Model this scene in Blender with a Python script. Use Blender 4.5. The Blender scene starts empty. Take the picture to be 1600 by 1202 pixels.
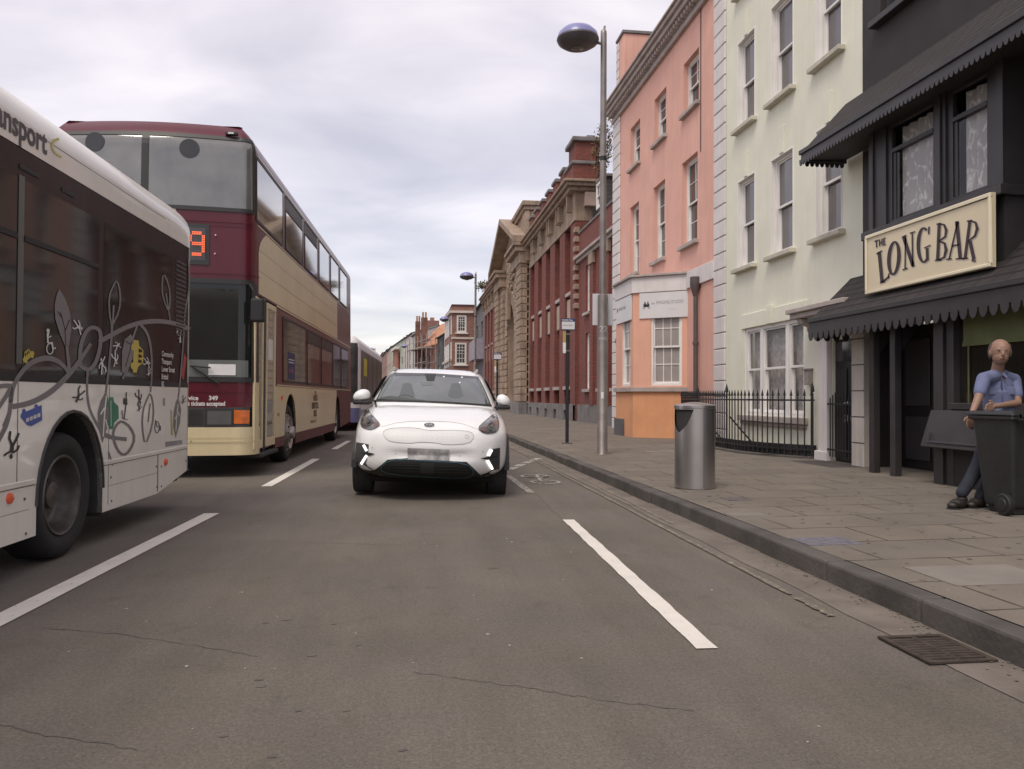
import bpy, bmesh, math, random
from mathutils import Vector, Matrix, noise
from mathutils.geometry import tessellate_polygon
from mathutils.bvhtree import BVHTree
random.seed(7)
sc = bpy.context.scene
COL = sc.collection
rad = math.radians
# ------------------------------------------------------------------ camera
F = 1240.0; CX, CY = 800.0, 601.0; CAMZ = 1.2
_r = rad(0.3)
_a = Vector(((640-CX)/F, (620-CY)/F, 1)).normalized()            # street direction in camera axes
_u = Vector((math.sin(_r), -math.cos(_r), 0)); _u.z = -(_u.x*_a.x+_u.y*_a.y)/_a.z; _u.normalize()
_x = _a.cross(_u)
RT = Vector((_x.x, _a.x, _u.x)); DN = Vector((_x.y, _a.y, _u.y)); FW = Vector((_x.z, _a.z, _u.z))
cam = bpy.data.cameras.new('camera'); camo = bpy.data.objects.new('camera', cam); COL.objects.link(camo)
cam.sensor_width = 36; cam.lens = F/1600*36; cam.clip_end = 3000; cam.clip_start = 0.05
M3 = Matrix((RT, -DN, -FW)).transposed().to_4x4()
camo.matrix_world = Matrix.Translation((0, 0, CAMZ)) @ M3
sc.camera = camo
# ------------------------------------------------------------------ light
SUN_EL, SUN_ROT = rad(58), rad(215)
w = bpy.data.worlds.new('World'); sc.world = w; w.use_nodes = True
nt = w.node_tree; nt.nodes.clear(); N = nt.nodes; L = nt.links
out = N.new('ShaderNodeOutputWorld'); bg = N.new('ShaderNodeBackground'); bg2 = N.new('ShaderNodeBackground'); add = N.new('ShaderNodeAddShader')
sky = N.new('ShaderNodeTexSky'); sky.sky_type = 'NISHITA'; sky.sun_disc = False; sky.sun_elevation = SUN_EL; sky.sun_rotation = SUN_ROT
L.new(sky.outputs[0], bg.inputs[0]); bg.inputs[1].default_value = 0.05
tc = N.new('ShaderNodeTexCoord'); sep = N.new('ShaderNodeSeparateXYZ'); L.new(tc.outputs['Generated'], sep.inputs[0])
# project the view direction on a flat cloud deck overhead
dv = N.new('ShaderNodeMath'); dv.operation = 'MAXIMUM'; L.new(sep.outputs[2], dv.inputs[0]); dv.inputs[1].default_value = 0.0
ad = N.new('ShaderNodeMath'); ad.operation = 'ADD'; L.new(dv.outputs[0], ad.inputs[0]); ad.inputs[1].default_value = 0.22
cmb = N.new('ShaderNodeCombineXYZ')
for i in (0, 1):
    q = N.new('ShaderNodeMath'); q.operation = 'DIVIDE'; L.new(sep.outputs[i], q.inputs[0]); L.new(ad.outputs[0], q.inputs[1]); L.new(q.outputs[0], cmb.inputs[i])
n1 = N.new('ShaderNodeTexNoise'); n1.inputs['Scale'].default_value = 2.1; n1.inputs['Detail'].default_value = 7; n1.inputs['Roughness'].default_value = .50; n1.inputs['Distortion'].default_value = .35
mp = N.new('ShaderNodeMapping'); mp.inputs['Location'].default_value = (3.1, 0.6, 0); mp.inputs['Scale'].default_value = (.75, 1.15, 1)
L.new(cmb.outputs[0], mp.inputs[0]); L.new(mp.outputs[0], n1.inputs[0])
cr = N.new('ShaderNodeValToRGB'); L.new(n1.outputs[0], cr.inputs[0])
cr.color_ramp.elements[0].position = .30; cr.color_ramp.elements[0].color = (.40, .355, .365, 1)
cr.color_ramp.elements[1].position = .70; cr.color_ramp.elements[1].color = (.70, .615, .59, 1)
e = cr.color_ramp.elements.new(.5); e.color = (.53, .47, .468, 1)
# slightly darker and greyer towards the horizon
hz = N.new('ShaderNodeMapRange'); L.new(sep.outputs[2], hz.inputs[0]); hz.inputs[1].default_value = -.02; hz.inputs[2].default_value = .5; hz.inputs[3].default_value = .80; hz.inputs[4].default_value = 1.08
L.new(cr.outputs[0], bg2.inputs[0]); L.new(hz.outputs[0], bg2.inputs[1])
L.new(bg.outputs[0], add.inputs[0]); L.new(bg2.outputs[0], add.inputs[1]); L.new(add.outputs[0], out.inputs[0])
sun = bpy.data.lights.new('sun', 'SUN'); sun.energy = 1.45; sun.angle = rad(25); sun.color = (1, .93, .80)
suno = bpy.data.objects.new('sun', sun); COL.objects.link(suno)
_sd = Vector((math.sin(SUN_ROT)*math.cos(SUN_EL), math.cos(SUN_ROT)*math.cos(SUN_EL), math.sin(SUN_EL)))
suno.rotation_euler = _sd.to_track_quat('Z', 'Y').to_euler(); suno.location = (0, 0, 40)
sc.view_settings.view_transform = 'Standard'; sc.view_settings.look = 'None'; sc.view_settings.gamma = 1; sc.view_settings.exposure = 0.38
sc.view_settings.use_curve_mapping = False
try: sc.cycles.max_bounces = 6
except Exception: pass

# ------------------------------------------------------------------ pixel -> place in the street
def ray(px, py):
    return RT*((px-CX)/F) + DN*((py-CY)/F) + FW
C0 = Vector((0, 0, CAMZ))
def onP(px, py, P, n):
    d = ray(px, py); return C0 + d*((Vector(P)-C0).dot(Vector(n))/d.dot(Vector(n)))
def onX(px, py, X): return onP(px, py, (X, 0, 0), (1, 0, 0))
def onY(px, py, Y): return onP(px, py, (0, Y, 0), (0, 1, 0))
def onZ(px, py, Z): return onP(px, py, (0, 0, Z), (0, 0, 1))
class Fr:
    """A facade's own frame: u along it, v up, d into the building."""
    def __init__(s, P0, U, Nn): s.P0 = Vector(P0); s.U = Vector(U).normalized(); s.N = Vector(Nn).normalized(); s.Z = Vector((0, 0, 1))
    def __call__(s, u, v, d=0): return s.P0 + s.U*u + s.Z*v + s.N*d
    def uv(s, px, py, d=0):
        p = onP(px, py, s.P0+s.N*d, s.N) - s.P0; return p.dot(s.U), p.z
def WALL(X): return Fr((X, 0, 0), (0, 1, 0), (1, 0, 0))

# ------------------------------------------------------------------ materials
MATS = {}
def mat(name, col, rough=.6, metal=0, var=.12, vs=3.0, bump=0, bs=60, col2=None, spec=.5, coat=0, emit=None, es=0, dirt=0, dc=(.05,.045,.04), streak=0):
    if name in MATS: return MATS[name]
    m = bpy.data.materials.new(name); m.use_nodes = True; t = m.node_tree; b = t.nodes['Principled BSDF']; l = t.links
    b.inputs['Roughness'].default_value = rough; b.inputs['Metallic'].default_value = metal
    b.inputs['Specular IOR Level'].default_value = spec
    if coat: b.inputs['Coat Weight'].default_value = coat; b.inputs['Coat Roughness'].default_value = .06
    co = t.nodes.new('ShaderNodeTexCoord')
    nz = t.nodes.new('ShaderNodeTexNoise'); nz.inputs['Scale'].default_value = vs; nz.inputs['Detail'].default_value = 6; l.new(co.outputs['Object'], nz.inputs[0])
    mx = t.nodes.new('ShaderNodeMix'); mx.data_type = 'RGBA'
    c2 = col2 or tuple(c*(1+var) for c in col)
    c1 = col if col2 else tuple(c*(1-var) for c in col)
    rp = t.nodes.new('ShaderNodeMapRange'); rp.inputs[1].default_value = .33; rp.inputs[2].default_value = .67; l.new(nz.outputs[0], rp.inputs[0])
    mx.inputs[6].default_value = (*c1, 1); mx.inputs[7].default_value = (*c2, 1); l.new(rp.outputs[0], mx.inputs[0])
    last = mx.outputs[2]
    if dirt or streak:
        z = t.nodes.new('ShaderNodeTexNoise'); z.inputs['Detail'].default_value = 8; z.inputs['Roughness'].default_value = .65
        mpp = t.nodes.new('ShaderNodeMapping'); l.new(co.outputs['Object'], mpp.inputs[0]); l.new(mpp.outputs[0], z.inputs[0])
        if streak: mpp.inputs['Scale'].default_value = (5, 5, .35); z.inputs['Scale'].default_value = 1.6
        else: z.inputs['Scale'].default_value = 1.3
        r2 = t.nodes.new('ShaderNodeMapRange'); r2.inputs[1].default_value = .48; r2.inputs[2].default_value = .78; r2.inputs[4].default_value = dirt or streak; l.new(z.outputs[0], r2.inputs[0])
        m2 = t.nodes.new('ShaderNodeMix'); m2.data_type = 'RGBA'; l.new(r2.outputs[0], m2.inputs[0]); l.new(last, m2.inputs[6]); m2.inputs[7].default_value = (*dc, 1); last = m2.outputs[2]
    l.new(last, b.inputs['Base Color'])
    if bump:
        n2 = t.nodes.new('ShaderNodeTexNoise'); n2.inputs['Scale'].default_value = bs; n2.inputs['Detail'].default_value = 3; l.new(co.outputs['Object'], n2.inputs[0])
        bp = t.nodes.new('ShaderNodeBump'); bp.inputs['Strength'].default_value = bump; bp.inputs['Distance'].default_value = .01; l.new(n2.outputs[0], bp.inputs['Height']); l.new(bp.outputs[0], b.inputs['Normal'])
    if emit: b.inputs['Emission Color'].default_value = (*emit, 1); b.inputs['Emission Strength'].default_value = es
    MATS[name] = m; return m
def brick(name, c1, c2, mortar, bw=.225, bh=.075, ms=.012, dirt=.35, dc=(.05,.04,.04), rough=.85, off=.5, vary=1.0):
    m = bpy.data.materials.new(name); m.use_nodes = True; t = m.node_tree; b = t.nodes['Principled BSDF']; l = t.links; b.inputs['Roughness'].default_value = rough
    co = t.nodes.new('ShaderNodeTexCoord'); se = t.nodes.new('ShaderNodeSeparateXYZ'); l.new(co.outputs['Object'], se.inputs[0])
    a = t.nodes.new('ShaderNodeMath'); l.new(se.outputs[0], a.inputs[0]); l.new(se.outputs[1], a.inputs[1]); cb = t.nodes.new('ShaderNodeCombineXYZ'); l.new(a.outputs[0], cb.inputs[0]); l.new(se.outputs[2], cb.inputs[1])
    br = t.nodes.new('ShaderNodeTexBrick'); br.offset = off; l.new(cb.outputs[0], br.inputs[0])
    for k, v in (('Scale', 1), ('Mortar Size', ms), ('Mortar Smooth', .2), ('Brick Width', bw), ('Row Height', bh), ('Bias', 0)): br.inputs[k].default_value = v
    br.inputs['Color1'].default_value = (*c1, 1); br.inputs['Color2'].default_value = (*c2, 1); br.inputs['Mortar'].default_value = (*mortar, 1)
    z = t.nodes.new('ShaderNodeTexNoise'); z.inputs['Scale'].default_value = .9; z.inputs['Detail'].default_value = 8; z.inputs['Roughness'].default_value = .7; l.new(co.outputs['Object'], z.inputs[0])
    r2 = t.nodes.new('ShaderNodeMapRange'); r2.inputs[1].default_value = .42; r2.inputs[2].default_value = .75; r2.inputs[4].default_value = dirt; l.new(z.outputs[0], r2.inputs[0])
    m2 = t.nodes.new('ShaderNodeMix'); m2.data_type = 'RGBA'; l.new(r2.outputs[0], m2.inputs[0]); l.new(br.outputs[0], m2.inputs[6]); m2.inputs[7].default_value = (*dc, 1)
    l.new(m2.outputs[2], b.inputs['Base Color'])
    bp = t.nodes.new('ShaderNodeBump'); bp.inputs['Strength'].default_value = .4; bp.inputs['Distance'].default_value = .01; bp.invert = True; l.new(br.outputs['Fac'], bp.inputs['Height']); l.new(bp.outputs[0], b.inputs['Normal'])
    MATS[name] = m; return m

def ground_mat(name, base, kind):
    m = bpy.data.materials.new(name); m.use_nodes = True; t = m.node_tree; b = t.nodes['Principled BSDF']; l = t.links; b.inputs['Roughness'].default_value = .82
    b.inputs['Specular IOR Level'].default_value = .35
    co = t.nodes.new('ShaderNodeTexCoord')
    def nse(s, d=5, r=.6, sc=None):
        n = t.nodes.new('ShaderNodeTexNoise'); n.inputs['Scale'].default_value = s; n.inputs['Detail'].default_value = d; n.inputs['Roughness'].default_value = r
        if sc:
            q = t.nodes.new('ShaderNodeMapping'); q.inputs['Scale'].default_value = sc; l.new(co.outputs['Object'], q.inputs[0]); l.new(q.outputs[0], n.inputs[0])
        else: l.new(co.outputs['Object'], n.inputs[0])
        return n.outputs[0]
    def rng(x, a, b_, c, d):
        r = t.nodes.new('ShaderNodeMapRange'); r.inputs[1].default_value = a; r.inputs[2].default_value = b_; r.inputs[3].default_value = c; r.inputs[4].default_value = d; l.new(x, r.inputs[0]); return r.outputs[0]
    def mul(col, f):
        v = t.nodes.new('ShaderNodeVectorMath'); v.operation = 'SCALE'; l.new(col, v.inputs[0]); l.new(f, v.inputs['Scale']); return v.outputs[0]
    rgb = t.nodes.new('ShaderNodeRGB'); rgb.outputs[0].default_value = (*base, 1); c = rgb.outputs[0]
    hgt = None
    if kind == 'asphalt':
        c = mul(c, rng(nse(.55, 6, .6), .3, .7, .82, 1.18))
        c = mul(c, rng(nse(2.2, 6, .6, (1.6, .25, 1)), .3, .7, .90, 1.10))
        c = mul(c, rng(nse(85, 2, .8), .25, .75, .62, 1.38))
        c = mul(c, rng(nse(3.1, 6, .65), .58, .72, 1, .80))
        c = mul(c, rng(nse(38, 3, .6), .3, .7, .88, 1.12))
        tintn = t.nodes.new('ShaderNodeMix'); tintn.data_type = 'RGBA'; l.new(rng(nse(1.3, 4), .42, .6, 0, .5), tintn.inputs[0]); l.new(c, tintn.inputs[6]); tn = t.nodes.new('ShaderNodeVectorMath'); tn.operation = 'MULTIPLY'; l.new(c, tn.inputs[0]); tn.inputs[1].default_value = (.98, .98, 1.07); l.new(tn.outputs[0], tintn.inputs[7]); c = tintn.outputs[2]
        # light stone chips and litter specks
        vo = t.nodes.new('ShaderNodeTexVoronoi'); vo.inputs['Scale'].default_value = 26; l.new(co.outputs['Object'], vo.inputs[0])
        c = mul(c, rng(vo.outputs['Distance'], .03, .07, 1.55, 1.0))
        hgt = nse(190, 3, .85); bst = .32
    else:
        se = t.nodes.new('ShaderNodeSeparateXYZ'); l.new(co.outputs['Object'], se.inputs[0]); cb = t.nodes.new('ShaderNodeCombineXYZ'); l.new(se.outputs[0], cb.inputs[0]); l.new(se.outputs[1], cb.inputs[1])
        wob = t.nodes.new('ShaderNodeTexNoise'); wob.inputs['Scale'].default_value = .8; l.new(co.outputs['Object'], wob.inputs[0])
        vm = t.nodes.new('ShaderNodeVectorMath'); vm.operation = 'SCALE'; vm.inputs['Scale'].default_value = .06; l.new(wob.outputs['Color'], vm.inputs[0])
        va = t.nodes.new('ShaderNodeVectorMath'); l.new(cb.outputs[0], va.inputs[0]); l.new(vm.outputs[0], va.inputs[1])
        # slab courses run across the pavement
        rot = t.nodes.new('ShaderNodeMapping'); rot.inputs['Rotation'].default_value = (0, 0, 0); l.new(va.outputs[0], rot.inputs[0])
        br = t.nodes.new('ShaderNodeTexBrick'); br.offset = .5; l.new(rot.outputs[0], br.inputs[0])
        for k, v in (('Scale', 1), ('Mortar Size', .012), ('Mortar Smooth', .35), ('Brick Width', .9), ('Row Height', .62), ('Bias', .1)): br.inputs[k].default_value = v
        br.inputs['Color1'].default_value = (base[0]*.93, base[1]*.93, base[2]*.94, 1); br.inputs['Color2'].default_value = (base[0]*1.10, base[1]*1.08, base[2]*1.05, 1); br.inputs['Mortar'].default_value = (base[0]*.33, base[1]*.31, base[2]*.30, 1)
        # joints that fade in and out
        jm = t.nodes.new('ShaderNodeMix'); jm.data_type = 'RGBA'; l.new(rng(nse(1.7, 4), .36, .52, 0.15, 1), jm.inputs[0]); l.new(rgb.outputs[0], jm.inputs[6]); l.new(br.outputs[0], jm.inputs[7]); c = jm.outputs[2]
        c = mul(c, rng(nse(1.1, 6), .3, .7, .86, 1.15))
        c = mul(c, rng(nse(6, 5, .7), .60, .72, 1, .68))
        c = mul(c, rng(nse(120, 2, .8), .25, .75, .84, 1.16))
        hgt = nse(40, 4, .7); bst = .25
    l.new(c, b.inputs['Base Color'])
    bp = t.nodes.new('ShaderNodeBump'); bp.inputs['Strength'].default_value = bst; bp.inputs['Distance'].default_value = .006; l.new(hgt, bp.inputs['Height']); l.new(bp.outputs[0], b.inputs['Normal'])
    MATS[name] = m; return m

def worn(name, col, under, amt=.5, scale=30):
    m = bpy.data.materials.new(name); m.use_nodes = True; t = m.node_tree; b = t.nodes['Principled BSDF']; l = t.links; b.inputs['Roughness'].default_value = .7
    co = t.nodes.new('ShaderNodeTexCoord'); n = t.nodes.new('ShaderNodeTexNoise'); n.inputs['Scale'].default_value = scale; n.inputs['Detail'].default_value = 8; n.inputs['Roughness'].default_value = .7; l.new(co.outputs['Object'], n.inputs[0])
    r = t.nodes.new('ShaderNodeMapRange'); r.inputs[1].default_value = amt; r.inputs[2].default_value = amt+.05; l.new(n.outputs[0], r.inputs[0])
    mx = t.nodes.new('ShaderNodeMix'); mx.data_type = 'RGBA'; l.new(r.outputs[0], mx.inputs[0]); mx.inputs[6].default_value = (*col, 1); mx.inputs[7].default_value = (*under, 1)
    n2 = t.nodes.new('ShaderNodeTexNoise'); n2.inputs['Scale'].default_value = 5; n2.inputs['Detail'].default_value = 5; l.new(co.outputs['Object'], n2.inputs[0])
    r3 = t.nodes.new('ShaderNodeMapRange'); r3.inputs[3].default_value = .8; r3.inputs[4].default_value = 1.12; l.new(n2.outputs[0], r3.inputs[0])
    v = t.nodes.new('ShaderNodeVectorMath'); v.operation = 'SCALE'; l.new(mx.outputs[2], v.inputs[0]); l.new(r3.outputs[0], v.inputs['Scale'])
    l.new(v.outputs[0], b.inputs['Base Color']); MATS[name] = m; return m

# ------------------------------------------------------------------ mesh builder
ROOT = {}
class MB:
    def __init__(s, tf=None): s.v = []; s.f = []; s.tf = tf
    def p(s, *a):
        s.v.append(Vector(s.tf(*a) if s.tf else a)); return len(s.v)-1
    def face(s, pts): s.f.append([s.p(*q) for q in pts]); return s
    def box(s, a0, a1, b0, b1, c0, c1):
        i = [s.p(a, b, c) for a in (a0, a1) for b in (b0, b1) for c in (c0, c1)]
        for q in ((0,1,3,2),(4,6,7,5),(0,4,5,1),(2,3,7,6),(0,2,6,4),(1,5,7,3)): s.f.append([i[k] for k in q])
        return s
    def hexa(s, P):   # 8 points: bottom loop 4, top loop 4
        i = [s.p(*q) for q in P]
        for q in ((0,1,2,3),(7,6,5,4),(0,4,5,1),(1,5,6,2),(2,6,7,3),(3,7,4,0)): s.f.append([i[k] for k in q])
        return s
    def prism(s, poly, c0, c1, order=lambda a, b, c: (a, b, c)):
        n = len(poly); A = [s.p(*order(a, b, c0)) for a, b in poly]; B = [s.p(*order(a, b, c1)) for a, b in poly]
        for t in tessellate_polygon([[Vector((a, b, 0)) for a, b in poly]]): s.f.append([A[k] for k in t]); s.f.append([B[k] for k in reversed(t)])
        for k in range(n): s.f.append([A[k], A[(k+1) % n], B[(k+1) % n], B[k]])
        return s
    def flat(s, poly, c):
        A = [s.p(a, b, c) for a, b in poly]
        for t in tessellate_polygon([[Vector((a, b, 0)) for a, b in poly]]): s.f.append([A[k] for k in t])
        return s
    def tube(s, path, r, n=10, cap=True):
        path = [Vector(q) for q in path]; rs = r if isinstance(r, (list, tuple)) else [r]*len(path); rings = []
        up = None
        for k, q in enumerate(path):
            d = (path[min(k+1, len(path)-1)]-path[max(k-1, 0)]).normalized()
            if up is None: up = Vector((0, 0, 1)) if abs(d.z) < .9 else Vector((1, 0, 0))
            a = d.cross(up).normalized(); b = d.cross(a).normalized(); up = -b if False else up
            rings.append([s.p(*(q+a*rs[k]*math.cos(t*2*math.pi/n)+b*rs[k]*math.sin(t*2*math.pi/n))) for t in range(n)])
        for k in range(len(rings)-1):
            for t in range(n): s.f.append([rings[k][t], rings[k][(t+1) % n], rings[k+1][(t+1) % n], rings[k+1][t]])
        if cap: s.f.append(rings[0][::-1]); s.f.append(rings[-1])
        return s
    def lathe(s, prof, c=(0, 0, 0), axis='z', n=32, a0=0, a1=360):
        c = Vector(c); full = abs(a1-a0) >= 360; m = n if full else n+1; rings = []
        for r, h in prof:
            ring = []
            for t in range(m):
                a = rad(a0+(a1-a0)*t/n); x, y = r*math.cos(a), r*math.sin(a)
                q = {'z': (x, y, h), 'x': (h, x, y), 'y': (x, h, y)}[axis]; ring.append(s.p(*(c+Vector(q))))
            rings.append(ring)
        for k in range(len(rings)-1):
            for t in range(n if full else n): s.f.append([rings[k][t], rings[k][(t+1) % m], rings[k+1][(t+1) % m], rings[k+1][t]])
        return s
    def sphere(s, c, r, n=12, sq=(1, 1, 1)):
        c = Vector(c); rows = []
        for i in range(n//2+1):
            a = math.pi*i/(n//2); rows.append([s.p(*(c+Vector((r*sq[0]*math.sin(a)*math.cos(2*math.pi*t/n), r*sq[1]*math.sin(a)*math.sin(2*math.pi*t/n), r*sq[2]*math.cos(a))))) for t in range(n)])
        for i in range(n//2):
            for t in range(n): s.f.append([rows[i][t], rows[i][(t+1) % n], rows[i+1][(t+1) % n], rows[i+1][t]])
        return s
    def wall(s, u0, u1, v0, v1, holes, depth=.2, d=0, ends=True, thick=.3):
        """wall sheet with real openings and their reveals (frame coordinates u, v, d)"""
        us = sorted({u0, u1, *[min(max(h[k], u0), u1) for h in holes for k in (0, 1)]}); vs = sorted({v0, v1, *[min(max(h[k], v0), v1) for h in holes for k in (2, 3)]})
        for i in range(len(us)-1):
            for j in range(len(vs)-1):
                cu, cv = (us[i]+us[i+1])/2, (vs[j]+vs[j+1])/2
                if any(h[0] < cu < h[1] and h[2] < cv < h[3] for h in holes): continue
                s.face([(us[i], vs[j], d), (us[i+1], vs[j], d), (us[i+1], vs[j+1], d), (us[i], vs[j+1], d)])
        for h in holes:
            a, b, c, e = h[:4]; dd = h[4] if len(h) > 4 else depth
            s.face([(a, c, d), (a, e, d), (a, e, d+dd), (a, c, d+dd)]); s.face([(b, c, d), (b, c, d+dd), (b, e, d+dd), (b, e, d)])
            s.face([(a, c, d), (a, c, d+dd), (b, c, d+dd), (b, c, d)]); s.face([(a, e, d), (b, e, d), (b, e, d+dd), (a, e, d+dd)])
        return s
    def split(s, name, m, parent, **k):
        """each connected piece becomes an object of its own"""
        par = list(range(len(s.v))); key = {}
        def find(x):
            while par[x] != x: par[x] = par[par[x]]; x = par[x]
            return x
        for i, v in enumerate(s.v):
            q = (round(v.x, 5), round(v.y, 5), round(v.z, 5))
            if q in key: par[find(i)] = find(key[q])
            else: key[q] = i
        for f in s.f:
            for t in f[1:]: par[find(t)] = find(f[0])
        g = {}
        for f in s.f: g.setdefault(find(f[0]), []).append(f)
        res = []
        for fs in g.values():
            n_ = MB(); ix = {}
            for f in fs:
                for t in f:
                    if t not in ix: ix[t] = len(n_.v); n_.v.append(s.v[t])
                n_.f.append([ix[t] for t in f])
            res.append(n_.build(name, m, parent, **k))
        return res
    def build(s, name, m, parent=None, smooth=False, bevel=0, seg=1, sub=0, merge=False, kind=None, label=None, weld=0, recalc=True):
        me = bpy.data.meshes.new(name); T = ROOT.get(parent.name) if parent else None
        pts = [(T @ q) for q in s.v] if T is not None else s.v
        me.from_pydata([tuple(q) for q in pts], [], s.f)
        bm = bmesh.new(); bm.from_mesh(me)
        if merge or bevel or sub or weld: bmesh.ops.remove_doubles(bm, verts=bm.verts, dist=weld or 1e-5)
        if recalc: bmesh.ops.recalc_face_normals(bm, faces=bm.faces)
        bm.to_mesh(me); bm.free()
        o = bpy.data.objects.new(name, me); COL.objects.link(o); me.materials.append(m)
        if smooth:
            for q in me.polygons: q.use_smooth = True
            if not sub: 
                try: me.set_sharp_from_angle(angle=rad(40))
                except Exception: pass
        if bevel:
            b = o.modifiers.new('bevel', 'BEVEL'); b.width = bevel; b.segments = seg; b.limit_method = 'ANGLE'; b.angle_limit = rad(40)
        if sub:
            b = o.modifiers.new('sub', 'SUBSURF'); b.levels = sub; b.render_levels = sub
            for q in me.polygons: q.use_smooth = True
        if parent: o.parent = parent; ROOT[o.name] = ROOT.get(parent.name)
        if kind: o['kind'] = kind
        if label: o['label'] = label
        return o
def thing(name, label, cat, loc=(0, 0, 0), rz=0, group=None, rx=0, ry=0):
    o = bpy.data.objects.new(name, None); COL.objects.link(o); o.empty_display_size = .3
    o.location = loc; o.rotation_euler = (rx, ry, rz); o['label'] = label; o['category'] = cat
    if group: o['group'] = group
    ROOT[o.name] = (Matrix.Translation(loc) @ o.rotation_euler.to_matrix().to_4x4()).inverted(); return o
def local(root): ROOT[root.name] = Matrix.Identity(4)     # parts of this thing are written in its own coordinates
def tag(o, label, cat, group=None):
    o['label'] = label; o['category'] = cat
    if group: o['group'] = group
    return o
def copy_tree(o, parent=None):
    c = o.copy(); COL.objects.link(c)
    if parent: c.parent = parent
    for ch in list(o.children): copy_tree(ch, c)
    return c
def arc_pts(c, r, a0, a1, n, rz=None):
    return [(c[0]+r*math.cos(rad(a0+(a1-a0)*k/n)), c[1]+(rz or r)*math.sin(rad(a0+(a1-a0)*k/n))) for k in range(n+1)]
def strip(path, w, closed=False):
    """polyline -> list of quads of given width (list or number), 2D"""
    P = [Vector(q) for q in path]; n = len(P); ws = w if isinstance(w, (list, tuple)) else [w]*n; Lf, Rt = [], []
    for k in range(n):
        a = P[(k-1) % n] if closed or k > 0 else P[k]; b = P[(k+1) % n] if closed or k < n-1 else P[k]
        d = (b-a); d = d.normalized() if d.length > 1e-9 else Vector((1, 0)); nn = Vector((-d.y, d.x))*ws[k]/2
        Lf.append(P[k]+nn); Rt.append(P[k]-nn)
    q = []
    for k in range(n if closed else n-1):
        j = (k+1) % n; q.append([Lf[k], Lf[j], Rt[j], Rt[k]])
    return q
def smoothpath(P, it=2, closed=False):
    P = [Vector(q) for q in P]
    for _ in range(it):
        Q = []; n = len(P)
        if not closed: Q.append(P[0])
        for k in range(n if closed else n-1):
            a, b = P[k], P[(k+1) % n]; Q += [a*.75+b*.25, a*.25+b*.75]
        if not closed: Q.append(P[-1])
        P = Q
    return P
def text2d(s, size=1, align='LEFT', bold=0.0, spacing=1.0):
    cu = bpy.data.curves.new('t', 'FONT'); cu.body = s; cu.size = size; cu.align_x = align; cu.offset = bold; cu.space_character = spacing; cu.resolution_u = 4
    o = bpy.data.objects.new('t', cu); COL.objects.link(o); dg = bpy.context.evaluated_depsgraph_get(); dg.update()
    me = bpy.data.meshes.new_from_object(o.evaluated_get(dg)); V = [(q.co.x, q.co.y) for q in me.vertices]; Fc = [list(q.vertices) for q in me.polygons]
    bpy.data.objects.remove(o); bpy.data.curves.remove(cu); bpy.data.meshes.remove(me); return V, Fc
def add_text(mb, s, fn, **k):
    V, Fc = text2d(s, **k); i0 = len(mb.v)
    for x, y in V: mb.v.append(Vector(fn(x, y)))
    for f in Fc: mb.f.append([i0+q for q in f])
    return mb
# ================================================================== MATERIAL LIST
ASPH = ground_mat('asphalt', (.140, .121, .099), 'asphalt'); PAVE = ground_mat('paving', (.170, .147, .122), 'slabs')
KERB = mat('kerb_stone', (.088, .078, .070), .85, var=.3, vs=2.5, bump=.5, bs=30, dirt=.4)
GUT = mat('gutter_concrete', (.170, .143, .120), .9, var=.18, vs=3, bump=.4, bs=60, dirt=.35)
LINEW = worn('line_white', (.74, .69, .62), (.20, .18, .155), .62, 22); LINEW2 = worn('line_white_worn', (.42, .385, .34), (.142, .124, .109), .50, 16)
LINEY = worn('line_yellow', (.29, .245, .16), (.155, .135, .112), .44, 16)
STEEL = mat('lamp_steel', (.26, .225, .21), .45, metal=.55, var=.15, vs=4, dirt=.3)
STEELB = mat('brushed_steel', (.50, .475, .46), .33, metal=.95, var=.08, vs=3, bump=.1, bs=200, streak=.25, dc=(.28,.26,.24))
LAMPB = mat('lamp_blue_dome', (.20, .20, .42), .4, var=.05, coat=.4); LAMPG = mat('lamp_underside', (.085, .075, .08), .5); LENS = mat('lamp_lens', (.16, .15, .145), .2)
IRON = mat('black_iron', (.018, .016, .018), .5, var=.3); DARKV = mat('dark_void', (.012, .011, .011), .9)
GLASSD = mat('window_glass', (.045, .04, .045), .06, var=.15, spec=.9); GLASSP = mat('pane_glass_pale', (.11, .098, .105), .07, var=.25, vs=.8, spec=1)
WHITEP = mat('white_paint', (.80, .77, .74), .55, var=.04, dirt=.12, dc=(.35,.32,.3)); WHITEW = mat('white_quoin', (.70, .65, .63), .75, var=.06, vs=2, streak=.3, dc=(.38,.34,.33), bump=.2)
GREENW = mat('cream_green_render', (.77, .755, .625), .85, var=.045, vs=1.2, bump=.25, bs=14, streak=.24, dc=(.55,.52,.40))
PINKW = mat('pink_render', (.74, .415, .335), .85, var=.06, vs=1.1, bump=.3, bs=10, streak=.36, dc=(.52,.27,.21))
ORANW = mat('orange_render', (.73, .35, .18), .85, var=.08, vs=1.4, bump=.3, bs=12, streak=.3, dc=(.42,.24,.16))
STONEB = mat('bath_stone', (.34, .25, .185), .9, var=.22, vs=1.5, bump=.4, bs=20, streak=.92, dc=(.10,.075,.065))
STONEG = mat('grey_stone', (.19, .175, .17), .9, var=.2, vs=2, bump=.4, bs=20, dirt=.4)
STONEW = mat('pale_sill', (.43, .37, .34), .85, var=.12, vs=4, dirt=.5, dc=(.16,.14,.13), bump=.3, bs=40)
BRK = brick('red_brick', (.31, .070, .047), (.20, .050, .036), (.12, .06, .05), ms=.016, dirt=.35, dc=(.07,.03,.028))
BRKD = brick('dark_red_brick', (.115, .028, .024), (.085, .022, .02), (.08, .035, .03), ms=.012, dirt=.4, dc=(.035,.018,.018))
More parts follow.
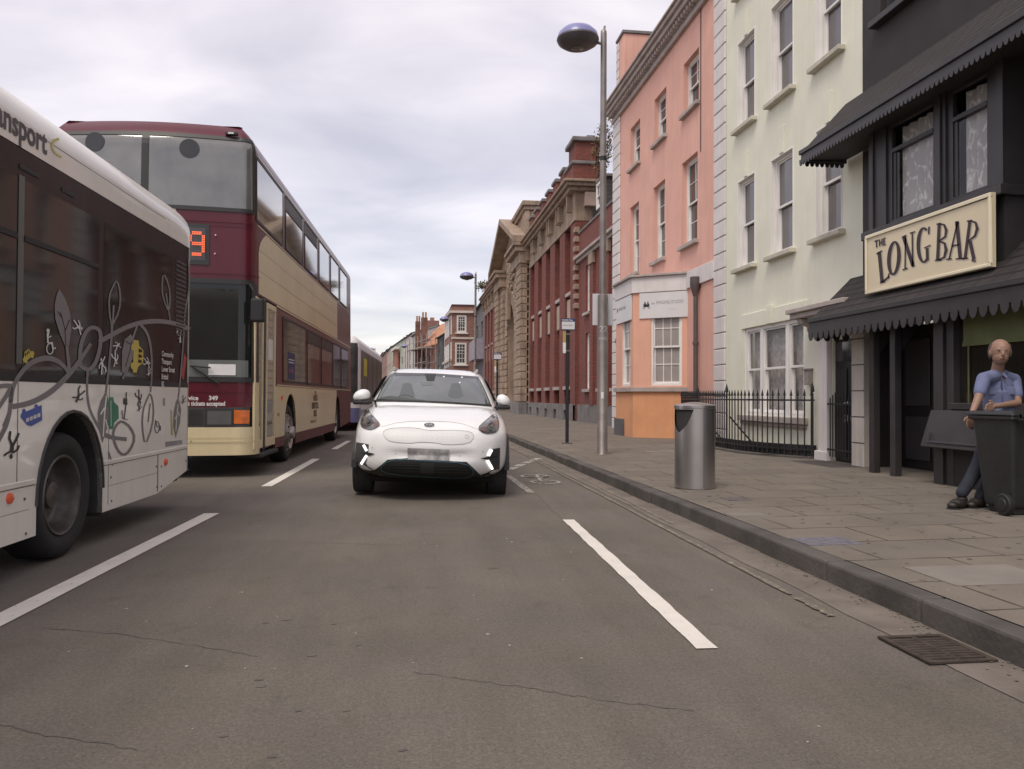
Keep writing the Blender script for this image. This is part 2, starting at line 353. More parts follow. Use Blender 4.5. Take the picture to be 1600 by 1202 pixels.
BRKF = brick('far_brick', (.29, .125, .09), (.22, .09, .068), (.28, .2, .17), bw=.45, bh=.15, ms=.02, dirt=.3, dc=(.12,.06,.05))
SLATE = brick('slate_tiles', (.10, .09, .095), (.07, .065, .07), (.035, .03, .032), bw=.3, bh=.16, ms=.012, dirt=.4, dc=(.04,.035,.035))
PUBW = mat('charcoal_render', (.034, .028, .028), .7, var=.15, vs=1.5, bump=.3, bs=20, spec=.4); PUBT = mat('charcoal_paint', (.038, .034, .036), .45, var=.15, vs=3)
TILE = brick('canopy_tiles', (.045, .034, .034), (.03, .024, .024), (.010, .008, .008), bw=.26, bh=.105, ms=.014, dirt=.3, dc=(.02,.018,.016))
CREAMS = mat('sign_cream', (.70, .60, .42), .5, var=.03); BROWNL = mat('sign_lettering', (.045, .028, .032), .6)
LEAF = mat('weed_leaf', (.06, .075, .03), .7, var=.5, vs=9, col2=(.12, .085, .04)); LEAF2 = mat('parapet_plant', (.10, .10, .03), .8, var=.4, vs=5, col2=(.13,.06,.035)); STEM = mat('stem', (.07, .05, .035), .9)
PIPE = mat('drain_pipe', (.115, .085, .085), .5, var=.1, dirt=.3)
SILLG = mat('painted_sill', (.55,.51,.42), .8, var=.1, vs=5, dirt=.45, dc=(.2,.18,.15))
CURT = mat('net_curtain', (.60, .56, .54), .9, var=.25, vs=9)

# ================================================================== GROUND
XK = 2.72                                    # kerb face
m = MB(); m.face([(-120, -60, 0), (300, -60, 0), (300, 900, 0), (-400, 900, 0)]); m.build('ground', ASPH, kind='structure')
PZ = lambda x: .135 if x < XK+.3 else .135+.008*(x-XK)
m = MB()
xs = [XK+.15, 4.0, 5.5, 7.02]
for y0, y1 in [(-8+3*k, -5+3*k) for k in range(32)]:
    for a, b in zip(xs[:-1], xs[1:]): m.face([(a, y0, PZ(a)), (b, y0, PZ(b)), (b, y1, PZ(b)), (a, y1, PZ(a))])
m.face([(7.02, -8, PZ(7)), (16, -8, PZ(7)), (16, 88, PZ(7)), (7.02, 88, PZ(7))])
m.build('pavement', PAVE, kind='structure', merge=True)
m = MB(); y = -8
while y < 88:
    l = random.uniform(.85, 1.05) if y < 30 else 2.0; dz = random.uniform(-.007, .006); dx = random.uniform(-.012, .012)
    m.box(XK+dx, XK+.152, y+.006, y+l-.006, -.05, .135+dz+.002); y += l
m.build('kerb', KERB, kind='structure', bevel=.018, seg=2)
m = MB(); y = -8
edge = []
while y < 88:
    edge.append((XK-.30+random.uniform(-.02, .02), y)); y += .45 if y < 25 else 3
for (a, y0), (b, y1) in zip(edge[:-1], edge[1:]): m.face([(a, y0, .004), (XK+.02, y0, .004), (XK+.02, y1, .004), (b, y1, .004)])
m.build('gutter', GUT, kind='structure', merge=True)
# far side kerb and pavement behind the buses
m = MB(); m.box(-30, -8.6, -20, 200, -.05, .13); m.build('far_pavement', PAVE, kind='structure')

def gline(pa, pb, w0, name, M, z=.006, n=14, jag=.006, keep=None):
    """painted line on the road from pixel pa to pixel pb"""
    a, b = onZ(*pa, z), onZ(*pb, z); P = [a.lerp(b, k/n) for k in range(n+1)]; m = MB()
    for q in strip([(p.x, p.y) for p in P], [w0+random.uniform(-jag, jag) for _ in P]): m.face([(v.x, v.y, z) for v in q])
    return m
def mark(name, ms, M):
    A = MB()
    for m in ms:
        k = len(A.v); A.v += m.v; A.f += [[i+k for i in f] for f in m.f]
    return A.build(name, M, kind='structure')
mark('lane_line', [gline((-120, 1028), (331, 802), .145, '', None), gline((416, 760), (494, 717), .145, '', None), gline((522, 702), (545, 689), .14, '', None)], LINEW)
mark('lane_line', [gline((1105, 1013), (888, 812), .108, '', None, n=30, jag=.008)], LINEW)
mark('cycle_lane_line', [gline((830, 770), (792, 742), .10, '', None)], LINEW2)
ms = []
for a, b in (((795, 734), (806, 730)), ((807, 729), (818, 725)), ((819, 724), (829, 721)), ((831, 720), (842, 716))): ms.append(gline(a, b, .15, '', None, n=3))
mark('give_way_line', ms, LINEW2)
mark('yellow_line', [gline((1235, 928), (792, 696), .04, '', None, z=.0085, n=60, jag=.012), gline((1300, 962), (1246, 934), .04, '', None, z=.0085, jag=.02)], LINEY)
mark('yellow_line', [gline((1050, 818), (792, 687), .034, '', None, z=.0085, n=60, jag=.012)], LINEY)
# worn bicycle symbol
m = MB()
def gstroke(pts, w):
    P = [onZ(*q, .006) for q in pts]
    for q in strip([(p.x, p.y) for p in P], w): m.face([(v.x, v.y, .006) for v in q])
for c in ((835, 744), (852, 753)):
    cc = onZ(*c, .006); gp = [(cc.x+.2*math.cos(a*.523), cc.y+.24*math.sin(a*.523)) for a in range(12)]
    for q in strip(gp, .05, True): m.face([(v.x, v.y, .006) for v in q])
gstroke([(824, 746), (846, 747), (858, 744)], .05); gstroke([(838, 742), (846, 752), (862, 752)], .05)
m.build('cycle_symbol', LINEW2, kind='structure')
# drain grate beside the kerb
G = [onZ(*q, .006) for q in ((1388, 992), (1490, 990), (1560, 1034), (1476, 1040))]
r = thing('drain_grate', 'rusty iron drain grate with slots in the gutter beside the kerb', 'drain grate', tuple(sum((g for g in G), Vector())/4))
RUST = mat('rusty_iron', (.052, .036, .027), .75, var=.35, vs=14, bump=.5, bs=60); GRT = mat('grate_pit', (.022, .016, .014), .9)
gx0, gx1, gy0, gy1 = 2.23, 2.70, 3.30, 3.83
c0 = onZ(1478, 1014, .006); gx1 = XK-.05; gx0 = gx1-.34; gy0 = c0.y-.20; gy1 = c0.y+.20
m = MB(); m.box(gx0, gx1, gy0, gy1, .0045, .0075); m.build('pit', GRT, r)
m = MB(); m.box(gx0, gx0+.03, gy0, gy1, .008, .016); m.box(gx1-.03, gx1, gy0, gy1, .008, .016); m.box(gx0+.03, gx1-.03, gy0, gy0+.03, .008, .016); m.box(gx0+.03, gx1-.03, gy1-.03, gy1, .008, .016)
m.box((gx0+gx1)/2-.012, (gx0+gx1)/2+.012, gy0+.03, gy1-.03, .008, .015); m.build('frame', RUST, r)
m = MB()
for k in range(1, 10): yy = gy0+.03+(gy1-gy0-.06)*k/10; m.box(gx0+.03, gx1-.03, yy-.013, yy+.013, .008, .0138)
m.build('bars', RUST, r)
# covers and odd slabs let into the pavement
def slab(px, py, w, l, M, name, label, cat):
    p = onZ(px, py, PZ(onZ(px, py, .15).x)); z = PZ(p.x)+.003
    m = MB(); m.box(p.x-w/2, p.x+w/2, p.y-l/2, p.y+l/2, z-.02, z+.002); o = m.build(name, M, bevel=.002); return tag(o, label, cat)
slab(1290, 846, .42, .3, mat('cover_blue_grey', (.15,.14,.165), .6, var=.3, vs=20), 'access_cover', 'bluish metal access cover let into the pavement near the kerb', 'access cover')
slab(1150, 780, .26, .26, mat('cover_dark', (.12,.10,.095), .7, var=.3, vs=20), 'access_cover', 'small dark round-edged cover in the pavement right of the steel litter bin', 'access cover')
m = MB()
for px, py, a, b in ((1540, 893, .75, .5), (1165, 800, .34, .20), (1035, 705, .7, .3)):
    p = onZ(px, py, .16); z = PZ(p.x)+.0025; m.box(p.x-a/2, p.x+a/2, p.y-b/2, p.y+b/2, z-.02, z)
m.build('pavement_patch', mat('new_slab', (.215,.19,.165), .85, var=.1, bump=.2), kind='structure')
# litter flecks on the road and crack sealing
m = MB()
for k in range(150):
    x, y = random.uniform(-2.2, 3.6), random.uniform(2.3, 13); 
    if XK-.05 < x < XK+.2: continue
    if abs(x-.2) < 1.1 and y > 8.3: continue
    z = .003 if x < XK-.3 else (.0065 if x < XK else PZ(x)+.002); s = random.uniform(.003, .011)
    m.face([(x+random.uniform(.6, 1.2)*s*math.cos(t), y+random.uniform(.6, 1.2)*s*math.sin(t), z+.001) for t in (0, 1.2, 2.4, 3.6, 4.8)])
m.build('litter_flecks', mat('fleck', (.45,.42,.38), .8, var=.3), kind='stuff'); m = MB()
for k in range(420):
    x, y = random.uniform(XK+.2, 6.2), random.uniform(2.6, 16); s = random.uniform(.010, .024); z = PZ(x)+.0022
    m.face([(x+s*random.uniform(.8, 1.15)*math.cos(t*.785), y+s*random.uniform(.8, 1.15)*math.sin(t*.785), z) for t in range(8)])
m.build('gum_spots', mat('gum', (.115,.10,.088), .8, var=.3), kind='stuff'); m = MB()
for k in range(900):
    x, y = XK-abs(random.gauss(0, .07))-.012, random.uniform(2.4, 22); s = random.uniform(.003, .011)
    m.face([(x+s*random.uniform(.6, 1.3)*math.cos(t*1.257), y+s*random.uniform(.6, 1.3)*math.sin(t*1.257), .009) for t in range(5)])
m.build('gutter_grit', mat('grit', (.10,.08,.06), .9, col2=(.28,.23,.17), vs=30), kind='stuff')
m = MB()
def crack(pts, w, zz=.0022):
    P = [onZ(*q, zz) for q in pts]; Q = []
    for a, b in zip(P[:-1], P[1:]):
        for k in range(10): t = a.lerp(b, k/10); Q.append((t.x+random.uniform(-.012, .012), t.y+random.uniform(-.012, .012)))
    for q in strip(Q, [random.uniform(.2, 1)*w for _ in Q]): m.face([(v.x, v.y, zz) for v in q])
crack([(60, 980), (180, 990), (300, 1008), (420, 1028)], .009); crack([(0, 1130), (90, 1152), (230, 1172)], .013)
crack([(650, 1050), (760, 1065), (870, 1082), (960, 1096), (1100, 1112)], .009); crack([(838, 772), (860, 795), (880, 812)], .02)
crack([(380, 845), (560, 850), (640, 852)], .008)
for px, py, s in ((487, 1024, .035), (415, 973, .03), (447, 968, .035), (520, 975, .02), (405, 1062, .025), (408, 1072, .03), (770, 888, .05), (466, 1110, .02), (540, 1110, .02), (350, 1150, .02), (560, 1008, .02), (425, 1182, .025), (630, 1172, .02), (618, 805, .04)):
    c = onZ(px, py, .0022); s *= .7; m.face([(c.x+s*random.uniform(.8, 1.4)*math.cos(t), c.y+s*.7*random.uniform(.6, 1.2)*math.sin(t), .0022) for t in [k*.698 for k in range(9)]])
m.build('road_stain', mat('tar', (.112,.097,.085), .7, var=.25, vs=12), kind='structure')

# ================================================================== windows
def sash(parent, fr, u0, u1, v0, v1, d, fw=.06, lining=0, cols=1, rows=(1, 1), M=None, G=None, mid=.5, bar=.022, name='window', sill=None, curtain=False, label=None):
    """sliding sash window: outer frame, top sash in front, bottom sash set back, glazing bars; panes and sill are its sub-parts"""
    M = M or WHITEP; G = G or GLASSD; m = MB(fr)
    m.box(u0, u0+fw, v0, v1, d-.03, d+.06); m.box(u1-fw, u1, v0, v1, d-.03, d+.06); m.box(u0+fw, u1-fw, v1-fw, v1, d-.03, d+.06); m.box(u0+fw, u1-fw, v0, v0+fw*1.1, d-.03, d+.06)
    a, b = u0+fw, u1-fw; vm = v0+(v1-v0)*mid; r = .035
    for (c, e, dd, nr) in ((vm-.025, v1-fw, d, rows[1]), (v0+fw*1.1, vm+.02, d+.045, rows[0])):
        m.box(a, a+r, c, e, dd, dd+.035); m.box(b-r, b, c, e, dd, dd+.035); m.box(a+r, b-r, c, c+.045, dd, dd+.035); m.box(a+r, b-r, e-.035, e, dd, dd+.035)
        for k in range(1, cols): uu = a+r+(b-a-2*r)*k/cols; m.box(uu-bar/2, uu+bar/2, c+.045, e-.035, dd+.005, dd+.03)
        for k in range(1, nr): vv = c+.045+(e-c-.08)*k/nr; m.box(a+r, b-r, vv-bar/2, vv+bar/2, dd+.004, dd+.029)
    if lining: m.box(u0+.001, u0+.022, v0, v1, -.012, d-.031); m.box(u1-.022, u1-.001, v0, v1, -.012, d-.031); m.box(u0+.023, u1-.023, v1-.022, v1-.001, -.012, d-.031)
    o = m.build(name, M, parent, bevel=.004, label=label)
    g = MB(fr); g.face([(a, vm-.02, d+.02), (b, vm-.02, d+.02), (b, v1-fw, d+.02), (a, v1-fw, d+.02)]); g.face([(a, v0+fw, d+.066), (b, v0+fw, d+.066), (b, vm, d+.066), (a, vm, d+.066)])
    g.build('pane', G, o)
    if sill:
        s = MB(fr); s.box(u0-sill[0], u1+sill[0], v0-sill[1], v0, -sill[2], d+.05); s.build('sill', sill[3], o, bevel=.008)
    return o
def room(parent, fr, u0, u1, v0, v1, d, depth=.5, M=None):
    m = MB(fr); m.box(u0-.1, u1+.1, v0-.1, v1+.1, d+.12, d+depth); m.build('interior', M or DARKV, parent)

CLEAR = bpy.data.materials.new('clear_glass'); CLEAR.use_nodes = True; _t = CLEAR.node_tree; _t.nodes.clear()
_o = _t.nodes.new('ShaderNodeOutputMaterial'); _m = _t.nodes.new('ShaderNodeMixShader'); _f = _t.nodes.new('ShaderNodeFresnel'); _f.inputs[0].default_value = 1.5
_tr = _t.nodes.new('ShaderNodeBsdfTransparent'); _tr.inputs[0].default_value = (.8, .8, .8, 1); _g = _t.nodes.new('ShaderNodeBsdfGlossy'); _g.inputs['Roughness'].default_value = .02
_m.inputs[0].default_value = .07; _t.links.new(_tr.outputs[0], _m.inputs[1]); _t.links.new(_g.outputs[0], _m.inputs[2]); _t.links.new(_m.outputs[0], _o.inputs[0])
# ================================================================== GREEN BUILDING
W7 = WALL(7.0)
yg0 = W7.uv(1333, 300)[0]; yg1 = W7.uv(1119, 400)[0]      # near / far limits
gb = thing('green_house', 'pale green rendered town house with white sash windows beside the black pub', 'house', (7, (yg0+yg1)/2, .15))
cols_up = [(1153, 1180), (1205, 1240), (1275, 1316)]
def col_u(a, b, vz):   # pixel columns at mid height of the row
    return W7.uv(b, vz)[0], W7.uv(a, vz)[0]
holes = []; wins = []
for (a, b), ya, yb in zip(cols_up, (130, 75, 30), (355, 315, 300)):
    u0, u1 = col_u(a, b, ya); wins.append((u0, u1, 6.98, 8.86)); u0, u1 = col_u(a, b, yb); wins.append((u0, u1, 3.97, 5.86)); wins.append((u0, u1, 9.9, 11.5))
gw = (W7.uv(1257, 580)[0], W7.uv(1164, 580)[0], .86, 2.66)
gd = (W7.uv(1345, 600)[0], W7.uv(1301, 600)[0], .14, 2.18)
yl = yg1-.0
m = MB(W7); m.wall(yg0-.3, yl, 0, 12.2, [w for w in wins]+[gw, gd+(.10,)], depth=.17)
m.box(yg0-.3, yl, 12.2, 12.4, -.05, 4); m.face([(yl, 0, 0), (yl, 12.2, 0), (yl, 12.2, 6), (yl, 0, 6)]); m.build('wall', GREENW, gb)
for w_ in wins:
    sash(gb, W7, w_[0], w_[1], w_[2], w_[3], .11, fw=.07, lining=1, M=WHITEP, G=GLASSP, sill=(.10, .085, .13, SILLG), mid=.5)
m = MB(W7)
for k in range(1, 3):
    pass
us = [gw[0], gw[0]+(gw[1]-gw[0])*.27, gw[0]+(gw[1]-gw[0])*.70, gw[1]]
for a, b in ((us[0], us[1]), (us[1], us[2]), (us[2], us[3])):
    sash(gb, W7, a+.004, b-.004, gw[2], gw[3], .05, fw=.07, M=WHITEP, G=CLEAR, mid=.52)
m = MB(W7); m.box(gw[0]-.14, gw[1]+.14, gw[2]-.12, gw[2]-.002, -.12, .0); m.box(gw[0]-.1, gw[1]+.1, gw[2]-.19, gw[2]-.122, -.07, .0); m.build('sill', STONEW, gb, bevel=.01)
m = MB(W7); m.box(gw[0]-.12, gw[1]+.12, gw[3]+.002, gw[3]+.30, -.035, .0); um = (gw[0]+gw[1])/2; m.prism([(um-.09, gw[3]+.0), (um+.09, gw[3]+.0), (um+.13, gw[3]+.36), (um-.13, gw[3]+.36)], -.075, -.036); m.build('lintel', GREENW, gb, bevel=.006)
# keystones over the first floor windows
m = MB(W7)
for w_ in wins:
    if w_[2] < 9: um = (w_[0]+w_[1])/2; m.prism([(um-.07, w_[3]+.01), (um+.07, w_[3]+.01), (um+.12, w_[3]+.52), (um-.12, w_[3]+.52)], -.03, .0)
m.split('keystone', GREENW, gb, bevel=.004)
# shadow-gap curtains in the lower window
m = MB(W7)
for k in range(46):
    u = gw[0]+.05+(gw[1]-gw[0]-.1)*k/46; m.face([(u, gw[2]+.08, .20+.03*(k % 2)), (u+(gw[1]-gw[0]-.1)/46, gw[2]+.1, .20+.03*((k+1) % 2)), (u+(gw[1]-gw[0]-.1)/46, gw[3]-.1, .20+.03*((k+1) % 2)), (u, gw[3]-.1, .20+.03*(k % 2))])
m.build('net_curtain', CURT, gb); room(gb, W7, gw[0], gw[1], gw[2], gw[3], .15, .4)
# doorcase: pilaster, entablature, projecting hood on a bracket
m = MB(W7); u1 = gd[1]; m.box(u1+.005, u1+.20, .13, 2.22, -.11, .0); m.box(u1-.0+.21, u1+.36, .13, 2.22, -.06, .0); m.box(u1-.01, u1+.38, .13, .32, -.13, -.0); m.build('pilaster', WHITEW, gb, bevel=.012)
m = MB(W7); m.box(gd[0]-.3, u1+.42, 2.24, 2.36, -.13, 0); m.box(gd[0]-.35, u1+.50, 2.36, 2.55, -.2, 0); m.box(gd[0]-.38, u1+.60, 2.57, 2.66, -.46, 0); m.box(gd[0]-.38, u1+.64, 2.66, 2.74, -.52, 0)
m.prism([(-.02, 2.25), (-.02, 2.565), (-.42, 2.565), (-.38, 2.48), (-.18, 2.42), (-.10, 2.30)], u1+.30, u1+.45, order=lambda a, b, c: (c, b, a)); m.build('door_hood', STONEW, gb, bevel=.01)
m = MB(W7); m.box(gd[0], gd[1], .14, 2.18, .05, .11); m.build('door', mat('black_door', (.012,.011,.012), .3, var=.2), gb)
dr = gb.children[-1]
m = MB(W7); m.box(gd[0]+.06, gd[1]-.06, 1.82, 2.13, .035, .048); m.build('transom_pane', GLASSD, dr)
m = MB(W7)
for a, b in ((.25, .8), (.9, 1.7)):
    for s in (0, 1): uu = gd[0]+.08+s*(gd[1]-gd[0]-.05)/2; m.box(uu, uu+(gd[1]-gd[0])/2-.12, a, b, .035, .048)
m.split('door_panel', IRON, dr, bevel=.006)
m = MB(W7); m.lathe([(.0, 0), (.03, 0), (.03, .03), (0, .04)], axis='y', n=10)
m = MB(W7); m.sphere(((gd[0]+gd[1])/2+.08, 1.12, .02), .025, 8); m.sphere(((gd[0]+gd[1])/2-.02, 1.14, .02), .022, 8); m.split('knob', WHITEP, dr, smooth=True)
m = MB(); add_text(m, '21 8', lambda x, y: W7((gd[0]+gd[1])/2+.12-x, .84+y, .03), size=.14, bold=.006); m.build('numerals', mat('worn_numerals', (.28,.26,.25), .6), dr)
m = MB(W7); m.box(gd[0]-.34, gd[0]-.002, .13, 2.5, -.16, 0); 
o = m.build('stone_pier', mat('weathered_white_stone', (.52, .47, .42), .9, var=.15, vs=2, bump=.5, bs=20, streak=.5, dc=(.2,.18,.17)), gb, bevel=.008)
m = MB(W7)
for k in range(6): m.box(gd[0]-.342, gd[0]-.001, .13+.4*(k+1)-.012, .13+.4*(k+1)+.006, -.1625, -.15)
m.build('pier_joints', mat('joint_dark', (.10,.09,.085), .9), gb)
m = MB(W7); m.box(gd[0]-.35, gd[1]+.1, .14, .17, -.7, -.1); m.build('door_step', mat('dark_step', (.065,.055,.05), .8, var=.2), gb, bevel=.01)
ul, vl = W7.uv(1264, 590, -.04); m = MB(W7); m.box(ul-.07, ul+.07, vl-.13, vl+.13, -.10, 0); m.box(ul-.09, ul+.09, vl+.13, vl+.16, -.13, 0); m.build('meter_box', mat('meter', (.3,.27,.24), .6), gb, bevel=.008)
# white quoins between the green and the pink house
m = MB(W7); q0, q1 = W7.uv(1135, 400)[0], W7.uv(1117.5, 400)[0]; v = .14
while v < 12.0:
    m.box(q0, q1, v+.012, v+.355, -.045, .0); v += .362
m.build('quoins', WHITEW, gb, bevel=.015)

# ================================================================== PINK BUILDING
yp1 = W7.uv(959, 420)[0]; yp0 = q1
pb = thing('pink_house', 'tall salmon pink rendered house with a corner bay shopfront and white quoins', 'house', (7, (yp0+yp1)/2, .15))
bA = Vector((7.0, 19.45, 0)); bB = Vector((5.83, 20.3, 0)); bC = Vector((5.83, 22.05, 0)); bD = Vector((7.0, 22.9, 0))
holes = []; pc = [(1068, 1092, 130), (1022.5, 1041, 200), (985, 1000, 255)]
rows = [(8.52, 9.85), (5.10, 7.30)]
hw = []
for (a, b, yy), (a2, b2, y2) in zip(pc, ((1065.5, 1090, 300), (1021, 1039, 345), (984.5, 998, 380))):
    hw.append((*col_u(a, b, yy), 8.52, 9.85)); hw.append((*col_u(a2, b2, y2), 5.12, 7.30))
pdoor = (22.95+.35, 22.95+1.3, .14, 2.35)
m = MB(W7); m.wall(yp0, yp1, 0, 10.75, [h+(.26,) for h in hw]+[pdoor+(.3,)]); m.face([(yp1, 0, 0), (yp1, 10.75, 0), (yp1, 10.75, 8), (yp1, 0, 8)])
m.build('wall', PINKW, pb)
for i, h in enumerate(hw):
    sash(pb, W7, h[0], h[1], h[2], h[3], .16, fw=.07, cols=2, rows=(1, 2) if i % 2 == 0 else (2, 2), G=GLASSD, sill=(.08, .10, .11, STONEW))
# cornice with modillions, parapet gutter, slate roof and party walls
m = MB(W7); m.box(yp0-.0, yp1+.03, 10.70, 10.86, -.10, 0); m.box(yp0, yp1+.08, 10.98, 11.12, -.30, 0); m.box(yp0, yp1+.12, 11.12, 11.24, -.38, 0); m.box(yp0, yp1+.12, 11.24, 11.30, -.44, 0)
y = yp0+.05
while y < yp1: m.box(y, y+.09, 10.862, 10.979, -.24, -.0); y += .2
m.build('cornice', STONEW, pb, bevel=.01)
m = MB(W7); m.box(yp0, yp1+.1, 11.302, 11.42, -.12, .1); m.build('cornice_cap', mat('terracotta_red', (.36,.12,.08), .7), pb)
m = MB(W7); ys0 = yp0+.2; ys1 = yp1-.9; m.face([(ys0, 11.45, .0), (ys1, 11.45, .0), (ys1, 14.6, 3.2), (ys0, 14.6, 3.2)]); m.box(ys0, ys1, 11.425, 11.60, -.18, -.02); m.face([(ys1, 11.45, 0), (ys1, 14.6, 3.2), (ys1, 11.45, 3.2)]); m.build('roof', SLATE, pb)
m = MB(W7); m.box(ys0, ys1, 11.602, 11.66, -.16, -.02); m.build('gutter_pipe', IRON, pb)
m = MB(W7); m.box(yp1-.85, yp1-.02, 11.30, 13.55, .10, 1.6); m.box(yp1-4.6, yp1-3.4, 11.5, 15.8, 1.7, 2.6); m.split('chimney', PINKW, pb, bevel=.02)
m = MB(W7); m.box(yp1-.90, yp1+.03, 13.552, 13.64, .05, 1.65); m.build('chimney_cap', STONEG, pb)
m = MB(W7)
for k in range(7): m.box(yp1-.02, yp1+.02, 11.34+.31*k, 11.34+.31*k+.28, .07, .40); m.box(yp1-.3, yp1-.02, 11.34+.31*k, 11.34+.31*k+.28, .07, .0995)
q0, q1b = W7.uv(969.5, 400)[0], yp1; v = .14
while v < 10.6: m.box(q0, q1b+.03, v+.01, v+.36, -.045, .0); v += .372
m.build('quoins', WHITEW, pb, bevel=.012)
# the bay: faces A-B (towards the camera), B-C (along the street), C-D
fAB = Fr(bB, bA-bB, Vector((bA-bB).cross(Vector((0, 0, 1))))*-1)
if fAB.N.x < 0: fAB.N = -fAB.N
lenAB = (bA-bB).length
fBC = Fr(bB, (0, 1, 0), (1, 0, 0))
def bay_faces(v0, v1, mm, hA=None, hB=None, off=0):
    pass
wA = [fAB.uv(1017, 560)[0], fAB.uv(1065.5, 560)[0]]; wAv = (fAB.uv(1040, 603)[1], fAB.uv(1040, 480)[1])
wB = [fBC.uv(993, 560)[0], fBC.uv(984, 560)[0]]; wB = [.10+.0, .75]
wB = [.28, 1.12]
zb0, zb1, zb2 = 1.36, 3.15, 4.35
print('bayB', fBC.uv(992.5, 560)[0], fBC.uv(983.5, 560)[0], fBC.uv(970,560)[0]); print('bay', wA, wAv, wB, lenAB)
m = MB(fAB); m.wall(0, lenAB, zb0+.12, 3.95, [(wA[0], wA[1], wAv[0], wAv[1], .12)])
m2 = MB(fBC); m2.wall(0, 1.75, zb0+.12, 3.95, [(wB[0], wB[1], wAv[0], wAv[1], .12)])
k = len(m.v); m.v += m2.v; m.f += [[i+k for i in f] for f in m2.f]
fCD = Fr(bC, bD-bC, (1, -1, 0)); m2 = MB(fCD); m2.face([(0, .1, 0), ((bD-bC).length, .1, 0), ((bD-bC).length, 3.95, 0), (0, 3.95, 0)]); k = len(m.v); m.v += m2.v; m.f += [[i+k for i in f] for f in m2.f]
by = m.build('bay', mat('salmon_render', (.75, .405, .295), .85, var=.05, vs=1.3, bump=.25, bs=10, streak=.2, dc=(.5,.24,.17)), pb)
def bay_band(z0, z1, o, M, name, parent, bev=.006):
    A2, B2, C2, D2 = bA+Vector((0, -o*1.2, 0)), bB+Vector((-o, -o*.55, 0)), bC+Vector((-o, o*.5, 0)), bD+Vector((0, o*1.2, 0)); m = MB()
    m.prism([(p.x, p.y) for p in (A2, B2, C2, D2)], z0, z1); return m.build(name, M, parent, bevel=bev)
bay_band(.08, zb0, 0.0, ORANW, 'plinth_wall', by, 0)
bay_band(zb0+.002, zb0+.118, .07, STONEW, 'sill_band', by)
bay_band(3.952, 4.36, .05, WHITEW, 'fascia', by); bay_band(4.362, 4.42, .12, STONEW, 'fascia_capping', by)
sash(by, fAB, wA[0], wA[1], wAv[0], wAv[1], .05, fw=.06, cols=3, rows=(2, 2), G=mat('blind_behind_glass', (.34,.30,.28), .35, var=.10, spec=.8))
sash(by, fBC, wB[0], wB[1], wAv[0], wAv[1], .05, fw=.06, cols=2, rows=(2, 2), G=MATS['blind_behind_glass'])
SGN = mat('white_sign_board', (.68, .66, .66), .5, var=.03); INK = mat('grey_ink', (.22,.22,.23), .7); INKD = mat('dark_ink', (.03,.03,.035), .7)
def quad_uv(fr, pts, d): return [fr.uv(*q, d) for q in pts]
s0 = fAB.uv(999, 460, -.03); s1 = fAB.uv(1077, 450, -.03)
fs = thing('shop_sign', 'white sign board with grey lettering and small black emblem on the pink bay', 'shop sign', tuple(fAB(s0[0], 3.35, -.03)))
m = MB(fAB); m.box(s0[0], s1[0], 3.27, 3.94, -.035, -.003); m.build('board', SGN, fs, bevel=.004)
m = MB(); S = lambda x, y: fAB(s0[0]+x, 3.27+y, -.039)
add_text(m, 'the', lambda x, y: S(s1[0]-s0[0]-(.34+x*.82), .36+y) if False else S(.33+x*.8, .36+y), size=.08); add_text(m, 'IMAGING STUDIO', lambda x, y: S(.46+x*.72, .36+y), size=.125, bold=-.001); add_text(m, 'T ---------------', lambda x, y: S(.80+x*.62, .20+y), size=.06); m.build('lettering', INK, fs)
m = MB(lambda a, b, c: S(a, b) + fAB.N*c)
for q in ([(.12, .30), (.27, .30), (.28, .37), (.24, .39), (.21, .36), (.18, .39), (.11, .37)], [(.13, .38), (.16, .46), (.18, .38)], [(.21, .38), (.24, .46), (.26, .38)]): m.flat(q, 0)
for a in (.10, .14, .24, .28): m.flat([(a, .25), (a+.012, .25), (a+.02, .30), (a+.008, .30)], 0)
m.build('emblem', INKD, fs)
fs2 = thing('shop_sign', 'narrow pale sign board round the corner on the street face of the pink bay', 'shop sign', tuple(fBC(.8, 3.3, -.03)))
m = MB(fBC); m.box(.10, 1.62, 3.27, 3.94, -.035, -.003); m.build('board', SGN, fs2, bevel=.004)
m = MB(); add_text(m, 'IMAGING STUDIO', lambda x, y: fBC(1.35-x*.75, 3.62+y, -.039), size=.12); m.build('lettering', INK, fs2)
m = MB(lambda a, b, c: fBC(a, b, -.039+c)); m.flat([(1.42, 3.6), (1.52, 3.6), (1.52, 3.7), (1.42, 3.7)], 0); m.build('emblem', mat('red_ink', (.4,.12,.1), .7), fs2)
# string course + hopper + downpipe right of the bay
m = MB(W7); m.box(yp0-.0, 19.40, 3.98, 4.40, -.05, 0); m.build('string_course', WHITEW, pb, bevel=.008)
pu, pv = W7.uv(1093, 520)[0], 0
m = MB(); P = lambda u, v, d: tuple(W7(u, v, d)); m.tube([P(pu, .3, -.10), P(pu, 3.75, -.10)], .055, 10); m.lathe([(.06, 3.7), (.10, 3.85), (.13, 3.95), (.13, 4.15), (.11, 4.16), (0, 4.16)], c=(W7(pu, 0, -.11).x, pu, 0), n=12)
for v in (1.2, 2.5): m.lathe([(.055, v), (.075, v), (.075, v+.07), (.055, v+.07)], c=(W7(pu, 0, -.10).x, pu, 0), n=12)
m.build('downpipe', PIPE, pb, smooth=True)
m = MB(); pu2 = W7.uv(1093, 100)[0]-.0; m.tube([P(pu2-.12, 7.2, -.02), P(pu2-.12, 10.7, -.02)], .012, 6); m.build('cable', PIPE, pb)
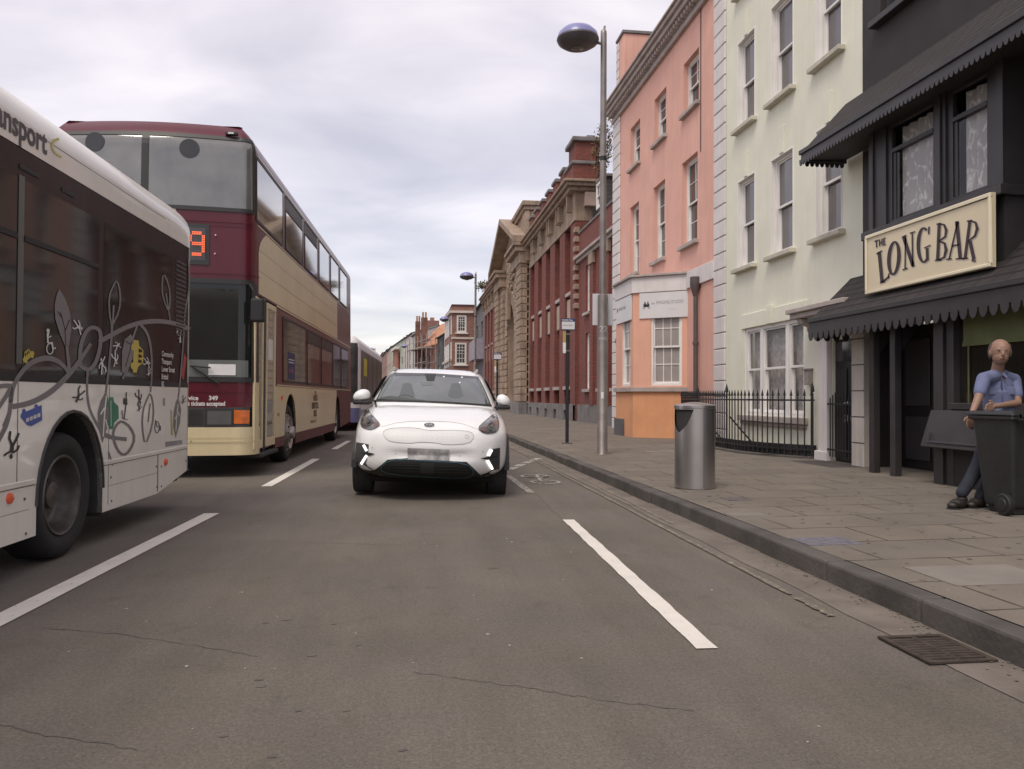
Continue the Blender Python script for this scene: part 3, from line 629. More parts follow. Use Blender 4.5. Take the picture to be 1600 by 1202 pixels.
# white pedimented doorcase of the pink house, beyond the bay
m = MB(W7); m.box(pdoor[0]-.30, pdoor[0]-.01, .14, 2.5, -.22, 0); m.box(pdoor[1]+.01, pdoor[1]+.30, .14, 2.5, -.22, 0); m.box(pdoor[0]-.36, pdoor[1]+.36, 2.52, 2.85, -.26, 0); m.box(pdoor[0]-.45, pdoor[1]+.45, 2.85, 2.95, -.50, 0)
m.split('doorcase', WHITEW, pb, bevel=.012)
um = (pdoor[0]+pdoor[1])/2; m = MB(W7)
m.prism([(um-.95, 2.95), (um+.95, 2.95), (um, 3.62), (um, 3.50), (um+.72, 3.02), (um-.72, 3.02), (um, 3.5), (um, 3.62)][:3], -.10, 0)
m.prism([(um-.97, 2.955), (um-.70, 2.955), (um, 3.46), (um+.70, 2.955), (um+.97, 2.955), (um, 3.64)], -.52, -.10); m.build('pediment', STONEG, pb)
m = MB(W7); m.box(pdoor[0], pdoor[1], .14, 2.35, .2, .28); m.build('door', mat('dark_green_door', (.03,.035,.03), .4), pb)

# ================================================================== PUB
W = W7
yb = yg0-.0     # boundary
pub = thing('black_pub', 'charcoal black painted pub with two scalloped canopies and lace curtained windows', 'pub', (7, 9, .15))
uw = (W.uv(1432, 10)[0]-.6, W.uv(1378, 30)[0], 6.9, 8.9)
m = MB(W); YN = 3.0
m.wall(YN, yb-.305, 2.6, 11, [uw], depth=.2, d=-.02); m.face([(yb-.305, 2.2, -.02), (yb-.305, 11, -.02), (yb-.305, 11, 1), (yb-.305, 2.2, 1)])
gdr = (W.uv(1462, 640, -.05)[0], W.uv(1366, 640, -.0)[0])
m.wall(YN, yb-.62, 0, 2.6, [(gdr[0], gdr[1], .15, 2.35, .55)], d=-.02); m.build('wall', PUBW, pub)
m = MB(W); m.box(gdr[0], gdr[1], .15, 2.3, .45, .53); d_ = m.build('door', mat('pub_door', (.014,.012,.012), .4, var=.3), pub)
m = MB(W)
for a in (.06, .54): 
    for b, c in ((.3, .95), (1.1, 2.1)): w_ = gdr[1]-gdr[0]; m.box(gdr[0]+a*w_, gdr[0]+(a+.38)*w_, b, c, .425, .448)
m.split('door_panel', PUBT, d_, bevel=.01)
sash(pub, W, uw[0], uw[1], uw[2], uw[3], .08, fw=.1, cols=1, M=PUBT, G=mat('cream_blind', (.42,.37,.30), .4, var=.15), sill=(.12, .10, .16, PUBT))
# wooden posts in the doorway
for px in (1366, 1399):
    u = W.uv(px, 640, -.5)[0]; m = MB(W); m.box(u-.055, u+.055, .15, 2.25, -.55, -.44); m.prism([(-.5, 2.2), (-.5, 1.75), (-.46, 1.78), (-.15, 2.22)], u-.03, u+.03, order=lambda a, b, c: (c, b, a)); m.build('post', PUBT if px > 1380 else PUBW, pub, bevel=.01)
# first floor bay window box
Xb = 6.60; WB = WALL(Xb); b0 = WB.uv(1569, 250)[0]; b1 = WB.uv(1360, 300)[0]
zs, zt = 3.62, 5.25
w1 = (WB.uv(1464, 260)[0], WB.uv(1384, 280)[0]); w2 = (WB.uv(1545, 230)[0], WB.uv(1477, 240)[0])
m = MB(WB); m.wall(b0, b1, 2.6, zt, [(w1[0]+.05, w1[1], zs+.0, 5.05), (w2[0], w2[1], zs+.0, 5.05)], depth=.1); m.face([(b0, 2.6, 0), (b0, zt, 0), (b0, zt, .42), (b0, 2.6, .42)]); m.face([(b1, 2.6, 0), (b1, zt, 0), (b1, zt, .42), (b1, 2.6, .42)])
bay = m.build('bay_front', PUBT, pub)
LACE = None
def lace():
    m = bpy.data.materials.new('lace_curtain'); m.use_nodes = True; t = m.node_tree; b = t.nodes['Principled BSDF']; l = t.links
    co = t.nodes.new('ShaderNodeTexCoord'); mpg = t.nodes.new('ShaderNodeMapping'); mpg.inputs['Scale'].default_value = (3, 3, 1.2); l.new(co.outputs['Object'], mpg.inputs[0])
    wv = t.nodes.new('ShaderNodeTexVoronoi'); wv.feature = 'DISTANCE_TO_EDGE'; wv.inputs['Scale'].default_value = 2.6; l.new(mpg.outputs[0], wv.inputs[0])
    n = t.nodes.new('ShaderNodeTexNoise'); n.inputs['Scale'].default_value = 14; n.inputs['Detail'].default_value = 5; l.new(co.outputs['Object'], n.inputs[0])
    r = t.nodes.new('ShaderNodeMapRange'); r.inputs[1].default_value = .02; r.inputs[2].default_value = .10; r.inputs[3].default_value = 1; r.inputs[4].default_value = 0; l.new(wv.outputs[0], r.inputs[0])
    r2 = t.nodes.new('ShaderNodeMapRange'); r2.inputs[1].default_value = .42; r2.inputs[2].default_value = .6; l.new(n.outputs[0], r2.inputs[0])
    mu = t.nodes.new('ShaderNodeMath'); mu.operation = 'MULTIPLY'; l.new(r.outputs[0], mu.inputs[0]); l.new(r2.outputs[0], mu.inputs[1])
    mx = t.nodes.new('ShaderNodeMix'); mx.data_type = 'RGBA'; l.new(mu.outputs[0], mx.inputs[0]); mx.inputs[6].default_value = (.55, .52, .51, 1); mx.inputs[7].default_value = (.95, .92, .90, 1)
    l.new(mx.outputs[2], b.inputs['Base Color']); b.inputs['Roughness'].default_value = .9; return m
LACE = lace()
for wi, (a, b) in enumerate(((w1[0]+.05, w1[1]), (w2[0], w2[1]))):
    m = MB(WB); m.box(a, a+.06, zs, 5.05, .03, .09); m.box(b-.10, b, zs, 5.05, .03, .09); m.box(a+.06, b-.1, zs, zs+.07, .03, .09); m.box(a+.06, b-.1, 4.62, 4.68, .02, .09); m.box(a+.06, b-.1, 4.98, 5.05, .03, .09); m.box(b-.16, b-.1, zs+.07, 4.62, .045, .09)
    wn = m.build('window', PUBT, bay, bevel=.006); m = MB(WB); m.face([(a, zs, .06), (b, zs, .06), (b, 5.05, .06), (a, 5.05, .06)]); m.build('pane', CLEAR, wn)
for a, b in ((w1[0]+.05, w1[1]), (w2[0], w2[1])):
    m = MB(WB); n = 40; a2, b2 = a+.03, b-.22
    for k in range(n):
        u = a2+(b2-a2)*k/n; un = a2+(b2-a2)*(k+1)/n; f = lambda t: .13+.022*math.sin(t*34); m.face([(u, zs+.02, f(u)), (un, zs+.02, f(un)), (un, 4.95, f(un)), (u, 4.95, f(u))])
    m.build('lace_curtain', LACE, bay, smooth=True)
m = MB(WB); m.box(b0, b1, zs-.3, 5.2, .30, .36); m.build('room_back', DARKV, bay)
m = MB(WB); m.box(b0-.07, b1+.07, zs-.13, zs-.01, -.11, .0); m.box(b0-.05, b0-.002, zs-.13, zs-.01, -.08, .4); m.build('sill', PUBT, bay, bevel=.01)
m = MB(WB)
for u in (b0+.04, w1[0]-.04, b1-.05): m.box(u-.05, u+.05, zs, 5.1, -.03, -.002)
m.split('mullion', PUBT, bay, bevel=.006)
# canopies
def canopy(name, Xf, zf, zw, ye, yw, drop, per, label):
    c = thing_part = None
    m = MB(); m.face([(Xf, ye, zf), (Xf, YN, zf), (6.975, YN, zw), (6.975, yw, zw)]); m.face([(Xf, ye, zf-.05), (Xf, YN, zf-.05), (6.975, YN, zw-.05), (6.975, yw, zw-.05)]); m.face([(Xf, ye, zf), (Xf, ye, zf-.05), (6.975, yw, zw-.05), (6.975, yw, zw)])
    cv = m.build(name, TILE, pub, label=label)
    m = MB(); m.box(Xf-.02, Xf+.02, YN, ye, zf-.16, zf-.02); m.box(Xf-.05, Xf+.0, YN, ye+.02, zf-.05, zf+.02); m.box(Xf+.02, 6.97, ye-.04, ye, zf-.16, zf-.06); m.build('fascia', PUBT, cv, bevel=.006)
    def scal(L0, L1):
        pts = []; u = L0
        while u < L1-.01:
            for t in range(7): a = math.pi*t/6; pts.append((u+per/2-per*.42*math.cos(a), -drop*.45-drop*.55*math.sin(a)))
            u += per
        return [(L0, 0)]+pts+[(pts[-1][0]+.01, 0)]
    P = scal(YN, ye); m = MB(); m.prism([(a, zf-.13+b) for a, b in P], Xf-.035, Xf-.021, order=lambda a, b, c: (c, a, b))
    P = scal(Xf+.05, 6.95); m.prism([(a, zf-.13+b) for a, b in P], ye+.001, ye+.013, order=lambda a, b, c: (a, c, b)); m.build('scalloped_valance', PUBT, cv)
    m = MB(); m.face([(Xf+.03, ye-.05, zf-.14), (Xf+.03, YN, zf-.14), (6.97, YN, zf-.10), (6.97, ye-.05, zf-.10)]); m.build('soffit', PUBW, cv)
    return cv
Xl = 6.28; WL = WALL(Xl); u_, z_ = WL.uv(1266, 500); zwj = W.uv(1337, 434)[1]; print('lower canopy', u_, z_, zwj)
canopy('lower_canopy', Xl, z_, zwj, u_, u_+.02, .21, .158, 'tiled lower canopy with deep scalloped valance')
Xu = 6.22; WU = WALL(Xu); u2, z2 = WU.uv(1253, 238); zwj2 = W.uv(1328, 160)[1]; print('upper canopy', u2, z2, zwj2)
canopy('upper_canopy', Xu, z2, zwj2, u2, u2+.02, .10, .085, 'upper canopy with small scalloped valance')
# ground floor shop bay, window with green blind, sloping stall riser
Xs = 6.42; WS = WALL(Xs); s1 = WS.uv(1458, 640)[0]
m = MB(WS); m.box(s1-.17, s1-.0, .14, 2.4, -.0, .2); m.box(s1-.32, s1-.20, .14, 2.4, .03, .2); m.box(s1-.20, s1-.17, .14, 2.4, .06, .2); m.box(YN, s1-.32, 1.08, 1.16, -.03, .3); m.box(YN, s1-.32, 2.25, 2.4, .0, .2); m.build('shopfront_frame', PUBT, pub, bevel=.008)
m = MB(WS); m.box(YN, s1-.02, .14, 1.08, .04, .5); m.build('stall_riser_wall', PUBW, pub)
m = MB(WS); m.hexa([(YN, .62, -.16), (s1+.03, .62, -.16), (s1+.03, .62, .03), (YN, .62, .03), (YN, 1.07, -.05), (s1-.02, 1.07, -.05), (s1-.02, 1.07, .03), (YN, 1.07, .03)]); m.build('stall_riser_panel', PUBT, pub, bevel=.01)
m = MB(WS); m.box(s1-1.5, s1-.10, .68, .70, -.162, -.13); m.box(s1-.12, s1-.10, .70, .80, -.16, -.11); m.build('panel_moulding', mat('pub_grey', (.085,.08,.09), .4), pub)
m = MB(WS); m.face([(YN, 1.16, .12), (s1-.3, 1.16, .12), (s1-.3, 2.25, .12), (YN, 2.25, .12)]); m.build('shop_window', mat('pub_glass', (.018,.016,.012), .04, spec=.9), pub)
m = MB(WS); a = WS.uv(1504, 520, .08)[0]; m.prism([(YN, 1.83), (a+.03, 1.83), (a, 1.9), (a, 2.25), (YN, 2.25)], .09, .10); m.box(a-.09, a-.07, 1.16, 1.84, .09, .10); m.build('green_blind', mat('green_blind', (.105,.115,.045), .8, var=.15), pub)
# THE LONG BAR sign
WSg = WALL(6.44); sg = [WSg.uv(*q) for q in ((1353, 460), (1550, 418), (1550, 303), (1353, 367))]; print('sign', sg)
su0, su1 = sg[1][0], sg[0][0]; sv0, sv1 = (sg[0][1]+sg[1][1])/2, (sg[2][1]+sg[3][1])/2
ls = thing('pub_sign', 'cream board lettered THE LONG BAR above the lower canopy of the pub', 'pub sign', tuple(WSg(su0, sv0, 0)))
m = MB(WSg); m.box(su0, su1, sv0, sv1, 0.0, .05); m.build('board', CREAMS, ls)
m = MB(WSg); t = .045; m.box(su0, su1, sv0, sv0+t, -.022, -.001); m.box(su0, su1, sv1-t, sv1, -.022, -.001); m.box(su0, su0+t, sv0+t, sv1-t, -.022, -.001); m.box(su1-t, su1, sv0+t, sv1-t, -.022, -.001); m.build('border', mat('sign_border', (.76,.68,.50), .5, var=.02), ls, bevel=.01)
m = MB(); Zk = lambda x, y: (1240+x/4.006, 240+y/4.006)
def on_sign(x, y, d=-.004): u, v = WSg.uv(*Zk(x, y), 0); return WSg(u, v, d)
def sstroke(pts, w, closed=False, mm=None, off=(0, 0), d=-.004):
    w = [x*1.32 for x in w] if isinstance(w, list) else w*1.32
    for q in strip([Vector((a+off[0], b+off[1])) for a, b in pts], w, closed):
        i = len(mm.v); mm.v += [on_sign(*p, d) for p in q]; mm.f.append([i, i+1, i+2, i+3])
def letters(mm, off, d):
    S_ = lambda P, w, c=False: sstroke(P, w, c, mm, off, d)
    S_([(538, 617), (545, 690), (556, 806)], 17); S_([(520, 629), (556, 608)], 6); S_([(542, 812), (572, 795), (600, 768)], [5, 11, 6]); S_([(592, 778), (600, 750)], 6)
    def ring(cx, cy, rx, ry, a0, a1, wt, wn, sh=0, n=30):
        P, Wd = [], []
        for k in range(n+1):
            a = rad(a0+(a1-a0)*k/n); P.append((cx+rx*math.cos(a)+sh*math.sin(a)*ry, cy+ry*math.sin(a))); Wd.append(wn+(wt-wn)*abs(math.cos(a)))
        S_(P, Wd)
    ring(630, 655, 31, 101, 0, 360, 18, 9, -.06)
    S_([(702, 520), (700, 722)], 7); S_([(690, 520), (750, 705)], 17); S_([(745, 498), (748, 708)], 8); S_([(680, 525), (708, 511)], 6); S_([(730, 499), (763, 489)], 6); S_([(684, 729), (716, 717)], 6)
    ring(817, 573, 34, 106, -60, -300, 18, 8); S_([(838, 592), (840, 668)], 14); S_([(820, 592), (859, 574)], 6); S_([(850, 458), (848, 505)], 8)
    S_([(914, 440), (904, 667)], 16); S_([(896, 443), (925, 436)], 6); S_([(886, 670), (925, 664)], 6)
    S_([(918, 440), (945, 446), (958, 480), (952, 520), (914, 548)], [6, 10, 15, 11, 6]); S_([(914, 548), (948, 562), (957, 605), (945, 650), (910, 666)], [6, 11, 16, 11, 6])
    S_([(1030, 424), (976, 660)], 8); S_([(1024, 424), (1046, 658)], 18); S_([(992, 578), (1040, 570)], 7); S_([(958, 663), (992, 658)], 6); S_([(1016, 660), (1070, 656)], 6)
    S_([(1106, 422), (1076, 656)], 15); S_([(1086, 424), (1120, 418)], 6); S_([(1058, 660), (1094, 654)], 6); S_([(1110, 421), (1142, 432), (1152, 470), (1138, 515), (1096, 548)], [6, 10, 15, 11, 6]); S_([(1106, 546), (1132, 664)], 17); S_([(1116, 667), (1142, 675)], 8)
    S_([(508, 551), (533, 541)], 5); S_([(520, 546), (522, 588)], 6); S_([(540, 538), (540, 580)], 6); S_([(555, 533), (556, 576)], 6); S_([(540, 560), (555, 555)], 4); S_([(566, 530), (567, 573)], 6); S_([(564, 532), (578, 527)], 4); S_([(566, 551), (575, 548)], 4); S_([(566, 572), (579, 568)], 4)
letters(m, (0, 0), -.0055); m.build('lettering', BROWNL, ls, recalc=False)
m = MB(); letters(m, (4, 5), -.0030); m.build('letter_shadow', mat('letter_shadow', (.48,.42,.36), .7), ls, recalc=False)
# ================================================================== RED BRICK HALL
Xh = 7.2; H = WALL(Xh); hu = lambda px, py=560: H.uv(px, py)[0]
yc = hu(899, 500)          # near corner
ym = hu(827); yf = hu(783); ye_ = hu(757)
print('hall', yc, ym, yf, ye_)
hb = thing('brick_hall', 'long red brick and stone public hall with tall pilasters and a pedimented stone portal', 'hall', (7.2, (yc+ye_)/2, .2))
ZT = 9.0
def bays(edges):
    """edges: pixel columns, alternating recess / pilaster starting at the far side"""
    return [hu(e) for e in edges]
def bay_run(y0, y1, n, flip=False):
    """n recessed window bays between y0 (near) and y1 (far), a pilaster first"""
    holes = []; pw = (y1-y0)/(2*n+ .25); y = y0+pw*.85
    for k in range(n):
        holes.append((y, y+pw*1.0)); y += pw*2.0
    return holes
for (a, b, n) in ((yc, ym, 5), (yf, ye_, 5)):
    hs = bay_run(a, b, n)
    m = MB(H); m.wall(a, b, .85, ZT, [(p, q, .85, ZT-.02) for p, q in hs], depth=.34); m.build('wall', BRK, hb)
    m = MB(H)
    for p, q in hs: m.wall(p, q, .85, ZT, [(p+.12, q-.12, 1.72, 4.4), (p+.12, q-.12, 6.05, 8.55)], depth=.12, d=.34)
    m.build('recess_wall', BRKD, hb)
    m = MB(H)
    for p, q in hs: m.box(p+.05, q-.05, 4.55, 5.75, .10, .339)
    m.split('spandrel_panel', mat('spandrel_stone', (.42,.335,.26), .9, var=.1, vs=2, streak=.3, dc=(.2,.16,.12)), hb, bevel=.02)
    for p, q in hs:
        for z0, z1 in ((1.72, 4.4), (6.05, 8.55)):
            m = MB(H); m.box(p+.12, q-.12, z0, z1, .48, .50); w_ = m.build('window', GLASSD, hb)
            m = MB(H)
            for t in range(4): u = p+.12+(q-p-.24)*t/3; m.box(u-.03, u+.03, z0, z1, .44, .478)
            for t in range(4): v = z0+(z1-z0)*t/3; m.box(p+.12, q-.12, v-.03, v+.03, .445, .476)
            m.build('frame', mat('dull_frame', (.25,.2,.19), .7), w_)
            m = MB(H); m.box(p-.04, q+.04, z0-.16, z0-.002, .02, .46) if z0 > 5 else m.box(p-.04, q+.04, z0-.16, z0-.002, -.08, .46); m.build('sill', STONEW, w_)
    m = MB(H); m.wall(a-.0, b, .1, .85, [(p+.3, q-.3, .1, .62) for p, q in hs], depth=.4, d=-.10); m.box(a, b, .851, .90, -.10, .0)
    for p, q in hs: m.box(p+.3, q-.3, .1, .62, .28, .3)
    m.build('stone_plinth', STONEG, hb)
    # frieze with drips and brackets
    m = MB(H); m.box(a, b, ZT, 10.25, -.04, .6); m.build('frieze', STONEB, hb)
    m = MB(H)
    for p, q in hs: m.box(q+.25, q+.45, 9.5, 10.25, -.28, -.045); m.box(p-.5, p-.3, 9.5, 10.25, -.28, -.045)
    m.split('bracket', STONEB, hb)
# end face towards the camera
m = MB(); m.box(Xh+.012, 12, yc+.004, yc+.6, .2, ZT); m.build('end_wall', BRK, hb)
m = MB()
for k in range(9): m.box(Xh-.06, Xh+.18, yc-.06, yc+.3, 5.1+k*.42, 5.1+k*.42+.25)
m.build('stone_blocks', STONEB, hb, bevel=.03)
m = MB(); m.box(Xh-.05, 7.95, yc-.02, yc+.6, ZT, 10.25); m.build('frieze_return', STONEB, hb)
def cornice(y0, y1, x0=Xh, name='cornice'):
    m = MB(); m.box(x0-.35, x0+1.1, y0-.35, y1, 10.252, 10.42); m.box(x0-.50, x0+1.1, y0-.5, y1, 10.422, 10.58); m.box(x0-.62, x0+1.15, y0-.6, y1, 10.582, 10.70); return m.build(name, STONEB, hb, bevel=.02)
cornice(yc, ym); cornice(yf+.6, ye_)
# parapet with piers
for a, b, n in ((yc, ym, 6), (yf, ye_, 6)):
    m = MB(); m.box(Xh, Xh+.5, a+1.6, b, 10.70, 11.35)
    for k in range(n): y = a+1.8+(b-a-1.8)*(k+.1)/n; m.box(Xh-.14, Xh+.62, y, y+.95, 10.70, 11.75)
    m.build('parapet', BRK, hb)
    m = MB(); m.box(Xh-.06, Xh+.56, a+1.6, b, 11.352, 11.45)
    for k in range(n): y = a+1.8+(b-a-1.8)*(k+.1)/n; m.box(Xh-.22, Xh+.70, y-.07, y+1.02, 11.752, 11.92)
    m.build('parapet_coping', STONEG, hb, bevel=.02)
m = MB(); m.box(Xh-.16, 8.35, yc-.15, yc+1.6, 10.70, 11.45); m.box(Xh-.02, 8.25, yc+.0, yc+1.5, 11.60, 12.5); m.build('attic_block', BRK, hb)
m = MB(); m.box(Xh-.24, 8.42, yc-.22, yc+1.66, 11.452, 11.60); m.box(Xh-.18, 8.4, yc-.15, yc+1.62, 12.502, 12.70); m.box(Xh+.5, 8.1, yc+.1, yc+1.4, 12.702, 12.85); m.build('attic_coping', STONEG, hb, bevel=.03)
m = MB(); m.box(Xh+.35, Xh+.85, yc-.35, yc-.03, 9.6, 10.2); m.build('vent_box', mat('pinkish_stone', (.42,.31,.27), .9), hb)
# stone portal, rusticated piers, arch, pediment, attic
def px_y(px): return hu(px)
def rust(y0, y1, x0, x1, z0, z1, M=STONEB, name='rusticated_pier', step=.46):
    m = MB(); z = z0
    while z < z1-.05:
        m.box(x0, x1, y0, y1, z+.04, min(z+step, z1)); m.box(x0+.05, x1, y0+.05, y1-.05, z, z+.04); z += step
    return m.build(name, M, hb, bevel=.03)
ypa = ym+.2
T_ = yf-ypa
piers = [(ypa, ypa+T_*.14, -.55), (ypa+T_*.17, ypa+T_*.27, -.38), (ypa+T_*.73, ypa+T_*.83, -.38), (ypa+T_*.86, yf, -.55)]
m = MB(H)
ya0, ya1 = ypa+T_*.36, ypa+T_*.64; ac = (ya0+ya1)/2; rr = (ya1-ya0)/2
prof = [(ypa, .2), (ya0, .2), (ya0, 5.6)]+[(ac-rr*math.cos(rad(t)), 5.6+rr*math.sin(rad(t))) for t in range(15, 180, 15)]+[(ya1, 5.6), (ya1, .2), (yf, .2), (yf, 10.25), (ypa, 10.25)]
m.prism(prof, -.12, .8); m.build('portal_wall', STONEB, hb)
for a, b, dd in piers: rust(a, b, Xh+dd, Xh, .9, 9.4)
m = MB(H)
for t in range(0, 180, 12):
    a0_, a1_ = rad(t+1), rad(t+11); q = [(ac-r_*math.cos(x), 5.6+r_*math.sin(x)) for r_, x in ((rr+.02, a0_), (rr+.02, a1_), (rr+1.0, a1_), (rr+1.0, a0_))]; m.prism(q, -.24, -.121)
z = .9
while z < 5.5: m.box(ya0-1.0, ya0-.02, z+.04, z+.44, -.24, -.121); m.box(ya1+.02, ya1+1.0, z+.04, z+.44, -.24, -.121); z += .46
m.prism([(ac-.35, 6.6), (ac+.35, 6.6), (ac+.55, 8.6), (ac-.55, 8.6)], -.5, -.24); m.build('arch_stones', STONEB, hb, bevel=.03)
m = MB(H); m.box(ya0, ya1, .2, 5.6, .55, .6); m.prism([(ac-rr*math.cos(rad(t)), 5.6+rr*math.sin(rad(t))) for t in range(0, 181, 15)], .55, .6); m.build('portal_door', mat('portal_stone_infill', (.22,.17,.13), .9, var=.3, vs=2), hb)
m = MB(H); m.box(ypa, ypa+T_*.28, .15, .9, -.62, -.0); m.box(ypa+T_*.72, yf, .15, .9, -.62, -.0); m.split('portal_plinth', STONEG, hb, bevel=.02)
m = MB(H)
for a, b in ((piers[0][0]-.1, piers[1][1]+.1), (piers[2][0]-.1, piers[3][1]+.1)): m.box(a, b, 9.4, 10.1, -.62, 0); m.box(a-.15, b+.15, 10.1, 10.42, -.9, 0); m.box(a-.25, b+.25, 10.42, 10.62, -1.05, 0)
m.split('entablature', STONEB, hb, bevel=.02)
yq0, yq1 = ypa-.35, yf+.35; yq = (yq0+yq1)/2; za = 13.3; m = MB(H)
for s0_, s1_ in (((yq0, 10.62), (yq, za)), ((yq1, 10.62), (yq, za))):
    m.hexa([(s0_[0], s0_[1], -1.05), (s1_[0], s1_[1], -1.05), (s1_[0], s1_[1], .3), (s0_[0], s0_[1], .3), (s0_[0], s0_[1]+.42, -1.05), (s1_[0], s1_[1]+.42, -1.05), (s1_[0], s1_[1]+.42, .3), (s0_[0], s0_[1]+.42, .3)])
m.build('pediment', STONEB, hb, bevel=.02)
m = MB(H); m.prism([(yq0+.8, 10.25), (yq1-.8, 10.25), (yq, za)], -.15, .3); m.build('tympanum', STONEB, hb)
# carved cartouche in the tympanum
m = MB(H)
for k in range(40):
    t = random.uniform(0, 6.28); r_ = random.uniform(.2, 1.5); m.sphere((ac+r_*math.cos(t), 10.0+r_*.9*math.sin(t), -.22), random.uniform(.12, .3), 6, (1, 1, .6))
m.build('carving', STONEB, hb, smooth=True)
m = MB(); y0a, y1a = ym+.6, yf-1.0; m.box(7.05, 8.1, y0a, y1a, 10.6, 12.75); m.box(6.98, 7.30, y0a-.08, y0a+1.2, 10.6, 12.75); m.box(7.8, 8.2, y0a-.08, y0a+.5, 10.6, 12.75); m.build('portal_attic', STONEB, hb, bevel=.04)
m = MB(); m.box(6.9, 8.25, y0a-.16, y1a, 12.752, 13.0); m.box(6.78, 8.35, y0a-.28, y1a, 13.002, 13.3); m.build('portal_attic_cornice', STONEB, hb, bevel=.03)
# main slate roof behind
m = MB(); m.face([(8.1, yc+1.6, 10.8), (8.1, ye_, 10.8), (12, ye_, 13.0), (12, yc+1.6, 13.0)]); m.face([(8.1, ye_, 0), (16, ye_, 0), (16, ye_, 12), (8.1, ye_, 10.8)]); m.build('roof', SLATE, hb)

# ------------------------------------------------------------------ WING
Xw = 7.34; V = WALL(Xw); wy0 = yp1+.04; wy1 = yc-.003
wg = thing('brick_wing', 'lower red brick wing with dormers between the pink house and the brick hall', 'building', (7.3, (wy0+wy1)/2, .2))
L_ = wy1-wy0; wh = [(wy0+.25, wy0+1.25), (wy0+2.4, wy0+3.4), (wy0+4.9, wy0+5.9)] if L_ > 6 else [(wy0+.2, wy0+1.1), (wy0+L_*.42, wy0+L_*.42+.95), (wy0+L_*.76, wy0+L_*.76+.7)]
print('wing', wy0, wy1)
m = MB(V); m.wall(wy0, wy1, .9, 8.37, [(a, b, 1.55, 3.9) for a, b in wh]+[(a, b, 4.75, 6.75) for a, b in wh], depth=.22); m.build('wall', BRK, wg)
m = MB(V); m.box(wy0, wy1, .1, .9, -.07, .3); m.build('stone_plinth', STONEG, wg)
m = MB(V); m.box(wy0, wy1, 7.08, 7.22, -.12, -.001); m.box(wy0, wy1, 7.22, 7.34, -.24, -.001); m.build('string_cornice', STONEW, wg, bevel=.01)
m = MB(V); m.box(wy0, wy1, 8.372, 8.46, -.05, .32); m.build('coping', STONEG, wg)
m = MB(V)
for a, b in wh[1:]: m.box(a-.75, a-.15, .9, 6.85, -.10, -.001)
m.split('pilaster', BRK, wg); m = MB(V)
for a, b in wh[1:]: m.box(a-.82, a-.08, 6.6, 7.05, -.16, -.001)
m.split('capital', STONEB, wg, bevel=.02)
for a, b in wh:
    for z0, z1 in ((1.55, 3.9), (4.75, 6.75)): sash(wg, V, a, b, z0, z1, .12, fw=.07, cols=2, rows=(2, 2), sill=(.1, .12, .14, STONEW))
m = MB(V); m.face([(wy0, 8.5, .35), (wy1, 8.5, .35), (wy1, 12.0, 2.6), (wy0, 12.0, 2.6)]); m.build('roof', SLATE, wg)
for (c, z0, dd) in ((wy0+1.3, 8.9, .6), (wy0+L_*.62, 8.9, .6), (wy0+L_*.80, 11.6, 2.2)):
    m = MB(V); m.box(c-.55, c+.55, z0-.3, z0+1.15, dd-.25, dd+1.6); dm = m.build('dormer', SLATE, wg); m = MB(V); m.box(c-.65, c+.65, z0+1.152, z0+1.25, dd-.35, dd+1.6); m.build('dormer_roof', STONEG, dm)
    sash(wg, V, c-.42, c+.42, z0, z0+1.05, dd-.36, fw=.09, cols=2, rows=(1, 1))

# ================================================================== plants
def leafcloud(mb, c, r, n, s, sq=(1, 1, 1)):
    for _ in range(n):
        while True:
            q = Vector((random.uniform(-1, 1), random.uniform(-1, 1), random.uniform(-1, 1)))
            if q.length < 1: break
        q = Vector((q.x*sq[0], q.y*sq[1], q.z*sq[2]))*r+Vector(c); a = Vector((random.gauss(0, 1), random.gauss(0, 1), random.gauss(0, 1))).normalized(); b = a.orthogonal().normalized(); k = s*random.uniform(.5, 1.3)
        mb.face([tuple(q), tuple(q+a*k*.5+b*k*.3), tuple(q+a*k), tuple(q+a*k*.5-b*k*.3)])
def plant(name, label, cat, c, r, n, s, sq, M, stems=6):
    t = thing(name, label, cat, (c[0], c[1], c[2]-r*sq[2])); m = MB()
    for _ in range(4): leafcloud(m, (c[0]+random.uniform(-.4, .4)*r*sq[0], c[1]+random.uniform(-.4, .4)*r*sq[1], c[2]+random.uniform(-.5, .5)*r*sq[2]), r*.75, n//4, s, sq)
    m.build('foliage', M, t, recalc=False); m = MB()
    for _ in range(stems): m.tube([(c[0]+random.uniform(-.2, .2)*r, c[1], c[2]-r*sq[2]), (c[0]+random.uniform(-.6, .6)*r*sq[0], c[1]+random.uniform(-.6, .6)*r*sq[1], c[2]+random.uniform(0, .7)*r*sq[2])], [.012, .005], 5)
    m.build('stem', STEM, t)
p = onP(958, 668, (0, 23.2, 0), (0, 1, 0)); plant('wild_shrub', 'scruffy weed bush growing against the foot of the pink house', 'shrub', (6.55, 23.1, .62), .5, 700, .085, (.75, .8, 1.0), LEAF, 10)
plant('parapet_bush', 'brown and green plant high on the wall between pink house and brick hall', 'plant', (Xw+.5, wy1-2.4, 11.5), 1.0, 900, .14, (.45, 1.0, 1.35), LEAF2)
plant('parapet_bush', 'small dark bush sprouting from the far parapet of the brick hall', 'plant', (Xh-.2, ye_-.2, 11.9), .75, 350, .22, (1, 1, .7), LEAF, 5)
q = onZ(1003, 686, .16); m = MB(); m.box(5.95, 6.35, 22.3, 23.0, .15, .62); t_ = m.build('utility_cabinet', mat('slate_blue_box', (.11,.105,.115), .6, var=.1)); 
bpy.data.objects.remove(t_)
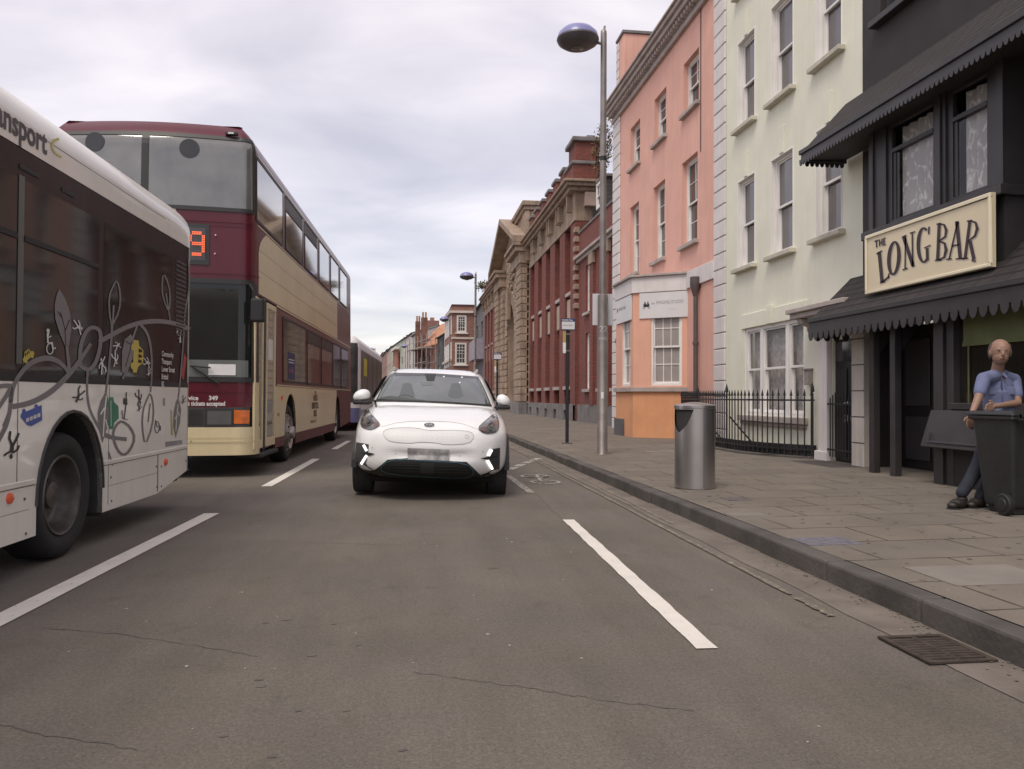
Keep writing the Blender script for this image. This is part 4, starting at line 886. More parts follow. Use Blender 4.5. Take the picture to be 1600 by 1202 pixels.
fb = Fr((5.83, 21.2, 0), (0, 1, 0), (1, 0, 0)); m = MB(fb); m.box(-.05, .82, .13, .62, -.06, -.002); m.build('grey_plinth_board', mat('slate_blue_box', (.11,.105,.115), .6, var=.1), by)

# ================================================================== STREET FURNITURE
def lamp(x, y, label, first=[None]):
    if first[0] is not None:
        c = copy_tree(first[0]); c.location = (x, y, .135); c['label'] = label; return c
    t = thing('street_lamp', label, 'street lamp', (x, y, .135), group='tall street lamps along the pavement'); local(t); first[0] = t
    m = MB(); m.lathe([(0, -.1), (.115, -.1), (.115, .0), (.098, .02), (.096, 2.95), (.09, 3.0), (.062, 3.02), (.058, 7.95), (.055, 8.02), (.03, 8.05), (0, 8.05)], n=20); m.build('post', STEEL, t, smooth=True)
    m = MB(); m.lathe([(.061, 5.55), (.066, 5.55), (.066, 5.63), (.061, 5.63)], n=20); m.build('collar', IRON, t, smooth=True)
    m = MB(); m.tube([(0, 0, 7.78), (-.16, 0, 7.80)], .03, 10); m.tube([(0, 0, 7.95), (.02, 0, 8.12)], .02, 8); m.split('arm', STEEL, t, smooth=True)
    a = (-.50, 0, 0)
    m = MB(); m.lathe([(.39, 7.85), (.37, 7.93), (.28, 8.02), (.14, 8.08), (0, 8.10)], c=a, n=36); m.build('dome', LAMPB, t, smooth=True)
    m = MB(); m.lathe([(.392, 7.852), (.40, 7.82), (.37, 7.76), (.28, 7.70), (.12, 7.66), (0, 7.655)], c=a, n=36); bw = m.build('underside', LAMPG, t, smooth=True)
    m = MB(); m.lathe([(.115, 7.655), (.10, 7.642), (0, 7.638)], c=a, n=24); m.build('lens', LENS, bw, smooth=True)
    return t
pl = onZ(941, 710, .135); print('lamp', pl)
lamp(pl.x, pl.y, 'nearest tall steel street lamp with blue domed head, stickers on its post')
lamp(3.64, 44.5, 'second street lamp along, standing before the brick house with white windows')
lamp(3.45, 69.5, 'third street lamp, small blue head in front of the brick house')
lamp(-.3, 108, 'small distant street lamp before the pale green houses'); lamp(-5.0, 116, 'tiny far street lamp just above the roof of the third bus')
# stickers on the near post and the blank sign behind it
def on_post(name, z0, z1, a0, a1, M, label, r=.0985, cat='sticker'):
    m = MB(); m.lathe([(r, z0), (r, z1)], c=(pl.x, pl.y, .135), n=8, a0=a0, a1=a1); return tag(m.build(name, M), label, cat)
on_post('sticker', 1.05, 1.17, -120, -90, WHITEP, 'small round white sticker low on the near lamp post'); on_post('sticker', .76, .82, -120, -92, mat('sticker_grey', (.45,.43,.42), .6), 'faded grey sticker lowest on the near lamp post')
m = MB(); 
for (tx, zz, sz, dx) in (('22', 2.30, .16, -.09), ('HA231', 2.15, .075, -.10)):
    add_text(m, tx, lambda x, y: (lambda a: (pl.x+.1005*math.sin(a), pl.y-.1005*math.cos(a), .135+zz+y))((x+dx)/.1), size=sz, bold=.003)
tag(m.build('post_number', mat('pale_marking', (.5,.48,.47), .7), recalc=False), 'pale stencilled number on the near lamp post below the blank sign', 'number')
sp = onP(942, 484, (0, pl.y+.13, 0), (0, 1, 0)); t = thing('blank_sign', 'blank white sign plate fixed behind the near lamp post', 'sign', (sp.x, sp.y, sp.z-.3)); local(t)
m = MB(); m.box(-.20, .20, -.004, .004, 0, .60); m.build('plate', mat('sign_back_white', (.66,.64,.66), .5, var=.03), t, bevel=.003); m = MB(); m.box(-.06, .06, -.04, -.0045, .12, .16); m.box(-.06, .06, -.04, -.0045, .44, .48); m.split('bracket', STEEL, t)
# bus stop poles
def stop(x, y, label, first=[None]):
    if first[0] is not None:
        c = copy_tree(first[0]); c.location = (x, y, .135); c['label'] = label; return c
    t = thing('bus_stop_pole', label, 'bus stop', (x, y, .135), group='bus stop poles on the pavement'); local(t); first[0] = t
    m = MB(); m.lathe([(0, -.1), (.04, -.1), (.04, 2.88), (0, 2.88)], n=14); m.build('pole', mat('dark_navy_pole', (.022,.02,.028), .5, var=.2), t, smooth=True); m = MB(); m.lathe([(.13, .0), (.12, .025), (.045, .03)], n=18); m.build('base_collar', KERB, t)
    m = MB(); m.box(-.165, .175, -.06, -.04, 2.60, 2.875); f = m.build('flag', mat('flag_blue', (.035,.045,.13), .4, var=.05), t, bevel=.004); m = MB(); m.box(-.145, .155, -.066, -.0605, 2.625, 2.80); m.build('flag_panel', mat('flag_white', (.70,.68,.70), .5, var=.02), f)
    m = MB(); add_text(m, 'Hawkfin Place', lambda x, y: (-.14+x*.95, -.0625, 2.822+y), size=.046, bold=.001); m.build('stop_name', WHITEP, f, recalc=False); m = MB(); add_text(m, 'Bristol 349', lambda x, y: (-.11+x, -.0665, 2.70+y), size=.045); m.build('route_text', INKD, f, recalc=False)
    m = MB(); m.box(-.115, -.045, -.045, -.035, 2.33, 2.595); m.build('tariff_plate', mat('ochre_plate', (.45,.32,.12), .6), t); m = MB(); m.box(-.115, -.045, -.045, -.035, 2.08, 2.326); m.build('small_plate', WHITEP, t)
    m = MB(); m.box(-.045, .05, -.05, .045, 2.50, 2.53); m.box(-.045, .05, -.05, .045, 2.12, 2.15); m.split('clamp', STEEL, t); return t
ps = onZ(886, 694, .135); stop(ps.x, ps.y, 'near bus stop pole with blue and white flag left of the tall lamp'); pf = onP(778.5, 549, (3.55, 0, 0), (1, 0, 0)); stop(3.55, 32.3, 'far bus stop pole with white flag just beyond the white car')
# litter bin
lb = onZ(1084, 765, .145); print('bin', lb)
t = thing('litter_bin', 'round brushed steel litter bin with side opening on the pavement', 'litter bin', (lb.x+.09, lb.y+.21, .145)); local(t); R = .235; t.scale = (1, 1, 1.09)
m = MB(); n = 144
def mouth(z):      # half width (degrees) of the scooped opening at this height
    q = (z-.60)/(.845-.60); return -1 if q <= 0 or z > .846 else 46*math.sqrt(min(q, 1))*(1 if q > .3 else (q/.3)**.3)
zz = [0, .015, .30, .55]+[.60+.007*k for k in range(36)]+[.86]
for k in range(len(zz)-1):
    h0_, h1_ = mouth(zz[k]), mouth(zz[k+1]); A = 200
    def col(h): return [A+max(h, 0)+(360-2*max(h, 0))*j/n for j in range(n+1)]
    ca, cb_ = col(h0_), col(h1_)
    for j in range(n):
        if zz[k+1] > .846: ca = cb_ = col(-1)
        r0 = R
        P = lambda a, z: (R*math.cos(rad(a)), R*math.sin(rad(a)), z)
        m.face([P(ca[j], zz[k]), P(ca[j+1], zz[k]), P(cb_[j+1], zz[k+1]), P(cb_[j], zz[k+1])])
m.build('body', STEELB, t, smooth=True, merge=True)
m = MB(); m.lathe([(R-.02, .50), (R-.02, .86)], n=40); m.lathe([(0, .5), (R-.02, .5)], n=40); m.build('liner', mat('bin_dark', (.03,.028,.028), .8), t, smooth=True)
m = MB(); m.lathe([(R+.004, .858), (R+.008, .862), (R+.008, .888), (R-.01, .90), (.10, .918), (.05, .925), (0, .927)], n=48); m.build('lid', STEELB, t, smooth=True)
m = MB(); m.box(.02, .026, -R-.004, -R+.01, .02, .85); m.build('door_seam', mat('seam_dark', (.10,.095,.09), .5), t)
# railings round the basement area
rl = thing('iron_railings', 'black iron spearhead railings round the area before the green house', 'railings', (6.1, 15, .15))
P0_ = [onZ(1272, 717, .17), onZ(1200, 713, .16), onZ(1140, 706, .16), onZ(1085, 694, .16), onZ(1062, 685, .16)]
P0_ = [Vector((p.x, p.y)) for p in P0_]; print('rail', P0_); PP = smoothpath(P0_, 2)
Ls = [0]
for a, b in zip(PP[:-1], PP[1:]): Ls.append(Ls[-1]+(b-a).length)
def along(s):
    for k in range(len(PP)-1):
        if s <= Ls[k+1]: return PP[k].lerp(PP[k+1], (s-Ls[k])/max(Ls[k+1]-Ls[k], 1e-6))
    return PP[-1]
m = MB(); s_ = .05
while s_ < Ls[-1]:
    p = along(s_); m.tube([(p.x, p.y, .20), (p.x, p.y, 1.24)], .012, 6); m.lathe([(.0, 1.24), (.027, 1.255), (.018, 1.30), (0, 1.38)], c=(p.x, p.y, 0), n=6); s_ += .128
m.build('bars', IRON, rl)
m = MB()
for z in (.30, 1.16): 
    for a, b in zip(PP[:-1], PP[1:]): m.hexa([(a.x-.012, a.y, z), (b.x-.012, b.y, z), (b.x+.012, b.y, z), (a.x+.012, a.y, z), (a.x-.012, a.y, z+.03), (b.x-.012, b.y, z+.03), (b.x+.012, b.y, z+.03), (a.x+.012, a.y, z+.03)])
m.split('rail', IRON, rl)
for s_ in (.03, Ls[-1]*.33, Ls[-1]*.62, Ls[-1]*.98):
    p = along(s_); m = MB(); m.tube([(p.x, p.y, .15), (p.x, p.y, 1.30)], .02, 8); m.lathe([(0, 1.30), (.038, 1.33), (.028, 1.40), (0, 1.50)], c=(p.x, p.y, 0), n=8); m.build('post', IRON, rl)
for s_ in (Ls[-1]*.33, Ls[-1]*.62): p = along(s_); m = MB(); m.tube([(p.x+.05, p.y, .85), (p.x+.6, p.y-.1, .2)], .016, 6); m.build('stay', IRON, rl)
m = MB()
for a, b in zip(PP[:-1], PP[1:]):
    m.hexa([(a.x-.10, a.y, .10), (b.x-.10, b.y, .10), (b.x+.14, b.y, .10), (a.x+.14, a.y, .10), (a.x-.10, a.y, .205), (b.x-.10, b.y, .205), (b.x+.14, b.y, .205), (a.x+.14, a.y, .205)])
m.build('stone_base', KERB, rl, bevel=.01)
m = MB()
for a, b in zip(PP[:-1], PP[1:]): m.hexa([(a.x+.03, a.y, .206), (b.x+.03, b.y, .206), (b.x+.045, b.y, .206), (a.x+.045, a.y, .206), (a.x+.03, a.y, .40), (b.x+.03, b.y, .40), (b.x+.045, b.y, .40), (a.x+.045, a.y, .40)])
m.build('kick_plate', IRON, rl)
# gate rail across the dark door
t = thing('iron_gate', 'low black iron gate before the dark door left of the pub', 'gate', (6.9, gd[0], .15)); a = W7(gd[0]+.02, 0, -.10); b = W7(gd[1]-.02, 0, -.10)
m = MB(); m.box(a.x-.012, a.x+.012, a.y, b.y, 1.10, 1.13); m.box(a.x-.012, a.x+.012, a.y, b.y, .35, .38); m.split('rail', IRON, t)
m = MB()
for k in range(9): y = a.y+.08+(b.y-a.y-.16)*k/8; m.tube([(a.x, y, .25), (a.x, y, 1.22+.12*math.sin(math.pi*k/8))], .010, 6)
m.build('bars', IRON, t)

# ================================================================== FAR HOUSES
fw_ = mat('far_white_trim', (.66, .62, .58), .7, var=.03); fcream = mat('far_cream', (.56,.49,.42), .8, var=.08); fgl = mat('far_glass', (.07,.065,.07), .1, var=.3)
def house(name, label, pa, pb, ztop, M, cols=2, rows=((1.2, 3.0), (4.6, 6.4), (7.6, 9.2)), depth=7, roof=1.8, wm=None, group=None, rm=None, ww=.42, chim=0):
    """terrace house: street face from pa (near end) to pb (far end)"""
    pa, pb = Vector((*pa, 0)), Vector((*pb, 0)); U = (pb-pa); Ln = U.length; U.normalize(); Nn = Vector((U.y, -U.x, 0))
    fr = Fr(pa, U, Nn); h = thing(name, label, 'house', tuple(pa.lerp(pb, .5)), group=group)
    m = MB(fr); cw = Ln/cols; hs = []
    for c in range(cols):
        for a, b in rows: hs.append((cw*(c+.5)-cw*ww/2, cw*(c+.5)+cw*ww/2, a, b))
    m.wall(0, Ln, 0, ztop, hs, depth=.15); m.face([(0, 0, 0), (0, 0, depth), (0, ztop, depth), (0, ztop, 0)]); m.face([(Ln, 0, 0), (Ln, ztop, 0), (Ln, ztop, depth), (Ln, 0, depth)]); m.face([(0, 0, depth), (Ln, 0, depth), (Ln, ztop, depth), (0, ztop, depth)])
    m.face([(0, ztop, 0), (0, ztop, depth), (0, ztop+roof, depth/2)]); m.face([(Ln, ztop, 0), (Ln, ztop, depth), (Ln, ztop+roof, depth/2)]); m.build('wall', M, h)
    for a, b, c, d in hs:
        m = MB(fr); m.box(a, b, c, d, .10, .16); w_ = m.build('window', wm or fw_, h); m = MB(fr)
        k = 2
        for i in range(2):
            for j in range(2): m.box(a+.08+(b-a-.12)*i/2, a+.04+(b-a-.08)*(i+1)/2-.02, c+.08+(d-c-.1)*j/2, c+.04+(d-c-.08)*(j+1)/2, .085, .098)
        m.build('pane', fgl, w_)
    m = MB(fr); m.face([(-.15, ztop, -.25), (Ln+.15, ztop, -.25), (Ln+.15, ztop+roof, depth/2), (-.15, ztop+roof, depth/2)]); m.face([(-.15, ztop, depth+.2), (Ln+.15, ztop, depth+.2), (Ln+.15, ztop+roof+.01, depth/2), (-.15, ztop+roof+.01, depth/2)])
    m.box(-.1, Ln+.1, ztop-.14, ztop+.0, -.28, -.01); rf = m.build('roof', rm or SLATE, h)
    for k in range(chim):
        u = Ln*(k+.3)/max(chim, 1); m = MB(fr); m.box(u-.5, u+.5, ztop+roof*.2, ztop+roof+1.1, depth*.35, depth*.6); cb_ = m.build('chimney', BRKF, rf); m = MB(fr)
        for q in (-.3, .0, .3): m.lathe([(.13, 0), (.10, .55), (0, .55)], c=(0, 0, 0), n=8) if False else m.box(u+q-.1, u+q+.1, ztop+roof+1.1, ztop+roof+1.65, depth*.42, depth*.5)
        m.build('chimney_pot', mat('terracotta', (.35,.17,.11), .8), cb_)
    return h, fr
def P2(px, Y, py=560): p = onY(px, py, Y); return (p.x, p.y)
zat = lambda px, py, Y: onY(px, py, Y).z
# grey rendered house just beyond the hall
h, fr = house('grey_house', 'dark grey rendered house with a white window beyond the brick hall', P2(757, ye_+.6), P2(742.5, ye_+12), zat(757, 468, ye_+.6), mat('far_grey_render', (.16,.145,.15), .85, var=.1), cols=2, rows=((1.2, 3.2), (7.3, 8.9)), roof=.6)
m = MB(fr); m.box(1.0, 9, 5.0, 7.0, -.9, -.0); m.build('oriel', mat('lilac_panel', (.30,.27,.32), .6), h)
# Georgian brick house with an end face towards the camera
YG = ye_+11.5; gx0 = P2(706.5, YG)[0]; gx1 = P2(741, YG)[0]; zG = zat(720, 476, YG); print('georgian', YG, gx0, gx1, zG)
g = thing('corner_brick_house', 'three storey red brick house end with two big white sash windows behind the second lamp', 'house', ((gx0+gx1)/2, YG, .2))
ff = Fr((gx0, YG, 0), (1, 0, 0), (0, 1, 0)); W_ = gx1-gx0
def fpx(px, py): return ff.uv(px, py)
wu = [fpx(713.5, 520), fpx(729, 493)]; wl = [fpx(711, 570), fpx(729, 536)]
m = MB(ff); m.wall(0, W_, 0, zG-.15, [(wu[0][0], wu[1][0], wu[0][1], wu[1][1]), (wl[0][0], wl[1][0], wl[0][1], wl[1][1])], depth=.15); m.build('wall', BRKF, g)
sx0 = P2(694.5, YG+11)[0]; fs_ = Fr((gx0, YG, 0), (sx0-gx0, 11, 0), (1, .1, 0)); Ls_ = 11.0; hs = [(.8+2.6*k, 2.4+2.6*k, a, b) for k in range(4) for a, b in ((1.0, 3.2), (wl[0][1], wl[1][1]), (wu[0][1], wu[1][1]))]
m = MB(fs_); m.wall(0, Ls_, 0, zG-.15, hs, depth=.12); m.build('street_wall', BRKF, g)
for a, b, c, d in hs:
    m = MB(fs_); m.box(a-.12, b+.12, c-.12, d+.12, -.05, .1); w_ = m.build('window', fw_, g)
for a, b in (wu, wl):
    sash(g, ff, a[0], b[0], a[1], b[1], -.02, fw=.17, cols=3, rows=(2, 3), bar=.05, M=fw_, G=fgl, sill=(.18, .14, .2, fw_))
m = MB(ff); zc_ = fpx(720, 488)[1]; m.box(-.25, W_, zc_-.1, zc_+.15, -.25, -.002); m.box(-.12, W_, fpx(720, 527)[1]-.22, fpx(720, 527)[1]+.0, -.12, -.002); m.split('cornice', fcream, g); m = MB(ff); m.box(-.1, W_, zG-.15, zG, -.1, 9); m.build('coping', BRKD, g)
m = MB(fs_); m.box(0, Ls_, zc_-.1, zc_+.15, -.35, -.06); m.box(0, Ls_, 5.2, 5.45, -.3, -.06); m.build('string_course', fcream, g)
# dark slate-grey gable house
h, fr = house('dark_house', 'charcoal rendered house with white windows right of the scaffolding', P2(697, YG+16), P2(683, YG+26), zat(695, 520, YG+16), mat('far_charcoal', (.075,.072,.078), .85), cols=2, rows=((1.2, 3.4), (4.4, 5.6), (6.7, 9.0)), roof=1.0, ww=.4)
# scaffolded brick house with orange roof sheet
YS = YG+30; h, fr = house('scaffolded_house', 'brick house wrapped in scaffolding with an orange sheeted roof', P2(685, YS), P2(652.5, YS+14), zat(670, 540, YS+5), BRKF, cols=4, rows=((1.2, 3.6), (5.0, 7.6)), roof=4.2, rm=mat('orange_sheeting', (.50,.235,.13), .8, var=.25, vs=1.5, dirt=.3, dc=(.3,.2,.15)), depth=8, chim=0)
for (pa_, pb_, pt_) in ((649, 657, 503), (658, 668, 497)):
    a = onY(pa_, pt_, YS+10); b = onY(pb_, pt_, YS+10); m = MB(); m.box(a.x, b.x, YS+9, YS+11.5, 6, a.z); c_ = m.build('chimney', mat('sooty_brick', (.15,.075,.055), .9, var=.3, vs=1), h); m = MB()
    for q in (.15, .6): xx = a.x+(b.x-a.x)*q; m.box(xx, xx+.28, YS+9.5, YS+9.9, a.z, a.z+.9)
    m.build('chimney_pot', MATS.get('terracotta') or mat('terracotta', (.35,.17,.11), .8), c_)
st = thing('scaffolding', 'scaffolding poles and pale platforms round the distant brick house', 'scaffolding', (fr(7, 0, -1).x, fr(7, 0, -1).y, .1)); Lf_ = 15; m = MB()
for u in (0.2, 4, 8, 12, 15.5):
    for d in (-.5, -1.9): m.box(u-.06, u+.06, 0, 10.8, d-.06, d+.06)
m.tf = fr; st_ = MB(fr)
for u in (0.2, 3.2, 6.2, 9.2, 12.2, 15.5):
    for d in (-.4, -1.8): st_.box(u-.05, u+.05, .1, 10.6, d-.05, d+.05)
for v in (2.3, 4.4, 6.4, 8.6, 9.7):
    for d in (-.4, -1.8): st_.box(0, 15.6, v-.04, v+.04, d-.11, d-.051)
st_.build('poles', mat('scaffold_tube', (.30,.26,.25), .5), st); m = MB(fr)
for v in (4.45, 8.65): m.box(3, 13.5, v, v+.14, -2.0, -.3)
m.split('platform', mat('scaffold_board', (.42,.34,.29), .8), st)
# the curving row beyond
row = [('white_house', 'white rendered house left of the scaffolding', 652, 644, YS+16, YS+24, 520, (.50,.47,.44), 2), ('white_house', 'pinkish white house with dark small windows further down the row', 644, 631, YS+24, YS+40, 520, (.56,.52,.48), 3), ('pale_green_house', 'pale green house in the far terrace, tall end against the sky', 631, 612, YS+40, YS+68, 529, (.42,.45,.36), 4),
       ('cream_house', 'cream house with a brick red front at the far bend', 612, 605, YS+68, YS+92, 541, (.44,.36,.31), 3), ('far_brick_house', 'small distant brick house at the far bend of the street', 605, 598, YS+92, YS+130, 546, (.30,.17,.14), 3), ('far_brick_house', 'farthest brick house, beside the third bus', 598, 590, YS+130, YS+190, 551, (.26,.16,.14), 3), ('far_brick_house', 'tiny dark house closing the street behind the third bus', 590, 577, YS+190, YS+260, 560, (.2,.16,.16), 3)]
for i, (nm, lb_, a, b, ya, ybb, pt, c, nc) in enumerate(row):
    h, fr = house(nm, lb_, P2(a, ya), P2(b, ybb), zat(a, pt, ya), mat('far_%d' % i, c, .85, var=.1, dirt=.15), cols=nc, rows=((1.4, 3.4), (4.8, 6.8), (7.8, 9.2)), roof=1.6, depth=9, chim=1 if i in (1, 3, 5) else 0, ww=.4)
t = thing('shop_hoarding', 'rust red panel under a white fascia on the distant terrace', 'hoarding', (P2(618, YS+60)[0], YS+60, 0)); p0 = onY(617, 560, YS+58); p1 = onY(624, 560, YS+48); m = MB()
m.hexa([(p0.x-.4, p0.y, .2), (p1.x-.4, p1.y, .2), (p1.x-.1, p1.y, .2), (p0.x-.1, p0.y, .2), (p0.x-.4, p0.y, zat(620, 548, YS+52)), (p1.x-.4, p1.y, zat(620, 548, YS+52)), (p1.x-.1, p1.y, zat(620, 548, YS+52)), (p0.x-.1, p0.y, zat(620, 548, YS+52))]); m.build('panel', mat('rust_panel', (.33,.14,.10), .8), t)
z_ = zat(620, 548, YS+52); m = MB(); m.hexa([(p0.x-.9, p0.y, z_), (p1.x-.9, p1.y-2, z_), (p1.x-.1, p1.y-2, z_), (p0.x-.1, p0.y, z_), (p0.x-.9, p0.y, z_+.5), (p1.x-.9, p1.y-2, z_+.5), (p1.x-.1, p1.y-2, z_+.5), (p0.x-.1, p0.y, z_+.5)]); m.build('fascia', fw_, t)
# ================================================================== BUSES
_d = ray(683, 620); TH = math.atan2(_d.x, _d.y); RL = Matrix.Rotation(-TH, 4, 'Z'); RLi = RL.inverted()
XS = -2.69
class Bus:
    def __init__(s, name, label, Y0, W, Lb, r=.22, bow=.10, flip=False, inset=None):
        s.Y0, s.W, s.L, s.r, s.bow, s.flip = Y0, W, Lb, r, bow, flip; s.inset = inset or (lambda z: 0)
        loc = RL @ Vector((XS, Y0, 0)); s.t = thing(name, label, 'bus', tuple(loc), rz=-TH); local(s.t)
        s.c = math.pi/2*r; s.fl = W-2*r
    def tf(s, x, y, z): return (x, -y if s.flip else y, z)
    def mb(s): return MB(s.tf)
    def px(s, px, py, off=0):
        n = RL @ Vector((1, 0, 0)); P = RL @ Vector((XS+off, s.Y0, 0)); p = RLi @ onP(px, py, P, n)
        y = p.y-s.Y0; return (-y if s.flip else y), p.z
    def pf(s, px, py, off=0):       # front face (plane y = -off)
        n = RL @ Vector((0, 1, 0)); P = RL @ Vector((XS, s.Y0-off, 0)); p = RLi @ onP(px, py, P, n); return p.x-XS, p.z
    def pt(s, t, o=0, ins=0):
        def raw(t):
            if t <= 0: return Vector((0, s.r-t))
            if t <= s.c: a = t/s.r; return Vector((-s.r+s.r*math.cos(a), s.r-s.r*math.sin(a)))
            if t <= s.c+s.fl: q = (t-s.c)/s.fl; return Vector((-s.r-(t-s.c), -s.bow*math.sin(math.pi*q)))
            if t <= 2*s.c+s.fl: a = (t-s.c-s.fl)/s.r; return Vector((-s.W+s.r-s.r*math.sin(a), s.r-s.r*math.cos(a)))
            return Vector((-s.W, s.r+(t-2*s.c-s.fl)))
        p = raw(t); d = (raw(t+.004)-raw(t-.004)).normalized(); nn = Vector((-d.y, d.x))
        if nn.dot(p-Vector((-s.W/2, s.L/2))) < 0: nn = -nn
        return p+nn*(o-ins)
    def ts(s, t0, t1):
        T = [t0]; t = t0
        while t < t1-1e-6:
            st = .05 if (-.01 <= t < s.c or s.c+s.fl-.01 <= t < 2*s.c+s.fl) else (.12 if s.c <= t < s.c+s.fl else 1.0)
            nx = min(t+st, t1)
            for k in (0, s.c, s.c+s.fl, 2*s.c+s.fl):
                if t < k-1e-6 < nx-1e-6 and nx > k: nx = k
            t = nx; T.append(t)
        return T
    def shell(s, m, t0, t1, zs, o=0):
        T = s.ts(t0, t1)
        for a, b in zip(T[:-1], T[1:]):
            for z0, z1 in zip(zs[:-1], zs[1:]):
                p, q = s.pt(a, o, s.inset(z0)), s.pt(b, o, s.inset(z0)); P, Q = s.pt(a, o, s.inset(z1)), s.pt(b, o, s.inset(z1))
                m.face([(p.x, p.y, z0), (q.x, q.y, z0), (Q.x, Q.y, z1), (P.x, P.y, z1)])
        return m
    def cap(s, m, z, o=0):
        T = s.ts(-s.L+s.r, 2*s.c+s.fl+s.L-s.r); m.f.append([m.p(*s.pt(t, o, s.inset(z)), z) for t in T]); return m
    def poly(s, m, pts, x0=-.03, x1=0.0): m.prism(pts, x0, x1, order=lambda a, b, c: (c, a, b)); return m
    def ty(s, y): return s.r-y      # side position -> outline parameter
def arch(yc, zc, hw, hh, n=14, z0=None):
    """points of a wheel arch, from its near foot over the top to its far foot"""
    return [(yc-hw*math.cos(math.pi*k/n), zc+hh*math.sin(math.pi*k/n)) for k in range(n+1)]
TYRE = mat('tyre', (.022, .021, .021), .85, var=.2, vs=6, bump=.3, bs=40, dirt=.3, dc=(.05,.045,.04)); RIM = mat('steel_rim', (.15, .135, .125), .45, metal=.6, var=.3, vs=8, dirt=.5, dc=(.05,.035,.03)); BLK = mat('black_rubber', (.016, .015, .016), .6)
def wheel(bus, yc, zc, R, x=-.06, dish=-.16, w=.28, flip=1, rimc=None):
    m = bus.mb(); c = (0, yc, zc)
    pr = [(R*.64, x-.02), (R*.72, x+.005), (R*.88, x+.012), (R*.96, x-.01), (R, x-.05), (R, x-w+.03), (R*.95, x-w), (R*.6, x-w)]
    m.lathe(pr, c=c, axis='x', n=48); o = m.build('wheel', TYRE, bus.t, smooth=True)
    m = bus.mb(); m.lathe([(R*.645, x-.015), (R*.63, x-.004), (R*.60, x-.01), (R*.57, x-.06), (R*.55, x+dish+.05), (R*.50, x+dish+.02), (R*.36, x+dish), (R*.30, x+dish+.03), (R*.22, x+dish+.05), (R*.2, x+dish+.12), (0, x+dish+.13)], c=c, axis='x', n=48); rm = m.build('rim', rimc or RIM, o, smooth=True)
    m = bus.mb()
    for k in range(8): a = k*math.pi/4; m.lathe([(0, x+dish+.055), (.018, x+dish+.05), (.018, x+dish+.01)], c=(0, yc+R*.30*math.cos(a), zc+R*.30*math.sin(a)), axis='x', n=6)
    m.build('wheel_nuts', RIM, rm)
    return o
# ------------------------------------------------------------------ white single decker (rear end at the far end)
WBUS = mat('white_coach_paint', (.84, .79, .71), .35, var=.04, vs=.7, coat=.5, streak=.16, dc=(.35,.31,.26)); WSK = mat('white_skirt_paint', (.80, .74, .66), .4, var=.06, vs=2, coat=.3, dirt=.2, dc=(.3,.26,.22))
BAND = mat('tinted_band', (.030, .025, .025), .2, var=.15, spec=.12); BGL = mat('bus_glass', (.030, .031, .028), .06, var=.35, vs=1, spec=.2)
VINE = mat('vine_grey', (.20, .182, .182), .5, var=.05)
ins1 = lambda z: 0 if z < 2.97 else max(0, (z-2.97)/.25)**2*.17
_q = RLi @ onP(299.5, 620, RL @ Vector((XS, 8, 0)), RL @ Vector((1, 0, 0))); print('rear end', _q)
wb = Bus('single_decker_bus', 'white single decker bus with grey leaf vines and small stickers along its side', _q.y, 2.55, 10.9, r=.14, bow=.06, flip=True, inset=ins1)
yk = lambda px, py=620: wb.px(px, py)[0]
Lw = 10.65; tS = wb.ty(Lw)
yar = (yk(162), yk(59)); ycw = (yar[0]+yar[1])/2; hw = (yar[1]-yar[0])/2; print('white wheel', ycw, hw, 'band', wb.px(293, 600), wb.px(0, 588), wb.px(290, 386))
ZB = .25; ZK = .63
y_k = yk(247); ye2 = .02
low = [(wb.r, .39), (y_k, ZB), (ycw-hw, ZB)]+[(a, b) for a, b in [(ycw-hw*math.cos(math.pi*k/16), .45+.62*math.sin(math.pi*k/16)) for k in range(17)]]+[(ycw+hw, ZB), (Lw, ZB), (Lw, 1.32), (wb.r, 1.32)]
m = wb.mb(); wb.poly(m, low, -.04, 0); bd = m.build('side_panel', WBUS, wb.t)
m = wb.mb(); wb.shell(m, -.01, wb.c*2+wb.fl+Lw, [.39, 1.32]); wb.shell(m, -.02, wb.c*2+wb.fl+Lw, [1.32, 2.80]); wb.shell(m, wb.ty(yk(293.5)), wb.c, [1.32, 2.80]); m.build('rear_body', WBUS, wb.t, smooth=True)
m = wb.mb(); wb.shell(m, tS, wb.c*2+wb.fl+Lw, [2.80, 2.9, 2.97, 3.03, 3.08, 3.13, 3.17, 3.20, 3.22]); wb.cap(m, 3.22); m.build('roof', WBUS, wb.t, smooth=True, merge=True)
m = wb.mb(); wb.poly(m, [(yk(293.5), 1.335), (Lw, 1.335), (Lw, 2.795), (yk(293.5), 2.795)], -.05, -.003); bnd = m.build('window_band', BAND, wb.t)
m = wb.mb(); wb.poly(m, [(yk(293.5), 1.285), (Lw, 1.285), (Lw, 1.335), (yk(293.5), 1.335)], -.05, .0015); m.build('waist_rubber', BLK, wb.t)
def wpane(a, b, z0, z1, hop=None, name='window'):
    m = wb.mb(); wb.poly(m, [(a, z0), (b, z0), (b, z1), (a, z1)], -.0029, -.0015); o = m.build(name, BGL, bnd)
    if hop:
        m = wb.mb(); wb.poly(m, [(a, hop-.018), (b, hop-.018), (b, hop+.018), (a, hop+.018)], -.0015, .008); m.build('hopper_bar', BLK, o) if False else m.build('hopper_bar', BLK, bnd)
ya, ybb_, yc2, yd = yk(268), yk(160), yk(152), yk(34)
wpane(ya, ybb_, 1.36, 2.60); wpane(yc2, yd, 1.36, 2.60, 2.22); wpane(yd+.09, yd+1.5, 1.36, 2.60, 2.22); wpane(yd+1.6, Lw-.1, 1.36, 2.6, 2.22)
m = wb.mb(); PIL = mat('grey_green_pillar', (.10,.105,.092), .4)
